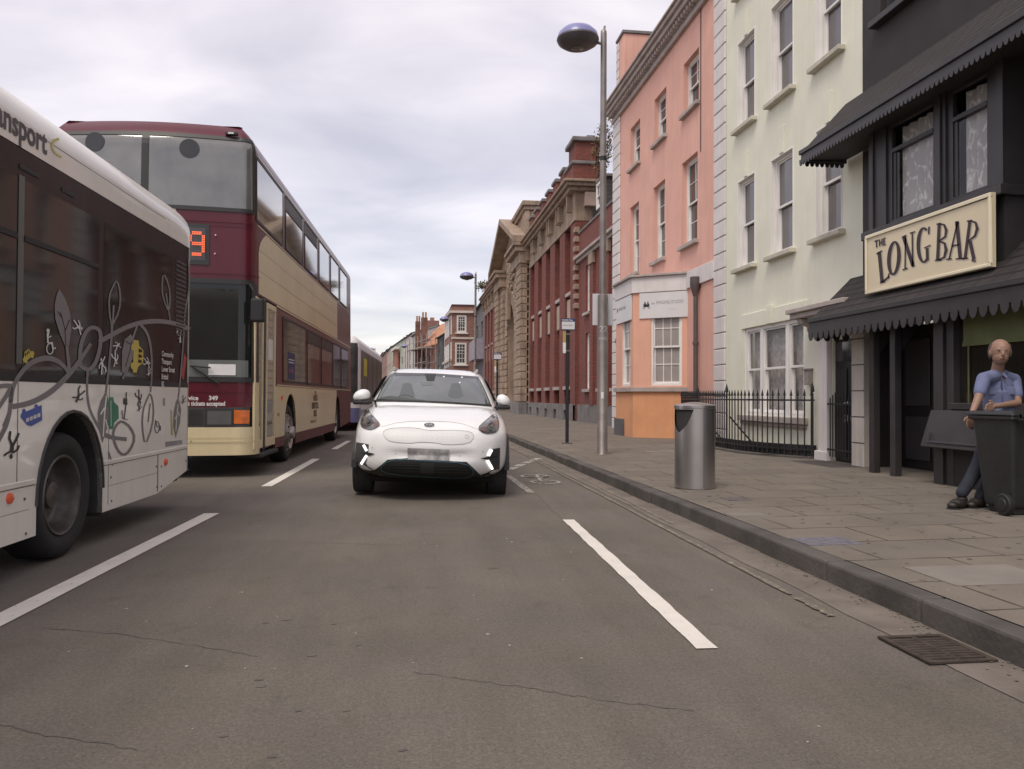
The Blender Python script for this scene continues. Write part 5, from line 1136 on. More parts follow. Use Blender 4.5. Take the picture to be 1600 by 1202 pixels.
wb.poly(m, [(yd+.005, 1.4), (yd+.075, 1.4), (yd+.075, 2.62), (yd+.005, 2.62)], -.001, .002); m.build('pillar', PIL, bnd)
m = wb.mb(); LV = (yk(288), yk(273)); 
for k in range(17): z = 1.83+.047*k; wb.poly(m, [(LV[0], z), (LV[1], z), (LV[1], z+.022), (LV[0], z+.022)], -.004, .004)
m.build('vent_louvres', mat('louvre', (.05,.047,.047), .5), bnd)
m = wb.mb()
for a, b in ((57, 25), (112, 92)): wb.poly(m, [(yk(a+0), 2.66), (yk(b), 2.66), (yk(b), 2.69), (yk(a), 2.69)], -.004, .003)
m.split('vent_slot', BLK, bnd)
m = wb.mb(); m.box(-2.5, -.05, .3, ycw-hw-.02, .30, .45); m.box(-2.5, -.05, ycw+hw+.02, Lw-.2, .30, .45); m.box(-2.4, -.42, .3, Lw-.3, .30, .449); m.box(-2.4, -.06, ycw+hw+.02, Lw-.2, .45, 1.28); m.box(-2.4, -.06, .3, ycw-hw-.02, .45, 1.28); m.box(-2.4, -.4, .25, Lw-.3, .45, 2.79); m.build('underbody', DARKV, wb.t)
m = wb.mb(); a_ = arch(ycw, .45, hw, .62, 16); q = []
for (y0_, z0_), (y1_, z1_) in zip(a_[:-1], a_[1:]): m.face([(0.0, y0_, z0_), (0.0, y1_, z1_), (-.55, y1_, z1_), (-.55, y0_, z0_)])
m.face([(-.0, ycw-hw, .25), (-.0, ycw-hw, .45), (-.5, ycw-hw, .45), (-.5, ycw-hw, .25)]); m.build('wheel_arch_liner', mat('arch_liner', (.03,.028,.027), .8, var=.3), wb.t)
m = wb.mb()
for (y0_, z0_), (y1_, z1_) in zip(a_[:-1], a_[1:]):
    f = lambda y, z, k: (ycw+(y-ycw)*k, .45+(z-.45)*k)
    m.hexa([(.0, *f(y0_, z0_, 1)), (.0, *f(y1_, z1_, 1)), (.0, *f(y1_, z1_, 1.035)), (.0, *f(y0_, z0_, 1.035)), (.012, *f(y0_, z0_, 1)), (.012, *f(y1_, z1_, 1)), (.012, *f(y1_, z1_, 1.03)), (.012, *f(y0_, z0_, 1.03))])
m.build('arch_trim', mat('arch_trim', (.06,.055,.055), .6), wb.t)
wheel(wb, ycw+.02, .462, .462, x=-.05, dish=-.20)
m = wb.mb(); m.box(-.45, -.02, ycw-hw-.03, ycw-hw-.012, .22, .55); m.build('mud_flap', BLK, wb.t)
# front end (behind the camera) wheel and plain details
wheel(wb, Lw-2.3, .462, .462, x=-.05, dish=-.05)
# strips, panel joints, bolts, markers
JN = mat('joint_line', (.16,.145,.13), .7)
m = wb.mb(); wb.poly(m, [(wb.r, ZK), (ycw-hw-.02, ZK), (ycw-hw-.02, ZK+.035), (wb.r, ZK+.035)], 0.001, .008); wb.poly(m, [(ycw+hw+.02, ZK-.03), (Lw, ZK-.03), (Lw, ZK+.005), (ycw+hw+.02, ZK+.005)], .001, .008); m.build('rubbing_strip', WSK, wb.t, bevel=.003)
m = wb.mb(); J = lambda a, b, c, d: wb.poly(m, [(a, c), (b, c), (b, d), (a, d)], .0006, .0016)
J(yk(248.5), yk(247.2), .27, ZK); J(wb.r, ycw-hw-.02, ZK-.006, ZK); J(ycw+hw+.02, Lw, ZK-.037, ZK-.031); J(yk(28.5), yk(27.4), ZK+.01, 1.28); J(yk(171), yk(170.3), .30, 1.28)
J(wb.r+.0, wb.r+.006, .4, 2.8); J(.9, Lw, 2.948, 2.952); J(y_k, ycw-hw-.1, .45, .453); J(ycw+hw+.1, Lw, .44, .443); m.build('panel_joints', JN, wb.t)
m = wb.mb()
for px, py in ((173, 746), (244, 729), (252, 729), (294, 734), (245, 761), (252, 760), (174, 783), (38, 780), (40, 834), (290, 720), (297, 715), (298, 635), (298, 690)):
    y, z = wb.px(px, py); m.lathe([(0, .006), (.010, .005), (.011, 0)], c=(0, y, z), axis='x', n=8)
m.build('rivets', mat('rivet', (.12,.11,.10), .5), wb.t)
MK = mat('orange_marker', (.75, .13, .06), .35, var=.1)
for px, py in ((14, 779), (258, 722)):
    y, z = wb.px(px, py); m = wb.mb(); m.lathe([(.036, 0), (.034, .014), (.02, .022), (0, .024)], c=(0, y, z), axis='x', n=14); m.build('side_marker', MK, wb.t, smooth=True)
# lettering on the cove panel
m = MB(); tl = wb.px(73, 232); t0_ = wb.px(0, 181); 
V_, F_ = text2d('transport', size=.235, bold=.006, spacing=1.0); wmax = max(a for a, b in V_)
add_text(m, 'transport', lambda x, y: wb.tf(.0035, tl[0]+(wmax-x)*.88, 2.855+y*.95), size=.235, bold=.006); m.build('lettering', mat('lettering_grey', (.085,.07,.075), .5), wb.t, recalc=False)
def decal(pts_list, mm, x, fill=None):
    pass
D2 = lambda x, y: (x/3.756, 400+y/3.756)
def bdec(mm, pts, off=.0022, pix=D2):
    off = .0009+off*.32 if off > .003 else off*.5
    """filled outline traced on the bus side"""
    P = [wb.px(*pix(*p)) for p in pts]; mm.flat([Vector((a, b)) for a, b in P], 0) if False else None
    i = [mm.p(off, a, b) for a, b in P]
    for t in tessellate_polygon([[Vector((a, b, 0)) for a, b in P]]): mm.f.append([i[k] for k in t])
def bst(mm, pts, w, closed=False, off=.0022, sm=2, pix=D2):
    w = [x*.86 for x in w] if isinstance(w, (list, tuple)) else w*.86
    P = smoothpath([Vector(p) for p in pts], sm, closed) if sm else [Vector(p) for p in pts]
    if isinstance(w, (list, tuple)):
        n = len(P)-1; w = [w[min(int(k/n*(len(w)-1)), len(w)-2)]*(1-(k/n*(len(w)-1)) % 1)+w[min(int(k/n*(len(w)-1))+1, len(w)-1)]*((k/n*(len(w)-1)) % 1) if k < n else w[-1] for k in range(len(P))]
    for q in strip(P, w, closed): bdec(mm, q, off, pix)
m = wb.mb(); O1 = .0062
S_ = lambda p, w, c=False, o=.0062, s=2: bst(m, p, w, c, o, s)
S_([(60, 860), (75, 760), (130, 670), (200, 612), (290, 595), (360, 630), (412, 700)], [30, 26, 30, 36, 36, 26, 20]); S_([(70, 885), (180, 865), (300, 800), (400, 700), (470, 610), (530, 515)], [36, 36, 38, 34, 26, 22], o=.0064)
S_([(-15, 1090), (40, 990), (62, 880), (60, 770)], [30, 30, 24, 30]); S_([(-20, 770), (30, 760), (75, 765)], 30, o=.0060); S_([(-20, 905), (30, 830), (70, 760)], 28, o=.0058); S_([(20, 1000), (60, 900)], 20, o=.0056)
S_([(465, 640), (470, 520), (505, 435), (545, 415), (592, 440), (585, 550), (555, 640), (515, 672), (480, 655)], 26, True, o=.0066)
S_([(578, 505), (650, 465), (750, 412), (850, 385), (950, 382), (1050, 402), (1112, 432)], [30, 32, 32, 32, 30, 28, 28], o=.0062)
bdec(m, [(345, 195), (380, 250), (408, 330), (417, 430), (402, 530), (385, 542), (350, 460), (322, 370), (318, 290), (330, 230)], .0062); S_([(388, 520), (400, 620), (405, 700)], [18, 22, 26], o=.0068)
S_([(685, 138), (706, 225), (700, 320), (655, 415), (640, 340), (637, 240), (662, 175)], 11, True, .0064, 1); S_([(665, 290), (660, 400)], [14, 10], o=.0066); S_([(655, 400), (650, 520), (632, 700), (620, 805)], [18, 14, 14, 12], o=.007)
S_([(955, 92), (990, 170), (998, 260), (990, 330), (962, 270), (948, 200)], 9, True, .0064, 1); S_([(972, 220), (988, 320), (997, 378)], 9, o=.0066)
S_([(1106, 20), (1112, 190), (1085, 310), (1078, 450), (1060, 690), (1045, 835)], [10, 10, 9, 10, 10, 8], o=.0068)
bdec(m, [(765, 460), (785, 490), (778, 600), (742, 690), (712, 682), (714, 560), (730, 490)], .0062); S_([(802, 412), (782, 470), (748, 560)], [12, 14, 8], o=.0066); S_([(738, 680), (718, 722)], 16, o=.0066)
S_([(815, 395), (865, 450), (888, 560), (890, 690), (882, 800)], [20, 18, 14, 12, 10], o=.0068)
S_([(882, 798), (902, 890), (893, 1000), (850, 1118), (832, 1000), (838, 900), (862, 840)], 11, True, .0064, 1); S_([(880, 865), (868, 975)], 9, o=.0066)
bdec(m, [(622, 795), (640, 870), (640, 960), (600, 1100), (575, 1000), (572, 920), (590, 850)], .0062)
S_([(512, 668), (508, 760), (515, 870), (545, 950), (595, 1030)], [18, 14, 14, 16, 26], o=.0070)
S_([(715, 968), (765, 1005), (792, 1070), (760, 1145), (725, 1172), (690, 1145), (665, 1080), (662, 1030), (685, 985)], 17, True, .0064, 1); S_([(600, 1045), (660, 1068), (742, 1076)], [36, 26, 26], o=.0068)
bdec(m, [(1045, 830), (1062, 900), (1055, 980), (1030, 1068), (1015, 1000), (1018, 920), (1030, 860)], .0062)
S_([(635, 1150), (660, 1230)], 12, o=.0064)
m.build('vine_decal', VINE, wb.t, recalc=False)
m = wb.mb()
for p, w_ in (([(622, 820), (612, 920), (603, 1060)], 8), ([(588, 930), (612, 890)], 9), ([(618, 960), (632, 1020)], 7), ([(1044, 870), (1036, 940), (1030, 1030)], 5), ([(1024, 960), (1038, 930)], 5), ([(1036, 900), (1052, 940)], 5)): S_(p, w_, o=.0085, s=0)
m.split('leaf_vein', WBUS, wb.t, recalc=False)
m = wb.mb()
for p, w_ in (([(384, 530), (378, 430), (352, 330)], 6), ([(380, 440), (405, 375)], 7), ([(365, 370), (335, 325)], 7), ([(735, 650), (765, 540), (770, 500)], 5), ([(735, 500), (765, 520)], 6)): S_(p, w_, o=.0085, s=0)
m.split('leaf_vein', BAND, wb.t, recalc=False)
# little people, cars and wheelchairs
def pic(x, y, cx, cy, a, s): c, n_ = math.cos(rad(a)), math.sin(rad(a)); return (cx+(x*c-y*n_)*s*.62, cy+(x*n_+y*c)*s)
def figure(mm, cx, cy, s, a, o=.0080):
    T = lambda L: [pic(x, y, cx, cy, a, s) for x, y in L]
    bdec(mm, T([(.10*math.cos(k*.785), -.42+.10*math.sin(k*.785)) for k in range(8)]), o); bdec(mm, T([(-.12, -.30), (.12, -.30), (.10, .05), (-.10, .05)]), o)
    for L, w_ in (([(-.1, -.26), (-.32, -.12), (-.40, .06)], .085), ([(.1, -.26), (.30, -.38), (.42, -.48)], .085), ([(-.05, .02), (-.20, .26), (-.30, .50)], .10), ([(.05, .02), (.22, .22), (.20, .48)], .10)): bst(mm, T(L), w_*s, off=o+.0002, sm=0)
def minicar(mm, cx, cy, s, a, o=.0080, fx=1):
    T = lambda L: [pic(x*fx, y, cx, cy, a, s) for x, y in L]
    bdec(mm, T([(-.5, .15), (-.5, -.08), (-.34, -.12), (-.20, -.34), (.18, -.34), (.32, -.10), (.5, -.04), (.5, .15)]), o)
    for x in (-.28, .30): bdec(mm, T([(x+.11*math.cos(k*.785), .17+.11*math.sin(k*.785)) for k in range(8)]), o+.0003)
def minicar_win(mm, cx, cy, s, a, o=.0090):
    T = lambda L: [pic(x, y, cx, cy, a, s) for x, y in L]
    for x0, x1 in ((-.26, -.12), (-.09, .04), (.07, .2)): bdec(mm, T([(x0, -.10), (x0+.05, -.28), (x1-.02, -.28), (x1, -.10)]), o)
WS_ = mat('sticker_white', (.66,.63,.60), .5); YS_ = mat('sticker_yellow', (.56,.44,.07), .5); BS_ = mat('sticker_blue', (.06,.10,.36), .5); GS_ = mat('sticker_green', (.03,.22,.12), .5); KS_ = mat('sticker_black', (.03,.027,.028), .5); RS_ = mat('sticker_red', (.42,.03,.04), .5)
m = wb.mb()
for cx, cy, s, a in ((452, 415, 92, 105), (600, 645, 92, -20), (683, 530, 66, 60), (672, 600, 80, 150), (858, 625, 70, 100), (872, 680, 48, 190)): m = wb.mb(); figure(m, cx, cy, s, a); m.build('white_sticker', WS_, wb.t, recalc=False)
m = wb.mb(); m.build('white_sticker', WS_, wb.t, recalc=False); m = wb.mb()
for (cx, cy, s) in ((290, 500, 1.0), (1050, 470, -.55)):
    T = lambda L: [(cx+x*s, cy+y*abs(s)*(1 if s > 0 else -1)) for x, y in L]
    bst(m, T([(10*math.cos(k*.52)*1.9, 45+32*math.sin(k*.52)) for k in range(12)]), 7*abs(s), True, .008, 0)
    bst(m, T([(-14, -50), (-12, 10), (12, 8), (18, 45), (34, 40)]), 12*abs(s), off=.0082, sm=0); bst(m, T([(-10, -30), (-4, -68)]), 8*abs(s), off=.0084, sm=0); bst(m, T([(-10, -20), (8, -30)]), 8*abs(s), off=.0084, sm=0); bdec(m, T([(-12+9*math.cos(k*.785), -62+12*math.sin(k*.785)) for k in range(8)]), .0086)
m.build('white_sticker', WS_, wb.t, recalc=False)
m = wb.mb(); minicar(m, 163, 588, 112, -28, fx=1); m.build('yellow_sticker', YS_, wb.t, recalc=False)
m = wb.mb(); minicar(m, 798, 590, 190, 93); m.build('yellow_sticker', YS_, wb.t, recalc=False)
m = wb.mb(); minicar_win(m, 163, 588, 112, -28); minicar_win(m, 798, 590, 190, 93); m.build('sticker_windows', BAND, wb.t, recalc=False)
m = wb.mb(); bdec(m, [(1000, 905), (1008, 905), (1012, 1050), (1004, 1055)], .008); m.build('yellow_sticker', YS_, wb.t, recalc=False)
m = wb.mb(); minicar(m, 655, 922, 185, 88); m.build('green_sticker', GS_, wb.t, recalc=False)
m = wb.mb(); bdec(m, [(122, 925), (195, 895), (242, 875), (245, 965), (180, 1000), (158, 992), (120, 945)], .008); 
for c in ((138, 910), (210, 884)): bdec(m, [(c[0]+10*math.cos(k*.785), c[1]+14*math.sin(k*.785)) for k in range(8)], .0083)
m.build('blue_sticker', BS_, wb.t, recalc=False)
m = wb.mb()
for k in range(4): x = 150+22*k; y = 955-9*k; bdec(m, [(x, y), (x+17, y-7), (x+17, y+15), (x, y+22)], .009)
bst(m, [(648, 850), (650, 1000)], 5, off=.0092, sm=0); m.build('sticker_windows', WS_, wb.t, recalc=False)
m = wb.mb()
for cx, cy, s, a in ((462, 815, 105, 215), (70, 1110, 160, 190), (812, 830, 80, 150), (815, 885, 55, 180), (1075, 845, 50, 200)): m = wb.mb(); figure(m, cx, cy, s, a); m.build('black_sticker', KS_, wb.t, recalc=False)
m = wb.mb()
T = lambda L: [(920+x, 1005+y) for x, y in L]; bst(m, T([(14*math.cos(k*.52), 34*math.sin(k*.52)) for k in range(12)]), 5, True, .008, 0); bst(m, T([(-10, -42), (0, 0), (20, -8), (20, 20)]), 6, off=.0082, sm=0)
bst(m, [(740, 800), (738, 870), (726, 960)], 7, off=.008, sm=0); bst(m, [(722, 865), (748, 868)], 5, off=.0082, sm=0); bst(m, [(714, 905), (718, 955), (748, 960)], 5, off=.0082, sm=0); bdec(m, [(722, 835), (745, 838), (745, 875), (722, 872)], .0084)
m.build('black_sticker', KS_, wb.t, recalc=False)
m = wb.mb(); bdec(m, [(1078, 570), (1092, 600), (1076, 735), (1063, 705)], .0080); m.build('red_badge', RS_, wb.t, recalc=False)
m = wb.mb(); bdec(m, [(955, 835), (968, 835), (968, 880), (955, 880)], .002); bdec(m, [(968, 1092), (1068, 1080), (1070, 1104), (970, 1122)], .002); m.build('faint_mark', mat('smudge_grey', (.30,.28,.29), .7), wb.t, recalc=False)
m = MB(); yl_, zl_ = wb.px(*D2(945, 575))
for k, (tx, wd) in enumerate((('Community', 1), ('Transport', 1.1), ('Lower Street', 1.05), ('Bristol', .5), ('BS1 1AA', .5))):
    if k in (4,): tx = 'BS'
    add_text(m, tx, lambda x, y: wb.tf(.0075, yl_-x*1.0, zl_-.075*k-.02+y), size=.072, bold=.002)
m.build('small_print', WS_, wb.t, recalc=False)
# yellow crescent after the lettering
m = wb.mb(); CP = [(345, 440), (310, 450), (300, 485), (315, 520), (360, 548)]
for q in strip(smoothpath(CP, 2), [8, 12, 16, 16, 16, 14, 14, 12, 12, 12, 12, 12, 10, 10][:len(smoothpath(CP, 2))]+[10]*max(0, len(smoothpath(CP, 2))-14)):
    P = [wb.px(p.x/3.756, 100+p.y/3.756) for p in q]; i = [m.p(.0045, a, b) for a, b in P]; m.f.append(i)
m.build('crescent_mark', mat('crescent_yellow', (.60,.52,.18), .5), wb.t, recalc=False)
# ------------------------------------------------------------------ maroon and cream double decker
MAR = mat('maroon_paint', (.098, .010, .020), .30, var=.10, vs=1, spec=.35, coat=.18, dirt=.06); CRM = mat('cream_paint', (.69, .58, .36), .35, var=.05, vs=1, coat=.4, streak=.14, dc=(.4,.31,.17)); MARD = mat('maroon_skirt', (.12, .03, .035), .5, var=.3, vs=4, dirt=.5, dc=(.05,.03,.03))
SEAL = mat('window_seal', (.03, .028, .028), .5); UGL = mat('upper_screen_glass', (.13, .125, .115), .08, var=.35, vs=1.6, spec=1, coat=1); SGL = mat('side_glass', (.04, .036, .038), .03, var=.1, spec=1, coat=1.0)
ins2 = lambda z: (0 if z < 1.4 else (z-1.4)*.012)+(0 if z < 4.84 else ((z-4.84)/.41)**2*.26)
_q = RLi @ onP(395.5, 620, RL @ Vector((XS, 8, 0)), RL @ Vector((1, 0, 0))); print('front end', _q)
mbus = Bus('double_decker_bus', 'maroon and cream double decker bus showing a lit orange 9 on its front', _q.y, 3.06, 13.0, r=.26, bow=.14, inset=ins2)
Y = lambda px: mbus.px(px, 620)[0]
ZR = 5.25; Lm = Y(548); mbus.L = Lm
c, fl = mbus.c, mbus.fl; tEnd = 2*c+fl+Lm
print('maroon len', Lm, 'z upper win', mbus.px(397, 345), mbus.px(389, 234.6), 'roof', mbus.px(383, 203))
def part(name, M, rng, zs, o=0, parent=None, smooth=True):
    m = mbus.mb(); mbus.shell(m, rng[0], rng[1], zs, o); return m.build(name, M, parent or mbus.t, smooth=smooth, merge=True)
tR = mbus.ty(Lm)
zU0, zU1 = 3.82, 4.80
part('roof_rail', MAR, (tR, tEnd), [4.80, 4.86, 4.92, 4.98, 5.05, 5.12, 5.19, 5.25])
m = mbus.mb(); mbus.cap(m, ZR); m.face([(0, Lm, .3), (-3.06, Lm, .3), (-3.0, Lm, 4.84), (-.06, Lm, 4.84)]); m.face([(-.06, Lm, 4.84), (-3.0, Lm, 4.84), (-2.7, Lm, 5.245), (-.35, Lm, 5.245)]); m.build('roof', MAR, mbus.t)
m = mbus.mb(); m.tube([(-.34, .5, 5.24), (-.36, Lm-.3, 5.24)], .02, 6); m.box(-2.55, -2.35, .5, .8, 5.23, 5.29); m.build('roof_trim', MAR, mbus.t)
# body skin behind everything, maroon
body = part('body', MAR, (tR, tEnd), [2.72, 3.3, zU0, 4.3, 4.80]); part('side_skin', MAR, (mbus.ty(Lm), mbus.ty(Y(431.5))), [1.37, 2.72])
part('left_side', MAR, (c+fl+c, tEnd), [.4, 1.37, 2.72])
# cream band with its curved front edge
yc0 = Y(401); m = mbus.mb(); zz_ = [2.75+.1*k for k in range(11)]
for za_, zb_ in zip(zz_[:-1], zz_[1:]):
    ed = lambda z: yc0+.12+.55*max(0, (z-3.35)/.4)**2
    for a, b in ((None, None),):
        pa0 = mbus.pt(mbus.ty(max(ed(za_), mbus.r)), .004, ins2(za_)); pb0 = mbus.pt(mbus.ty(max(ed(zb_), mbus.r)), .004, ins2(zb_)); yr = Y(527); pa1 = mbus.pt(mbus.ty(yr), .004, ins2(za_)); pb1 = mbus.pt(mbus.ty(yr), .004, ins2(zb_))
        m.face([(pa0.x, pa0.y, za_), (pa1.x, pa1.y, za_), (pb1.x, pb1.y, zb_), (pb0.x, pb0.y, zb_)])
m.build('cream_band', CRM, mbus.t, merge=True)
m = mbus.mb()
for z in (3.10, 3.42): mbus.shell(m, mbus.ty(Y(527)), mbus.ty(yc0+.15), [z, z+.006], .0055)
m.build('panel_joints', JN, mbus.t)
# upper side windows
def swin(p0, p1, z0, z1, name='window', M=None, hopper=False, o=.006, parent=None):
    a, b = max(Y(p0), .22), Y(p1); m = mbus.mb(); r_ = .05
    mbus.shell(m, mbus.ty(b), mbus.ty(a), [z0, (z0+z1)/2, z1], o); w_ = m.build(name, M or SGL, parent or mbus.t)
    m = mbus.mb(); e_ = .022
    for (u0, u1, v0, v1) in ((a-e_, a+e_, z0-e_, z1+e_), (b-e_, b+e_, z0-e_, z1+e_), (a+e_, b-e_, z0-e_, z0+e_), (a+e_, b-e_, z1-e_, z1+e_)): mbus.shell(m, mbus.ty(u1), mbus.ty(u0), [v0, v1], o+.006)
    m.build('seal', SEAL, w_)
    if hopper:
        m = mbus.mb(); mbus.shell(m, mbus.ty(b-e_), mbus.ty(a+e_), [z1-.27, z1-.24], o+.008); m.build('hopper_bar', SEAL, w_); m = mbus.mb(); mbus.shell(m, mbus.ty(b-.05), mbus.ty(a+.05), [z1-.23, z1-.03], o+.003); m.build('hopper_pane', mat('open_hopper', (.012,.011,.012), .4), w_)
    return w_
swin(393, 442, zU0+.02, zU1-.02); swin(446.5, 473, zU0+.02, zU1-.02, hopper=True); swin(476.5, 496, zU0+.02, zU1-.02, hopper=True); swin(499, 514.5, zU0+.02, zU1-.02); swin(517, 529, zU0+.02, zU1-.02); swin(531.5, 542, zU0+.02, zU1-.02)
m = mbus.mb(); mbus.shell(m, mbus.ty(Lm-.05), -.03, [zU0-.055, zU0-.035], .008); mbus.shell(m, mbus.ty(Lm-.05), -.03, [zU1+.02, zU1+.04], .008); m.split('rain_strip', CRM, mbus.t)
# lower side windows
zL0, zL1 = 1.46, 2.58; BGL2 = mat('lower_bus_glass', (.022,.019,.019), .05, var=.3, spec=.45)
w0 = swin(442, 477, zL0, zL1, M=BGL2); swin(480, 499.5, zL0, zL1, M=BGL2, hopper=True); swin(502, 518, zL0, zL1, M=BGL2, hopper=True); swin(520, 531, zL0, zL1, M=BGL2); swin(533, 543.5, zL0, zL1, M=BGL2)
m = mbus.mb(); a, b = Y(449), Y(460); mbus.shell(m, mbus.ty(b), mbus.ty(a), [1.50, 2.0], .008); po = m.build('window_poster', mat('poster_navy', (.02,.03,.10), .5), w0)
m = MB(); add_text(m, 'A A A', lambda x, y: mbus.tf(.012, a+.08+x, 1.62+y), size=.16, bold=.003); m.build('poster_print', mat('poster_pink', (.5,.12,.25), .5), w0, recalc=False)
m = mbus.mb()
for k in range(2): mbus.shell(m, mbus.ty(b-.08), mbus.ty(a+.05), [1.86-.05*k, 1.875-.05*k], .010)
m.build('poster_text', WS_, w0)
m = mbus.mb(); mbus.shell(m, mbus.ty(Lm-.1), mbus.ty(Y(431)), [1.372, 1.392], .012); mbus.shell(m, mbus.ty(Lm-.1), mbus.ty(Y(431)), [2.70, 2.73], .014); m.split('rain_strip', CRM, mbus.t)
# lower cream panel with arches, maroon skirt
yA, hA = (Y(445)+Y(462.5))/2, (Y(462.5)-Y(445))/2; yB = (Y(522)+Y(533))/2; hB = hA
print('arches', yA, hA, yB)
cw_ = [(Y(431), .50), (yA-hA, .50)]+[(a, .62+(b-.62)) for a, b in [(yA-hA*math.cos(math.pi*k/14), .62+.62*math.sin(math.pi*k/14)) for k in range(15)]]+[(yA+hA, .50), (Y(523.5), .50), (Y(526), 1.365), (Y(431), 1.365)]
m = mbus.mb(); mbus.poly(m, cw_, -.03, .002); cp = m.build('cream_side_panel', CRM, mbus.t)
sk = [(Y(431), .33), (yA-hA, .33), (yA-hA, .498), (Y(431), .498)]
m = mbus.mb(); mbus.poly(m, sk, -.03, 0); mbus.poly(m, [(yA+hA, .30), (yB-hB, .30), (yB-hB, .62)]+[(yB-hB*math.cos(math.pi*k/14), .62+.58*math.sin(math.pi*k/14)) for k in range(1, 15)]+[(yB+hB, .33), (Lm, .42), (Lm, 1.365), (Y(526)+.01, 1.365), (Y(523.5)+.01, .498), (yA+hA, .498)], -.03, 0); m.build('skirt', MARD, mbus.t)
for yy in (yA, yB):
    m = mbus.mb(); P = [(yy-hA*math.cos(math.pi*k/14), .62+.62*math.sin(math.pi*k/14)) for k in range(15)]
    for (a, b), (a1, b1) in zip(P[:-1], P[1:]): m.face([(0, a, b), (0, a1, b1), (-.5, a1, b1), (-.5, a, b)])
    m.face([(0, yy+hA, .33), (0, yy+hA, .62), (-.5, yy+hA, .62), (-.5, yy+hA, .33)]); m.build('wheel_arch_liner', MATS['arch_liner'], mbus.t)
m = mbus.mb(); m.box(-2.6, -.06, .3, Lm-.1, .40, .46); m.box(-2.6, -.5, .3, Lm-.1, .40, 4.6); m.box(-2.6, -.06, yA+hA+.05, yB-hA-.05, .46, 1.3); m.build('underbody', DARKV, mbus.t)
SILV = mat('silver_hub', (.42,.38,.35), .4, metal=.6, var=.35, vs=9, dirt=.4, dc=(.08,.06,.05))
wheel(mbus, yA+.02, .53, .53, x=-.05, dish=.0, rimc=SILV); wheel(mbus, yB, .53, .53, x=-.05, dish=-.14, rimc=SILV)
m = mbus.mb(); y_, z_ = mbus.px(440, 622); m.box(.003, .02, y_-.05, y_+.05, z_-.03, z_+.03); m.build('side_repeater', MK, mbus.t)
m = MB(); yl0 = Y(487); 
for tx, z, sz, dx in (('THE', 1.29, .07, .5), ('ABUS', 1.13, .19, .5), ('BRISTOL', .96, .19, .5), ('BUS', .79, .19, .5)):
    add_text(m, tx, lambda x, y: mbus.tf(.006, yl0+dx+x*1.35, z+y-.03), size=sz, bold=.006, align='CENTER')
add_text(m, 'www.abus.co.uk', lambda x, y: mbus.tf(.006, yl0-.15+x, .62+y), size=.13); add_text(m, 'abus', lambda x, y: mbus.tf(.006, Y(433)+x, .86+y), size=.11)
m.build('side_lettering', mat('brown_print', (.11,.06,.04), .6), mbus.t, recalc=False)
# doorway between the front corner and the side panel
yd0, yd1 = Y(397.5), Y(430)
m = mbus.mb(); mbus.poly(m, [(mbus.r, .36), (yd1+.05, .36), (yd1+.05, 2.72), (mbus.r, 2.72)], -.10, -.06); m.build('door_surround', MAR, mbus.t)
for k, (p0, p1) in enumerate(((398.5, 411.5), (416.5, 430.5))):
    a, b = Y(p0), Y(p1); e_ = .05; m = mbus.mb()
    for q in ([(a, .40), (a+e_, .40), (a+e_, 2.68), (a, 2.68)], [(b-e_, .40), (b, .40), (b, 2.68), (b-e_, 2.68)], [(a+e_, .40), (b-e_, .40), (b-e_, .53), (a+e_, .53)], [(a+e_, 2.60), (b-e_, 2.60), (b-e_, 2.68), (a+e_, 2.68)]): mbus.poly(m, q, -.04, .0)
    dl = m.build('door_leaf', CRM if k else CRM, mbus.t, bevel=.006); m = mbus.mb(); mbus.poly(m, [(a+e_, .53), (b-e_, .53), (b-e_, 2.60), (a+e_, 2.60)], -.03, -.02); m.build('door_glass', SGL, dl)
m = mbus.mb(); mbus.poly(m, [(Y(412.3), .36), (Y(415.7), .36), (Y(415.7), 2.72), (Y(412.3), 2.72)], -.05, -.01); m.build('door_seal', SEAL, mbus.t)
m = mbus.mb(); a = Y(425.5); mbus.poly(m, [(Y(420), 1.78), (Y(427), 1.78), (Y(427), 2.12), (Y(420), 2.12)], -.019, -.012); m.build('door_notice', WS_, mbus.t)
m = mbus.mb(); mbus.poly(m, [(mbus.r+.02, .27), (yd1+.0, .27), (yd1+.0, .33), (mbus.r+.02, .33)], -.3, .06); m.build('entrance_step', MATS['arch_liner'], mbus.t, bevel=.01)
# front: upper screens, display, lower screen, nose
f0 = c*.30; fR = 2*c+fl-c*.3; mid = c+fl/2
def ftz(px, py): x, z = mbus.pf(px, py, .05); return c+(-x-mbus.r), z
print('front px', ftz(388, 330), ftz(387, 215), ftz(225, 195), ftz(325, 352), ftz(325, 412), ftz(395, 440), ftz(395, 590), ftz(385, 665))
zs0 = 3.93; zs1 = 5.0
for a, b in ((f0, mid-.02), (mid+.02, fR)): 
    w_ = part('upper_windscreen', UGL, (a, b), [zs0, 4.2, 4.5, 4.72, 4.84, 4.92, 5.0], .008); m = mbus.mb()
    for (u0, u1, v0, v1) in ((a-.03, a+.03, zs0-.03, zs1+.03), (b-.03, b+.03, zs0-.03, zs1+.03), (a+.03, b-.03, zs0-.03, zs0+.03), (a+.03, b-.03, zs1-.03, zs1+.03)): mbus.shell(m, u0, u1, [v0]+[q_ for q_ in (4.2, 4.5, 4.72, 4.84, 4.92, 5.0) if v0 < q_ < v1]+[v1], .018)
    m.build('seal', SEAL, w_)
    cc = ftz(297, 233) if a == f0 else (ftz(148, 222)); m = mbus.mb(); pts = []
    for k in range(20): aa = k*math.pi/10; p = mbus.pt(cc[0]+.14*math.cos(aa), .013, ins2(4.6)); pts.append((p.x, p.y, cc[1]+.14*math.sin(aa)))
    m.f.append([m.p(*p) for p in pts]); m.build('round_vent', mat('vent_dark', (.035,.035,.04), .4), w_, recalc=False)
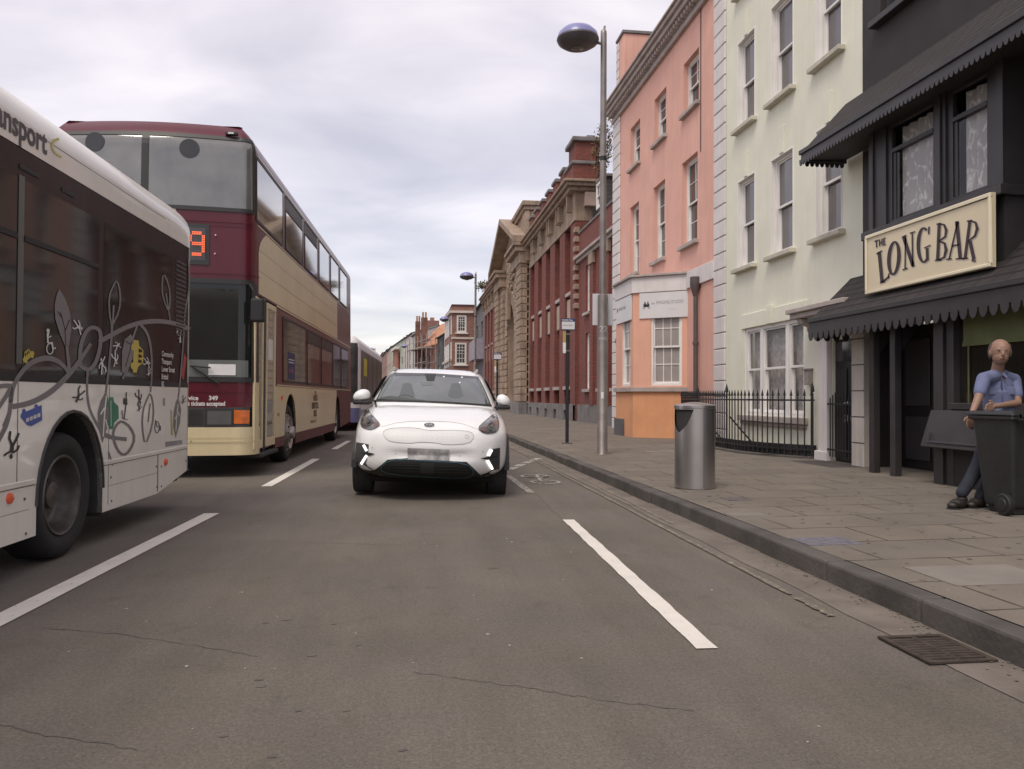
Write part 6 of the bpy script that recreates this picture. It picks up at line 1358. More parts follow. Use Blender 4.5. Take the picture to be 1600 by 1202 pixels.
m = mbus.mb(); mbus.shell(m, f0, fR, [3.74, 3.76], .02); mbus.shell(m, -.1, 2*c+fl, [2.98, 3.0], .02); mbus.shell(m, f0, fR, [3.68, 3.69], .015); m.build('front_mouldings', MAR, mbus.t)
ta, za_ = ftz(322, 357); tb, zb_ = ftz(322, 408); tl_ = ta+1.55
m = mbus.mb(); mbus.shell(m, ta-.05, tl_+.05, [zb_-.06, za_+.06], .018); ds = m.build('destination_frame', SEAL, mbus.t); m = mbus.mb(); mbus.shell(m, ta, tl_, [zb_, za_], .022); m.build('destination_glass', mat('display_dark', (.06,.058,.062), .2), ds)
DIG = mat('led_orange', (.6,.1,.03), .5, emit=(1, .16, .06), es=.75); m = MB(); m_ = mbus.mb()
BMP = {'9': ('01110', '10001', '10001', '01111', '00001', '00001', '01110'), '4': ('00010', '00110', '01010', '10010', '11111', '00010', '00010'), '3': ('01110', '10001', '00001', '00110', '00001', '10001', '01110')}
def led(ch, tc, zc, hh):
    px_ = .044; pz = hh/7
    for r_, row in enumerate(BMP[ch]):
        for c_, b_ in enumerate(row):
            if b_ == '0': continue
            for dx in (-.011, .011):
                for dz in (-.25, .25):
                    t_ = tc+(2-c_)*px_+dx; z = zc+(3-r_+dz)*pz; q = [mbus.pt(t_+e, .027) for e in (-.0085, .0085)]
                    m_.face([(q[0].x, q[0].y, z-.0095), (q[1].x, q[1].y, z-.0095), (q[1].x, q[1].y, z+.0095), (q[0].x, q[0].y, z+.0095)])
t9 = ftz(309, 382)
for k_, ch_ in enumerate('943'):
    m_ = mbus.mb(); led(ch_, t9[0]+.30*k_, t9[1], .36); m_.build('route_digit', DIG, ds, recalc=False)
# nose
part('front_panel', MAR, (-.02, 2*c+fl+.02), [2.86, 3.2, 3.6, zs0], .003)
part('front_pillar', CRM, (-.12, c*.35), [.7, 1.0, 1.4], .004); part('front_pillar', SEAL, (-.1, c*.45), [1.4, 2.2, 2.86], .002)
zl0, zl1 = ftz(380, 592)[1], ftz(380, 448)[1]; print('lower screen', zl0, zl1)
w_ = part('windscreen', mat('windscreen_dark', (.016,.017,.016), .05, spec=.45), (c*.35, fR+.1), [1.42, 1.8, 2.2, 2.60, 2.86], .006)
m = mbus.mb()
for (u0, u1, v0, v1) in ((c*.30, c*.30+.06, 1.40, 2.90), (c*.3+.06, fR, 1.40, 1.46), (c*.3+.06, fR, 2.84, 2.91)): mbus.shell(m, u0, u1, [v0, (v0+v1)/2, v1], .02)
m.build('seal', SEAL, w_)
a = ftz(365, 600)[0]; m = mbus.mb(); mbus.shell(m, c*.55, fR, [1.47, 1.72], .010); m.build('dashboard', mat('dash_grey', (.13,.14,.13), .5), w_)
m = mbus.mb(); mbus.shell(m, ftz(367, 590)[0], ftz(326, 590)[0], [1.50, 1.66], .016); m.build('paper_notice', mat('paper', (.75,.73,.72), .7), w_)
m = mbus.mb(); 
for (x0, y0, x1, y1) in ((300, 572, 342, 600), (300, 572, 330, 575)):
    A, B = ftz(x0, y0), ftz(x1, y1); p, q = mbus.pt(A[0], .05), mbus.pt(B[0], .05); m.tube([(p.x, p.y, A[1]), (q.x, q.y, B[1])], .014, 6)
m.build('wiper', BLK, mbus.t)
part('nose_panel', MAR, (c*.30, fR+.2), [1.03, 1.15, 1.40], .004)
m = mbus.mb(); mbus.shell(m, c*.35, fR, [1.245, 1.26], .012); m.build('nose_crease', MAR, mbus.t)
part('grille_panel', mat('grille_grey', (.055,.055,.057), .5), (c*.45, fR+.2), [.74, 1.03], .006)
h0, h1 = ftz(361, 650)[0], ftz(323, 650)[0]
m = mbus.mb(); mbus.shell(m, h0, h1, [.78, .99], .014); hl = m.build('headlight', mat('headlamp_glass', (.10,.10,.10), .12, spec=1), mbus.t, bevel=0)
m = mbus.mb()
for u0, u1, v0, v1 in ((h0-.025, h1+.025, .99, 1.01), (h0-.025, h1+.025, .76, .78), (h0-.02, h0+.005, .78, .99), (h1-.005, h1+.02, .78, .99)): mbus.shell(m, u0, u1, [v0, v1], .022)
m.build('headlamp_surround', SEAL, hl)
m = mbus.mb(); mbus.shell(m, c*.5, h0-.03, [.79, .99], .016); m.build('indicator', mat('amber_lens', (.62,.14,.02), .25, var=.3, vs=8, coat=.5), mbus.t)
m = mbus.mb()
for k in range(9): z = .775+.026*k; mbus.shell(m, ftz(318, 650)[0], ftz(268, 650)[0], [z, z+.012], .016)
m.build('grille_slats', SEAL, mbus.t)
part('bumper', CRM, (-.15, 2*c+fl+.1), [.33, .37, .45, .74], .012); m = mbus.mb(); mbus.shell(m, c*.2, fR, [.53, .55], .03); mbus.shell(m, c*.2, fR, [.59, .60], .025); m.build('bumper_ribs', CRM, mbus.t)
m = MB(); xx, zz_ = mbus.pf(299, 614, .13)
add_text(m, 'Service      349', lambda x, y: (lambda p: (p.x, p.y, 1.135+y))(mbus.pt(ftz(284, 614)[0]-x*.95, .008)), size=.088, bold=.003); add_text(m, 'First tickets accepted', lambda x, y: (lambda p: (p.x, p.y, 1.055+y))(mbus.pt(ftz(284, 620)[0]-x*.80, .008)), size=.088, bold=.003); m.build('front_lettering', WS_, mbus.t, recalc=False)
m = mbus.mb()
for px_, py_ in ((337, 368), (336, 397)): t_, z_ = ftz(px_, py_); p = mbus.pt(t_, .02); m.sphere((p.x, p.y, z_), .015, 6)
m.build('studs', WS_, mbus.t)
m = mbus.mb(); t_, z_ = ftz(360, 205); p = mbus.pt(t_, .03, .09); m.box(p.x-.09, p.x+.09, p.y-.02, p.y+.05, 5.05, 5.10); m.build('marker_lamp', SEAL, mbus.t, bevel=.01); m = mbus.mb(); m.box(p.x-.04, p.x+.04, p.y-.03, p.y-.021, 5.06, 5.085); m.build('marker_lens', WS_, mbus.t)
# mirror
m = mbus.mb(); m.box(-.02, .17, -.16, .02, 2.28, 2.62); mr = m.build('mirror', BLK, mbus.t, bevel=.03, seg=3); m = mbus.mb(); m.tube([(.03, -.05, 2.60), (.0, -.06, 2.74), (-.06, .0, 2.84)], .014, 6); m.build('mirror_arm', BLK, mr)
# ------------------------------------------------------------------ third bus
LIL = mat('lilac_white_paint', (.80,.79,.80), .5, var=.03); LBL = mat('lilac_blue_paint', (.16,.17,.34), .35, coat=.4)
G3 = mat('third_bus_glass', (.055,.055,.055), .3, var=.4, vs=2, spec=.3)
b3 = Bus('single_decker_bus', 'white and lilac bus behind the double decker with a rounded front frame', 27.8, 2.75, 11.5, r=.30, bow=.45, inset=lambda z: 0 if z < 2.9 else ((z-2.9)/.5)**2*.3)
b3.t['label'] = 'white and lilac bus with a rounded front frame, farthest of the queue of buses'
def p3(name, M, a, b, zs, o=0):
    m = b3.mb(); b3.shell(m, a, b, zs, o); return m.build(name, M, b3.t, smooth=True)
tz = b3.ty(b3.L); te = 2*b3.c+b3.fl+b3.L
p3('lower_body', LBL, tz, te, [.3, .8]); p3('body', LIL, tz, te, [.8, 1.2, 2.9, 3.1, 3.2, 3.27, 3.3]); m = b3.mb(); b3.cap(m, 3.3); m.build('roof', LIL, b3.t)
p3('side_glass', G3, tz+.3, -.35, [1.0, 2.85], .01); p3('windscreen', G3, b3.c*.42, 2*b3.c+b3.fl-.2, [1.0, 1.6, 2.2, 2.9, 3.05], .01); p3('lower_side', LIL, tz+.3, -.3, [.72, .98], .008)
m = b3.mb(); b3.poly(m, [(1.6, 1.95), (2.9, 1.95), (2.9, 2.6), (1.6, 2.6)], .012, .02); m.build('yellow_notice', mat('notice_yellow', (.62,.55,.06), .5), b3.t)
m = b3.mb(); m.box(-2.5, -.2, .4, 11, .25, .5); m.build('underbody', DARKV, b3.t)
for y in (2.6, 8.4): wheel(b3, y, .48, .48, x=-.04, dish=-.05)
for p_ in (3.3, 5.6, 7.9): m = b3.mb(); b3.poly(m, [(p_, 1.0), (p_+.06, 1.0), (p_+.06, 2.85), (p_, 2.85)], .011, .016); m.build('pillar', SEAL, b3.t)
# ================================================================== WHITE CAR
_dc = ray(698, 620); TC = math.atan2(_dc.x, _dc.y); CF = 9.05
_p = onY(671, 700, CF); car = thing('car', 'white crossover car facing the camera in the middle of the lane, lights on', 'car', (_p.x, CF, 0), rz=-TC, ry=rad(1.2)); local(car)
ROOT[car.name] = Matrix.Identity(4)
CARM = Matrix.Translation(car.location) @ car.rotation_euler.to_matrix().to_4x4(); CARI = CARM.inverted()
WCAR = mat('white_car_paint', (.87, .86, .85), .30, var=.01, coat=1.0); CBLK = mat('black_cladding', (.022, .021, .021), .6, var=.15); CHR = mat('chrome', (.6, .6, .6), .15, metal=1)
ST = [(0.0, .47, .60, .45, 2.6), (.012, .40, .68, .62, 3.0), (.05, .33, .77, .74, 3.3), (.13, .28, .855, .82, 3.6), (.26, .25, .915, .875, 3.9), (.45, .23, .965, .905, 4.0), (.75, .22, 1.025, .925, 4.8), (1.1, .22, 1.085, .935, 5.2), (1.5, .22, 1.125, .94, 5.2), (2.6, .22, 1.14, .94, 5), (3.7, .2, 1.13, .93, 4.2), (4.2, .24, 1.10, .90, 4.0), (4.42, .34, 1.02, .82, 3.4), (4.52, .5, .85, .6, 2.8)]
def ring(y, zb, zt, hw, n, K=40):
    zc, rz = (zb+zt)/2, (zt-zb)/2; out = []
    for k in range(K):
        a = 2*math.pi*k/K; c, s = math.cos(a), math.sin(a)
        x = hw*math.copysign(abs(c)**(2/n), c); z = zc+rz*math.copysign(abs(s)**(2/n), s)
        if s > 0: x *= 1-.05*s**2*min(1, y/.5) if y > .3 else 1      # shoulders roll in towards the bonnet
        yy = y+.10*(x/.94)**2*max(0, 1-y/.6)+.30*(x/.94)**4*max(0, 1-y/.5)
        out.append((x, yy, z))
    return out
m = MB(); rg = [[m.p(*q) for q in ring(*s)] for s in ST]
for a, b in zip(rg[:-1], rg[1:]):
    for k in range(40): m.f.append([a[k], a[(k+1) % 40], b[(k+1) % 40], b[k]])
m.f.append(rg[0]); m.f.append(rg[-1][::-1])
cb = m.build('body', WCAR, car, sub=2)
CS = [(1.02, 1.02, 4.25, .850), (1.10, 1.16, 4.22, .845), (1.22, 1.40, 4.18, .815), (1.34, 1.66, 4.12, .765), (1.45, 1.92, 4.05, .715), (1.525, 2.12, 3.98, .675), (1.575, 2.32, 3.9, .61), (1.605, 2.60, 3.75, .48), (1.615, 2.9, 3.5, .25)]
m = MB(); rg = []
for z, y0, y1, hw in CS:
    r_ = []
    for k in range(48):
        a = 2*math.pi*k/48; c, s = math.cos(a), math.sin(a); x = hw*math.copysign(abs(c)**.26, c); yy = (y0+y1)/2+(y1-y0)/2*math.copysign(abs(s)**.30, s)
        if s < 0: yy += .16*(x/hw)**2*abs(s)**.3
        r_.append(m.p(x, yy, z))
    rg.append(r_)
for a, b in zip(rg[:-1], rg[1:]):
    for k in range(48): m.f.append([a[k], a[(k+1) % 48], b[(k+1) % 48], b[k]])
m.f.append(rg[-1])
cabin = m.build('roof', WCAR, car, sub=2)
def evbvh(objs):
    dg = bpy.context.evaluated_depsgraph_get(); dg.update(); V, P = [], []
    for o in objs:
        e = o.evaluated_get(dg); me = e.to_mesh(); k = len(V); V += [q.co.copy() for q in me.vertices]; P += [[i+k for i in q.vertices] for q in me.polygons]; e.to_mesh_clear()
    return BVHTree.FromPolygons(V, P)
CBV = evbvh([cb, cabin])
CO = CARI @ C0
def chit(px, py, off):
    d = (CARI.to_3x3() @ ray(px, py)).normalized(); h, n, i, dist = CBV.ray_cast(CO, d)
    if h is None:
        h, n, i, dist = CBV.find_nearest(CO+d*9.3); 
    if n.dot(d) > 0: n = -n
    return h+n*off
def drape(name, pts, M, off=.004, parent=None, cuts=5, sm=0, closed=True):
    """panel traced as an outline and laid on the car's own surface"""
    if sm: pts = smoothpath(pts, sm, True)
    bm = bmesh.new(); vs = [bm.verts.new((p[0], p[1], 0)) for p in pts]
    for t in tessellate_polygon([[Vector((p[0], p[1], 0)) for p in pts]]):
        try: bm.faces.new([vs[k] for k in t])
        except ValueError: pass
    for _ in range(cuts):
        es = [e for e in bm.edges if e.calc_length() > 5]
        if not es: break
        bmesh.ops.subdivide_edges(bm, edges=es, cuts=1)
        bmesh.ops.triangulate(bm, faces=[f for f in bm.faces if len(f.verts) > 3])
    for v in bm.verts: v.co = chit(v.co.x, v.co.y, off)
    bmesh.ops.recalc_face_normals(bm, faces=bm.faces)
    me = bpy.data.meshes.new(name); bm.to_mesh(me); bm.free(); o = bpy.data.objects.new(name, me); COL.objects.link(o); me.materials.append(M); o.parent = parent or car
    for q in me.polygons: q.use_smooth = True
    return o
def dstroke(name, pts, w, M, off=.006, parent=None, closed=False, sm=1):
    P = smoothpath(pts, sm, closed) if sm else [Vector(p) for p in pts]; m = MB()
    # resample
    Q = []
    n = len(P)
    for k in range(n if closed else n-1):
        a, b = P[k], P[(k+1) % n]; c = max(1, int((b-a).length/4)); Q += [a.lerp(b, t/c) for t in range(c)]
    if not closed: Q.append(P[-1])
    for q in strip(Q, w, closed): m.face([tuple(chit(v.x, v.y, off)) for v in q])
    return m.build(name, M, parent or car, smooth=True, merge=True, weld=.0005)
Z7 = lambda L: [(530+x/5.225, 560+y/5.225) for x, y in L]
WSG = mat('car_windscreen', (.072, .086, .084), .05, var=.28, vs=2.2, spec=.8, coat=.5)
ws = drape('windscreen', Z7([(425, 118), (780, 124), (1135, 150), (1190, 260), (1245, 392), (1000, 378), (700, 360), (272, 348), (345, 230)]), mat('glass_surround', (.03,.03,.03), .25), .003)
wg_ = drape('windscreen_glass', Z7([(440, 148), (780, 150), (1115, 172), (1170, 265), (1215, 378), (1000, 366), (700, 350), (320, 336), (375, 235)]), WSG, .006, ws)
dstroke('pillar_trim', Z7([(430, 160), (375, 240), (325, 332)]), 3.2, mat('pillar_grey', (.17,.20,.19), .6), .008, ws); dstroke('pillar_trim', Z7([(1130, 180), (1180, 275), (1215, 370)]), 2.6, MATS['pillar_grey'], .008, ws)
for cx_ in (555, 950): drape('headrest', Z7([(cx_-45, 250), (cx_-35, 205), (cx_+35, 205), (cx_+45, 250), (cx_+70, 330), (cx_-70, 325)]), mat('seat_grey', (.068,.081,.080), .2, spec=.5), .0068, ws, sm=1)
dstroke('steering_wheel', Z7([(450, 345), (490, 312), (545, 300), (600, 315), (635, 350)]), 1.2, mat('cabin_grey', (.07,.078,.075), .6), .008, ws)
drape('dashboard', Z7([(325, 325), (420, 310), (560, 330), (700, 345), (700, 352), (320, 338)]), MATS['cabin_grey'], .0075, ws)
drape('rear_view_mirror', Z7([(665, 200), (760, 195), (765, 222), (680, 226)]), mat('mirror_glass', (.13,.145,.14), .3), .008, ws); drape('sensor_housing', Z7([(700, 130), (790, 135), (775, 190), (715, 188)]), CBLK, .0078, ws)
for a, b in ((855, 155), (1003, 160), (985, 203)): drape('windscreen_sticker', Z7([(a-8, b-5), (a+6, b-5), (a+6, b+5), (a-8, b+5)]), WHITEP, .009, ws, 0)
dstroke('wiper', Z7([(280, 350), (500, 352), (720, 358), (1000, 372), (1240, 390)]), 2.0, BLK, .012, ws)
# bonnet shut line
SH = mat('shut_line', (.26,.255,.25), .6)
dstroke('bonnet_line', Z7([(345, 560), (500, 520), (735, 512), (980, 525), (1130, 580)]), .35, SH, .0025); dstroke('bonnet_line', Z7([(262, 380), (275, 470), (345, 555)]), .4, SH, .0025); dstroke('bonnet_line', Z7([(1262, 420), (1225, 500), (1130, 580)]), .4, SH, .0025)
HLM = mat('headlamp_shell', (.075, .072, .072), .18, var=.3, vs=20, coat=1, spec=1); HLC = mat('headlamp_chrome', (.25, .245, .24), .25, metal=.6); HLD = mat('projector_dark', (.03,.03,.035), .08, spec=1, coat=1)
for i, (pts, c, blk) in enumerate((([(235, 405), (205, 450), (182, 500), (178, 555), (215, 580), (275, 587), (342, 546), (290, 490), (255, 450)], (240, 520), (312, 548)), ([(1272, 446), (1300, 510), (1302, 560), (1290, 600), (1240, 617), (1178, 617), (1124, 577), (1185, 520), (1235, 480)], (1240, 560), (1168, 585)))):
    h = drape('headlight', Z7(pts), HLM, .006, sm=1); dstroke('chrome_edge', Z7(pts), .7, HLC, .011, h, True)
    for r_, M_, o_ in ((34, HLC, .012), (27, HLD, .016), (13, HLM, .020)):
        drape('projector', Z7([(c[0]+r_*math.cos(k*.449), c[1]+r_*math.sin(k*.449)) for k in range(14)]), M_, o_, h, 2)
    s_ = 1 if i == 0 else -1
    drape('indicator', Z7([(blk[0]-28*s_, blk[1]-20), (blk[0]-20*s_, blk[1]+22), (blk[0]+24*s_, blk[1]+3), (blk[0]-2*s_, blk[1]-22)]), mat('indicator_pinkish', (.16,.10,.095), .3), .012, h, 2)
gr = drape('blank_grille', Z7([(350, 612), (392, 577), (520, 568), (640, 572), (720, 592), (850, 590), (960, 590), (1075, 600), (1106, 640), (1058, 700), (860, 708), (795, 690), (630, 684), (605, 696), (430, 685), (385, 660)]), mat('grille_white', (.72,.71,.70), .45, var=.03), .004, sm=1)
dstroke('grille_edge', Z7([(350, 612), (392, 577), (520, 568), (640, 572), (720, 592), (850, 590), (960, 590), (1075, 600), (1106, 640), (1058, 700), (860, 708), (795, 690), (630, 684), (605, 696), (430, 685), (385, 660)]), .45, SH, .0065, gr, True)
for k in range(12): dstroke('grille_texture', Z7([(470+40*k, 615+2*k), (490+40*k, 632+2*k), (470+40*k, 650+2*k)]), .3, mat('grille_line', (.55,.54,.53), .6), .006, gr, sm=0)
dstroke('charge_flap_ring', Z7([(1041+14*math.cos(k*.7), 641+14*math.sin(k*.7)) for k in range(9)]), .5, CHR, .008, gr, True)
bdg = drape('badge', Z7([(735+42*math.cos(k*.393), 547+15*math.sin(k*.393)) for k in range(16)]), mat('badge_dark', (.07,.07,.075), .3), .007, cuts=2)
V_, F_ = text2d('KIA', size=30, align='CENTER', bold=.6); m = MB()
for x, y in V_: m.v.append(chit(530+(735+x*1.15)/5.225, 560+(556-y*.85)/5.225, .011))
m.f = [list(f) for f in F_]; m.build('badge_letters', CHR, bdg, recalc=False)
dstroke('badge_ring', Z7([(735+42*math.cos(k*.393), 547+15*math.sin(k*.393)) for k in range(16)]), .5, CHR, .010, bdg, True)
pt_ = Z7([(560, 732), (900, 744), (898, 838), (560, 826)])
np_ = drape('number_plate', pt_, mat('plate_smudged', (.40,.385,.385), .6, var=.45, vs=9), .012)
low = drape('lower_cladding', Z7([(100, 895), (280, 918), (345, 870), (395, 828), (560, 816), (740, 832), (1040, 846), (1100, 900), (1160, 958), (1352, 935), (1350, 985), (1200, 995), (980, 992), (700, 985), (400, 965), (200, 955), (96, 940)]), CBLK, .006)
it = drape('lower_intake', Z7([(330, 900), (398, 838), (560, 828), (740, 842), (1038, 856), (1104, 928), (1050, 966), (800, 962), (420, 938)]), mat('intake_dark', (.010,.010,.010), .7), .010, sm=1)
dstroke('teal_trim', Z7([(328, 902), (398, 836), (560, 826), (740, 840), (1040, 854), (1106, 930), (1050, 970), (800, 966), (420, 942)]), .9, mat('teal_trim', (.06,.16,.20), .3), .014, it, True)
for k in range(3): dstroke('intake_slat', Z7([(365+k*8, 868+22*k), (740, 875+24*k), (1070-k*6, 886+24*k)]), .8, mat('slat_grey', (.035,.035,.036), .5), .013, it, sm=0)
drape('radar_panel', Z7([(665, 850), (775, 853), (775, 935), (665, 930)]), mat('radar_grey', (.028,.028,.03), .5), .015, it, 2)
DRL = mat('daylight_lamp', (.9,.9,.9), .3, emit=(1, .98, .95), es=1.3)
for pts, bars, nib in (([(142, 685), (243, 702), (238, 760), (232, 800), (212, 872), (134, 858)], ([(206, 708), (232, 756)], [(232, 792), (186, 862)]), [(170, 772), (240, 768), (296, 780), (240, 800)]), ([(1242, 742), (1310, 730), (1306, 905), (1242, 912), (1212, 842), (1216, 790)], ([(1240, 746), (1214, 796)], [(1206, 832), (1246, 902)]), [(1290, 800), (1220, 800), (1148, 818), (1220, 832)])):
    fg = drape('fog_lamp_pod', Z7(pts), mat('pod_dark', (.045,.045,.047), .4), .007); drape('pod_fin', Z7(nib), CBLK, .009, fg, 2)
    for b in bars: dstroke('daylight_bar', Z7(b), 3.7, DRL, .014, fg, sm=0)
# bumper creases, parking sensors
for a, b in ((460, 777), (983, 797), (272, 730), (1172, 762)): dstroke('parking_sensor', Z7([(a-4, b), (a+4, b)]), 1.2, SH, .005, sm=0)
# black cladding round wheel arches, sills, wheels, side glass
for s_ in (-1, 1):
    for yc in (.92, 3.66):
        m = MB(); pr = []
        for k in range(15):
            a = math.pi*k/14; pr.append((yc-.385*math.cos(a), .34+.385*math.sin(a), yc-.425*math.cos(a), .34+.425*math.sin(a)))
        for p, q in zip(pr[:-1], pr[1:]): m.hexa([(s_*.88, p[0], p[1]), (s_*.88, q[0], q[1]), (s_*.945, q[0], q[1]), (s_*.945, p[0], p[1]), (s_*.88, p[2], p[3]), (s_*.88, q[2], q[3]), (s_*.938, q[2], q[3]), (s_*.938, p[2], p[3])])
        m.build('wheel_arch', CBLK, car); m = MB()
        m.lathe([(0, -.12), (.345, -.12), (.36, -.10), (.36, .08), (.345, .105), (.24, .105)], c=(s_*.815, yc, .345+(-.018*s_ if s_ > 0 else .015)), axis='x', n=40); wl_ = m.build('wheel', TYRE, car, smooth=True)
        m = MB(); m.lathe([(.24, .10), (.23, .08), (0, .09)] if s_ > 0 else [(.24, -.10), (.23, -.115), (0, -.13)], c=(s_*.815, yc, .345), axis='x', n=24); m.build('rim', mat('alloy', (.3,.3,.31), .35, metal=.8), wl_, smooth=True)
        m = MB(); m.box(s_*.5 if s_ > 0 else -.935, .935 if s_ > 0 else -.5, yc-.36, yc+.36, .1, .62); 
    m = MB(); m.box(min(s_*.90, s_*.955), max(s_*.90, s_*.955), 1.36, 3.22, .2, .36); m.build('sill_cladding', CBLK, car, bevel=.02)
    m = MB(); sg_ = [(1.62, 1.16), (4.0, 1.16), (3.75, 1.46), (2.3, 1.49), (2.0, 1.42)]
    def sx(z):
        for (z0, _, _, h0_), (z1, _, _, h1_) in zip(CS[:-1], CS[1:]):
            if z0 <= z <= z1: return s_*(h0_+(h1_-h0_)*(z-z0)/(z1-z0)+.004)
        return s_*.8
    m.v = [Vector((sx(z), y, z)) for y, z in sg_]; m.f = [[0, 1, 2, 3, 4]]; m.build('side_window', GLASSD, car)
    m = MB(); m.box(min(s_*.575, s_*.61), max(s_*.575, s_*.61), 2.4, 3.8, 1.56, 1.615); m.build('roof_rail', mat('rail_grey', (.45,.44,.43), .4), car, bevel=.01)
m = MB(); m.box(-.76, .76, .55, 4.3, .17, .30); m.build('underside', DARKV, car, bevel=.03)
# door mirrors
for s_, (pa, pb, py) in ((-1, (551.5, 579, 620)), (1, (775.5, 797.5, 628))):
    YM = CF+1.45; a = CARI @ onY(pa, py, YM); b = CARI @ onY(pb, py, YM); cx_ = (a.x+b.x)/2; w_ = (b.x-a.x)/2; m = MB(); m.sphere((cx_, a.y, a.z+.015), 1, 16, (w_, .09, .085)); mr = m.build('door_mirror', WCAR, car, smooth=True)
    for v in mr.data.vertices:
        if v.co.z < a.z-.03: v.co.z = a.z-.03+(v.co.z-a.z+.03)*.2
        t_ = (v.co.x-cx_)/w_*s_; v.co.z += -.02*t_
    m = MB(); m.box(cx_-w_*.95, cx_+w_*.95, a.y-.07, a.y+.06, a.z-.10, a.z-.045); m.box(min(s_*.80, cx_), max(s_*.80, cx_), a.y-.03, a.y+.04, a.z-.09, a.z-.05); m.build('mirror_base', BLK, mr, bevel=.02, seg=2)
# ================================================================== WHEELIE BIN
_b = onZ(1580, 808, .15); print('wheelie', _b)
_w = onZ(1566, 806, .155); BX, BY = _w.x+.03, _w.y-.085; print('bin', BX, BY)
t = thing('wheelie_bin', 'dark wheeled rubbish bin with closed lid standing before the man in the blue shirt', 'wheelie bin', (BX, BY, .155)); local(t)
BINM = mat('bin_plastic', (.022, .022, .022), .5, var=.2, vs=4, bump=.2, bs=60, dirt=.3, dc=(.07,.065,.06))
m = MB(); m.hexa([(.05, .06, .06), (.46, .06, .06), (.46, .42, .06), (.05, .42, .06), (0, 0, .90), (.52, 0, .90), (.52, .52, .90), (0, .52, .90)]); m.build('body', BINM, t, bevel=.03, seg=3)
m = MB(); m.box(-.02, .54, -.03, .55, .86, .90); m.box(.08, .44, .08, .40, .0, .07); m.build('rim', BINM, t, bevel=.012)
m = MB(); m.hexa([(-.03, -.04, .902), (.55, -.04, .902), (.55, .60, .902), (-.03, .60, .902), (.0, .0, .95), (.52, .0, .95), (.52, .57, .94), (.0, .57, .94)]); m.build('lid', BINM, t, bevel=.015, seg=2)
m = MB(); m.tube([(.03, -.07, .90), (.49, -.07, .90)], .018, 8); m.box(.03, .07, -.08, .0, .86, .92); m.box(.45, .49, -.08, .0, .86, .92); m.build('handle', BINM, t)
for x in (-.035, .50):
    m = MB(); m.lathe([(.0, 0), (.09, 0), (.10, .01), (.10, .045), (.09, .055), (0, .055)], c=(x, .085, .10), axis='x', n=28); wq = m.build('wheel', BLK, t, smooth=True)
    m = MB(); m.lathe([(.06, -.002), (.055, -.008), (.02, -.012), (0, -.012)], c=(x, .085, .10), axis='x', n=20); m.build('hub', BINM, wq, smooth=True)
m = MB(); m.tube([(-.02, .085, .10), (.53, .085, .10)], .014, 8); m.build('axle', IRON, t)
# ================================================================== PERSON
pp = lambda px, py, Yv: onY(px, py, Yv)
per = thing('person', 'man in short sleeved blue shirt and jeans leaning behind the wheelie bin', 'person', (5.6, 7.2, .15))
SKIN = mat('skin', (.30, .175, .125), .55, var=.06, vs=12); SHIRT = mat('blue_shirt', (.15, .17, .29), .85, var=.12, vs=9, bump=.3, bs=40); JEAN = mat('dark_jeans', (.018, .021, .032), .85, var=.2, vs=14, bump=.2, bs=90); SHOE = mat('brown_shoes', (.025, .019, .016), .5)
def limb(m, pts, n=12):
    """tapered chain of joints: [(point, radius)], with rounded joints"""
    for (a, ra), (b, rb) in zip(pts[:-1], pts[1:]): m.tube([a, a.lerp(b, .5), b], [ra, (ra+rb)/2*1.03, rb], n)
    for p, r_ in pts: m.sphere(p, r_, n)
def skinbuild(m, name, M, voxel, sm=4, parent=per):
    o = m.build(name, M, parent); r_ = o.modifiers.new('remesh', 'REMESH'); r_.mode = 'VOXEL'; r_.voxel_size = voxel; r_.use_smooth_shade = True
    s = o.modifiers.new('smooth', 'SMOOTH'); s.factor = .5; s.iterations = sm; return o
K = 1.0
hipL, hipR = pp(1551, 676, 7.32), pp(1574, 677, 7.42); pel = (hipL+hipR)/2+Vector((0, .0, .06)); belly = pp(1561, 645, 7.34); chest = pp(1560, 610, 7.36); shL, shR = pp(1537, 592, 7.26), pp(1584, 594, 7.38); nk = pp(1560, 580, 7.32); head = pp(1562.5, 551, 7.26)
elL, wrL = pp(1528, 624, 7.18), pp(1518, 648, 7.12); elR, wrR = pp(1590, 630, 7.22), pp(1556, 635, 7.12)
knL, knR = pp(1529, 728, 7.14), pp(1550, 735, 7.26); anL, anR = pp(1503, 772, 7.08), pp(1532, 779, 7.12)
m = MB(); Vv = Vector
# head, neck, face
m.sphere(head+Vv((0, 0, .02)), 1, 20, (.088, .104, .115)); m.sphere(head+Vv((-.012, -.02, -.045)), 1, 16, (.068, .080, .082)); m.sphere(head+Vv((-.02, -.055, -.085)), 1, 12, (.035, .03, .022))
fd = Vv((-.42, -.91, 0)).normalized(); sd = Vv((fd.y, -fd.x, 0))*-1
m.tube([head+fd*.092+Vv((0, 0, .01)), head+fd*.118+Vv((0, 0, -.028))], [.008, .015], 8); m.sphere(head+fd*.110+Vv((0, 0, -.032)), .016, 8)
for s_ in (-1, 1): m.sphere(head+sd*s_*.089+Vv((0, 0, -.005)), 1, 10, (.012, .020, .032)); m.sphere(head+fd*.078+sd*s_*.032+Vv((0, 0, .028)), .018, 8)
m.sphere(head+fd*.094+Vv((0, 0, -.062)), 1, 10, (.024, .014, .010))
m.tube([nk+Vv((0, .02, -.03)), head+Vv((.0, .01, -.07))], [.062, .054], 14)
limb(m, [(chest, .10), (belly, .10)]); limb(m, [(chest+Vv((0, 0, .03)), .08), (nk+Vv((0, 0, -.02)), .06)])
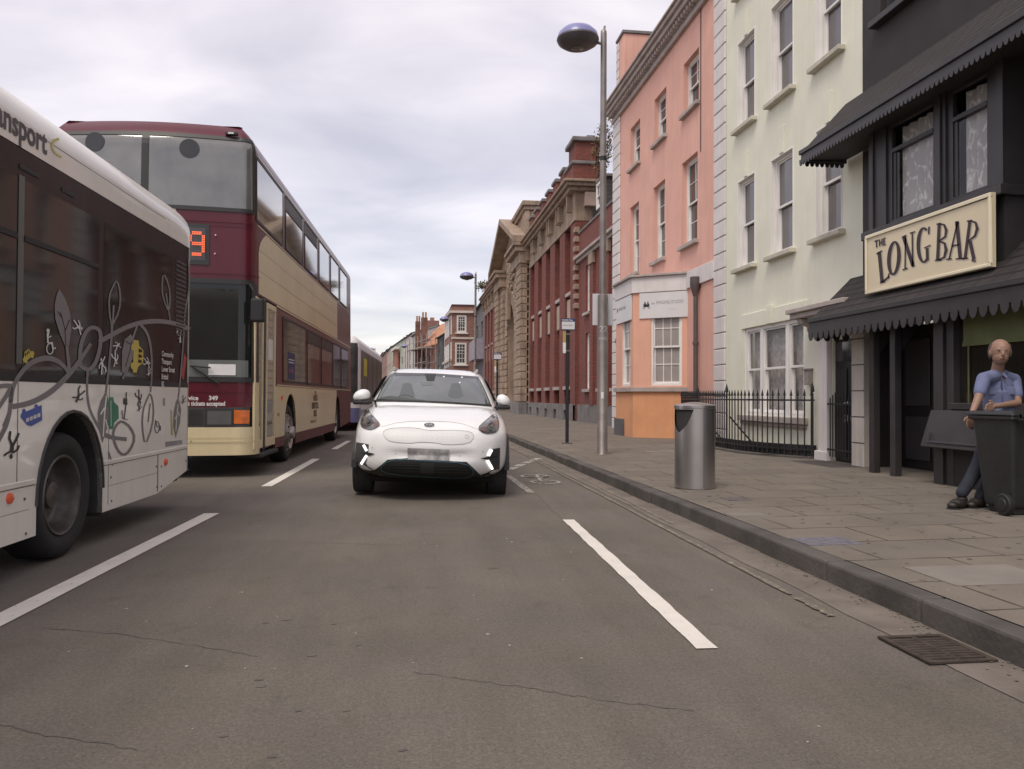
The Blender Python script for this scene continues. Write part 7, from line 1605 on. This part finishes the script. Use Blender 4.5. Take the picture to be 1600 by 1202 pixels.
for sh, el, wr, hd, sgn in ((shL, elL, wrL, Vv((-.03, -.01, -.085)), -1), (shR, elR, wrR, Vv((-.085, -.02, -.004)), 1)):
    limb(m, [(sh, .050), (el, .039), (wr, .025)]); hd_ = hd.normalized(); side = hd_.cross(Vv((0, 1, 0)) if sgn > 0 else Vv((0, 1, 0))).normalized(); up_ = side.cross(hd_)
    pc_ = wr+hd_*.055; m.sphere(wr+hd_*.03, .027, 10)
    for k in range(4):
        b0_ = wr+hd_*.03+side*(k-1.5)*.017; b1_ = wr+hd_*.085+side*(k-1.5)*.020; ln = (.034, .040, .037, .028)[k]; cur = Vv((0, 0, -1)) if sgn > 0 else Vv((.6, -.3, -.2)).normalized()
        f1 = b1_+(hd_*.93+cur*.25).normalized()*ln; f2 = f1+(hd_*.7+cur*.6).normalized()*ln*.75; m.tube([b0_, b1_], [.014, .013], 8); m.tube([b1_, f1, f2], [.0105, .0098, .0085], 8); m.sphere(b1_, .0115, 6); m.sphere(f2, .0085, 6)
    th0 = wr+hd_*.035-side*.022; th1 = th0+(hd_*.6-side*.8).normalized()*.038; th2 = th1+(hd_*.95-side*.25).normalized()*.03; m.tube([th0, th1, th2], [.014, .0115, .0095], 8); m.sphere(th2, .0095, 6)
limb(m, [(pel, .10), (hipL, .08), (knL, .058), (anL, .04)]); limb(m, [(pel, .10), (hipR, .08), (knR, .058), (anR, .04)]); limb(m, [(belly, .10), (pel, .11)])
body_ = skinbuild(m, 'body', SKIN, .0055, 3)
m = MB()
for s_ in (-1, 1): m.sphere(head+fd*.096+sd*s_*.031+Vv((0, 0, .016)), 1, 8, (.011, .008, .006))
m.split('eye', mat('eye_dark', (.05,.035,.03), .3), per, smooth=True)
m = MB(); m.box(head.x+fd.x*.108-.022, head.x+fd.x*.108+.022, head.y+fd.y*.108-.004, head.y+fd.y*.108+.004, head.z-.065, head.z-.062); m.build('mouth', mat('lip', (.28,.11,.09), .5), per)
m = MB()
for k in range(420):
    a, b = random.uniform(0, 6.28), random.uniform(-.5, .6); d = Vv((math.cos(a), math.sin(a), 0)); 
    if d.dot(fd) > .15: continue
    q = head+Vv((0, 0, .02))+Vv((d.x*.088*math.cos(b), d.y*.104*math.cos(b), .115*math.sin(b)))*1.03; m.tube([q, q+d*.004+Vv((0, 0, -.022))], [.009, .005], 5)
m.build('hair', mat('grey_hair', (.14,.115,.10), .9), per)
# shirt: torso, short sleeves, collar, pocket
m = MB(); m.sphere(chest+Vv((0, 0, .01)), 1, 20, (.160, .118, .15)); m.sphere(belly+Vv((-.0, -.02, 0)), 1, 20, (.148, .130, .14)); m.sphere(pel+Vv((0, 0, .03)), 1, 18, (.155, .13, .10)); m.tube([pel, chest], [.135, .15], 18)
limb(m, [(shL, .066), (shL.lerp(elL, .66), .058)]); limb(m, [(shR, .068), (shR.lerp(elR, .66), .060)]); limb(m, [(shL, .064), (nk+Vv((0, .01, -.04)), .066), (shR, .066)])
sh_ = skinbuild(m, 'shirt', SHIRT, .008, 3)
m = MB(); cb0 = nk+Vv((0, 0, -.005))
for s_ in (-1, 1):
    m.tube([cb0-fd*.06, cb0+sd*s_*.068, cb0+fd*.055+sd*s_*.03+Vv((0, 0, -.03)), cb0+fd*.105+sd*s_*.055+Vv((0, 0, -.07))], [.016, .018, .018, .008], 8)
skinbuild(m, 'collar', SHIRT, .006, 2)
m = MB(); pk = chest+fd*.122+sd*.0; 
for s_ in (-1, 1):
    c_ = chest+fd*.118+sd*s_*.075+Vv((0, 0, .0)); m.hexa([tuple(c_+sd*a+fd*e+Vv((0, 0, b))) for e in (0, .016) for a, b in ((-.04, -.045), (.04, -.045), (.04, .035), (-.04, .035))])
m.split('pocket', SHIRT, per, bevel=.006)
m = MB(); m.tube([nk+fd*.10+Vv((0, 0, -.07)), chest+fd*.135, belly+fd*.142, pel+fd*.135], .006, 6); m.build('placket', mat('placket_dark', (.075,.085,.20), .9), per)
m = MB(); limb(m, [(pel+Vv((-.03, 0, -.02)), .125), (hipL, .10), (knL, .070), (knL.lerp(anL, .55), .060), (anL+Vv((0, 0, .01)), .056)]); limb(m, [(pel+Vv((.03, 0, -.02)), .125), (hipR, .10), (knR, .070), (knR.lerp(anR, .55), .060), (anR+Vv((0, 0, .01)), .056)]); skinbuild(m, 'jeans', JEAN, .009, 3)
for an in (anL, anR):
    m = MB(); b = Vv((an.x, an.y, .155)); toe = b+Vv((-.17, -.10, 0)); m.sphere(b+Vv((0, 0, .045)), 1, 14, (.055, .055, .055)); m.sphere(b.lerp(toe, .5)+Vv((0, 0, .045)), 1, 14, (.085, .062, .05)); m.sphere(toe+Vv((0, 0, .035)), 1, 14, (.055, .05, .036)); m.tube([b+Vv((0, 0, .04)), b+Vv((0, 0, .10))], .05, 12); s_ = skinbuild(m, 'shoe', SHOE, .008, 3)
    m = MB(); m.prism([(b.x+.055, b.y+.04), (b.x+.05, b.y-.045), (toe.x+.03, toe.y-.05), (toe.x-.05, toe.y-.02), (toe.x-.04, toe.y+.045), (b.x-.03, b.y+.06)], .148, .165); m.build('sole', BLK, s_, bevel=.004)
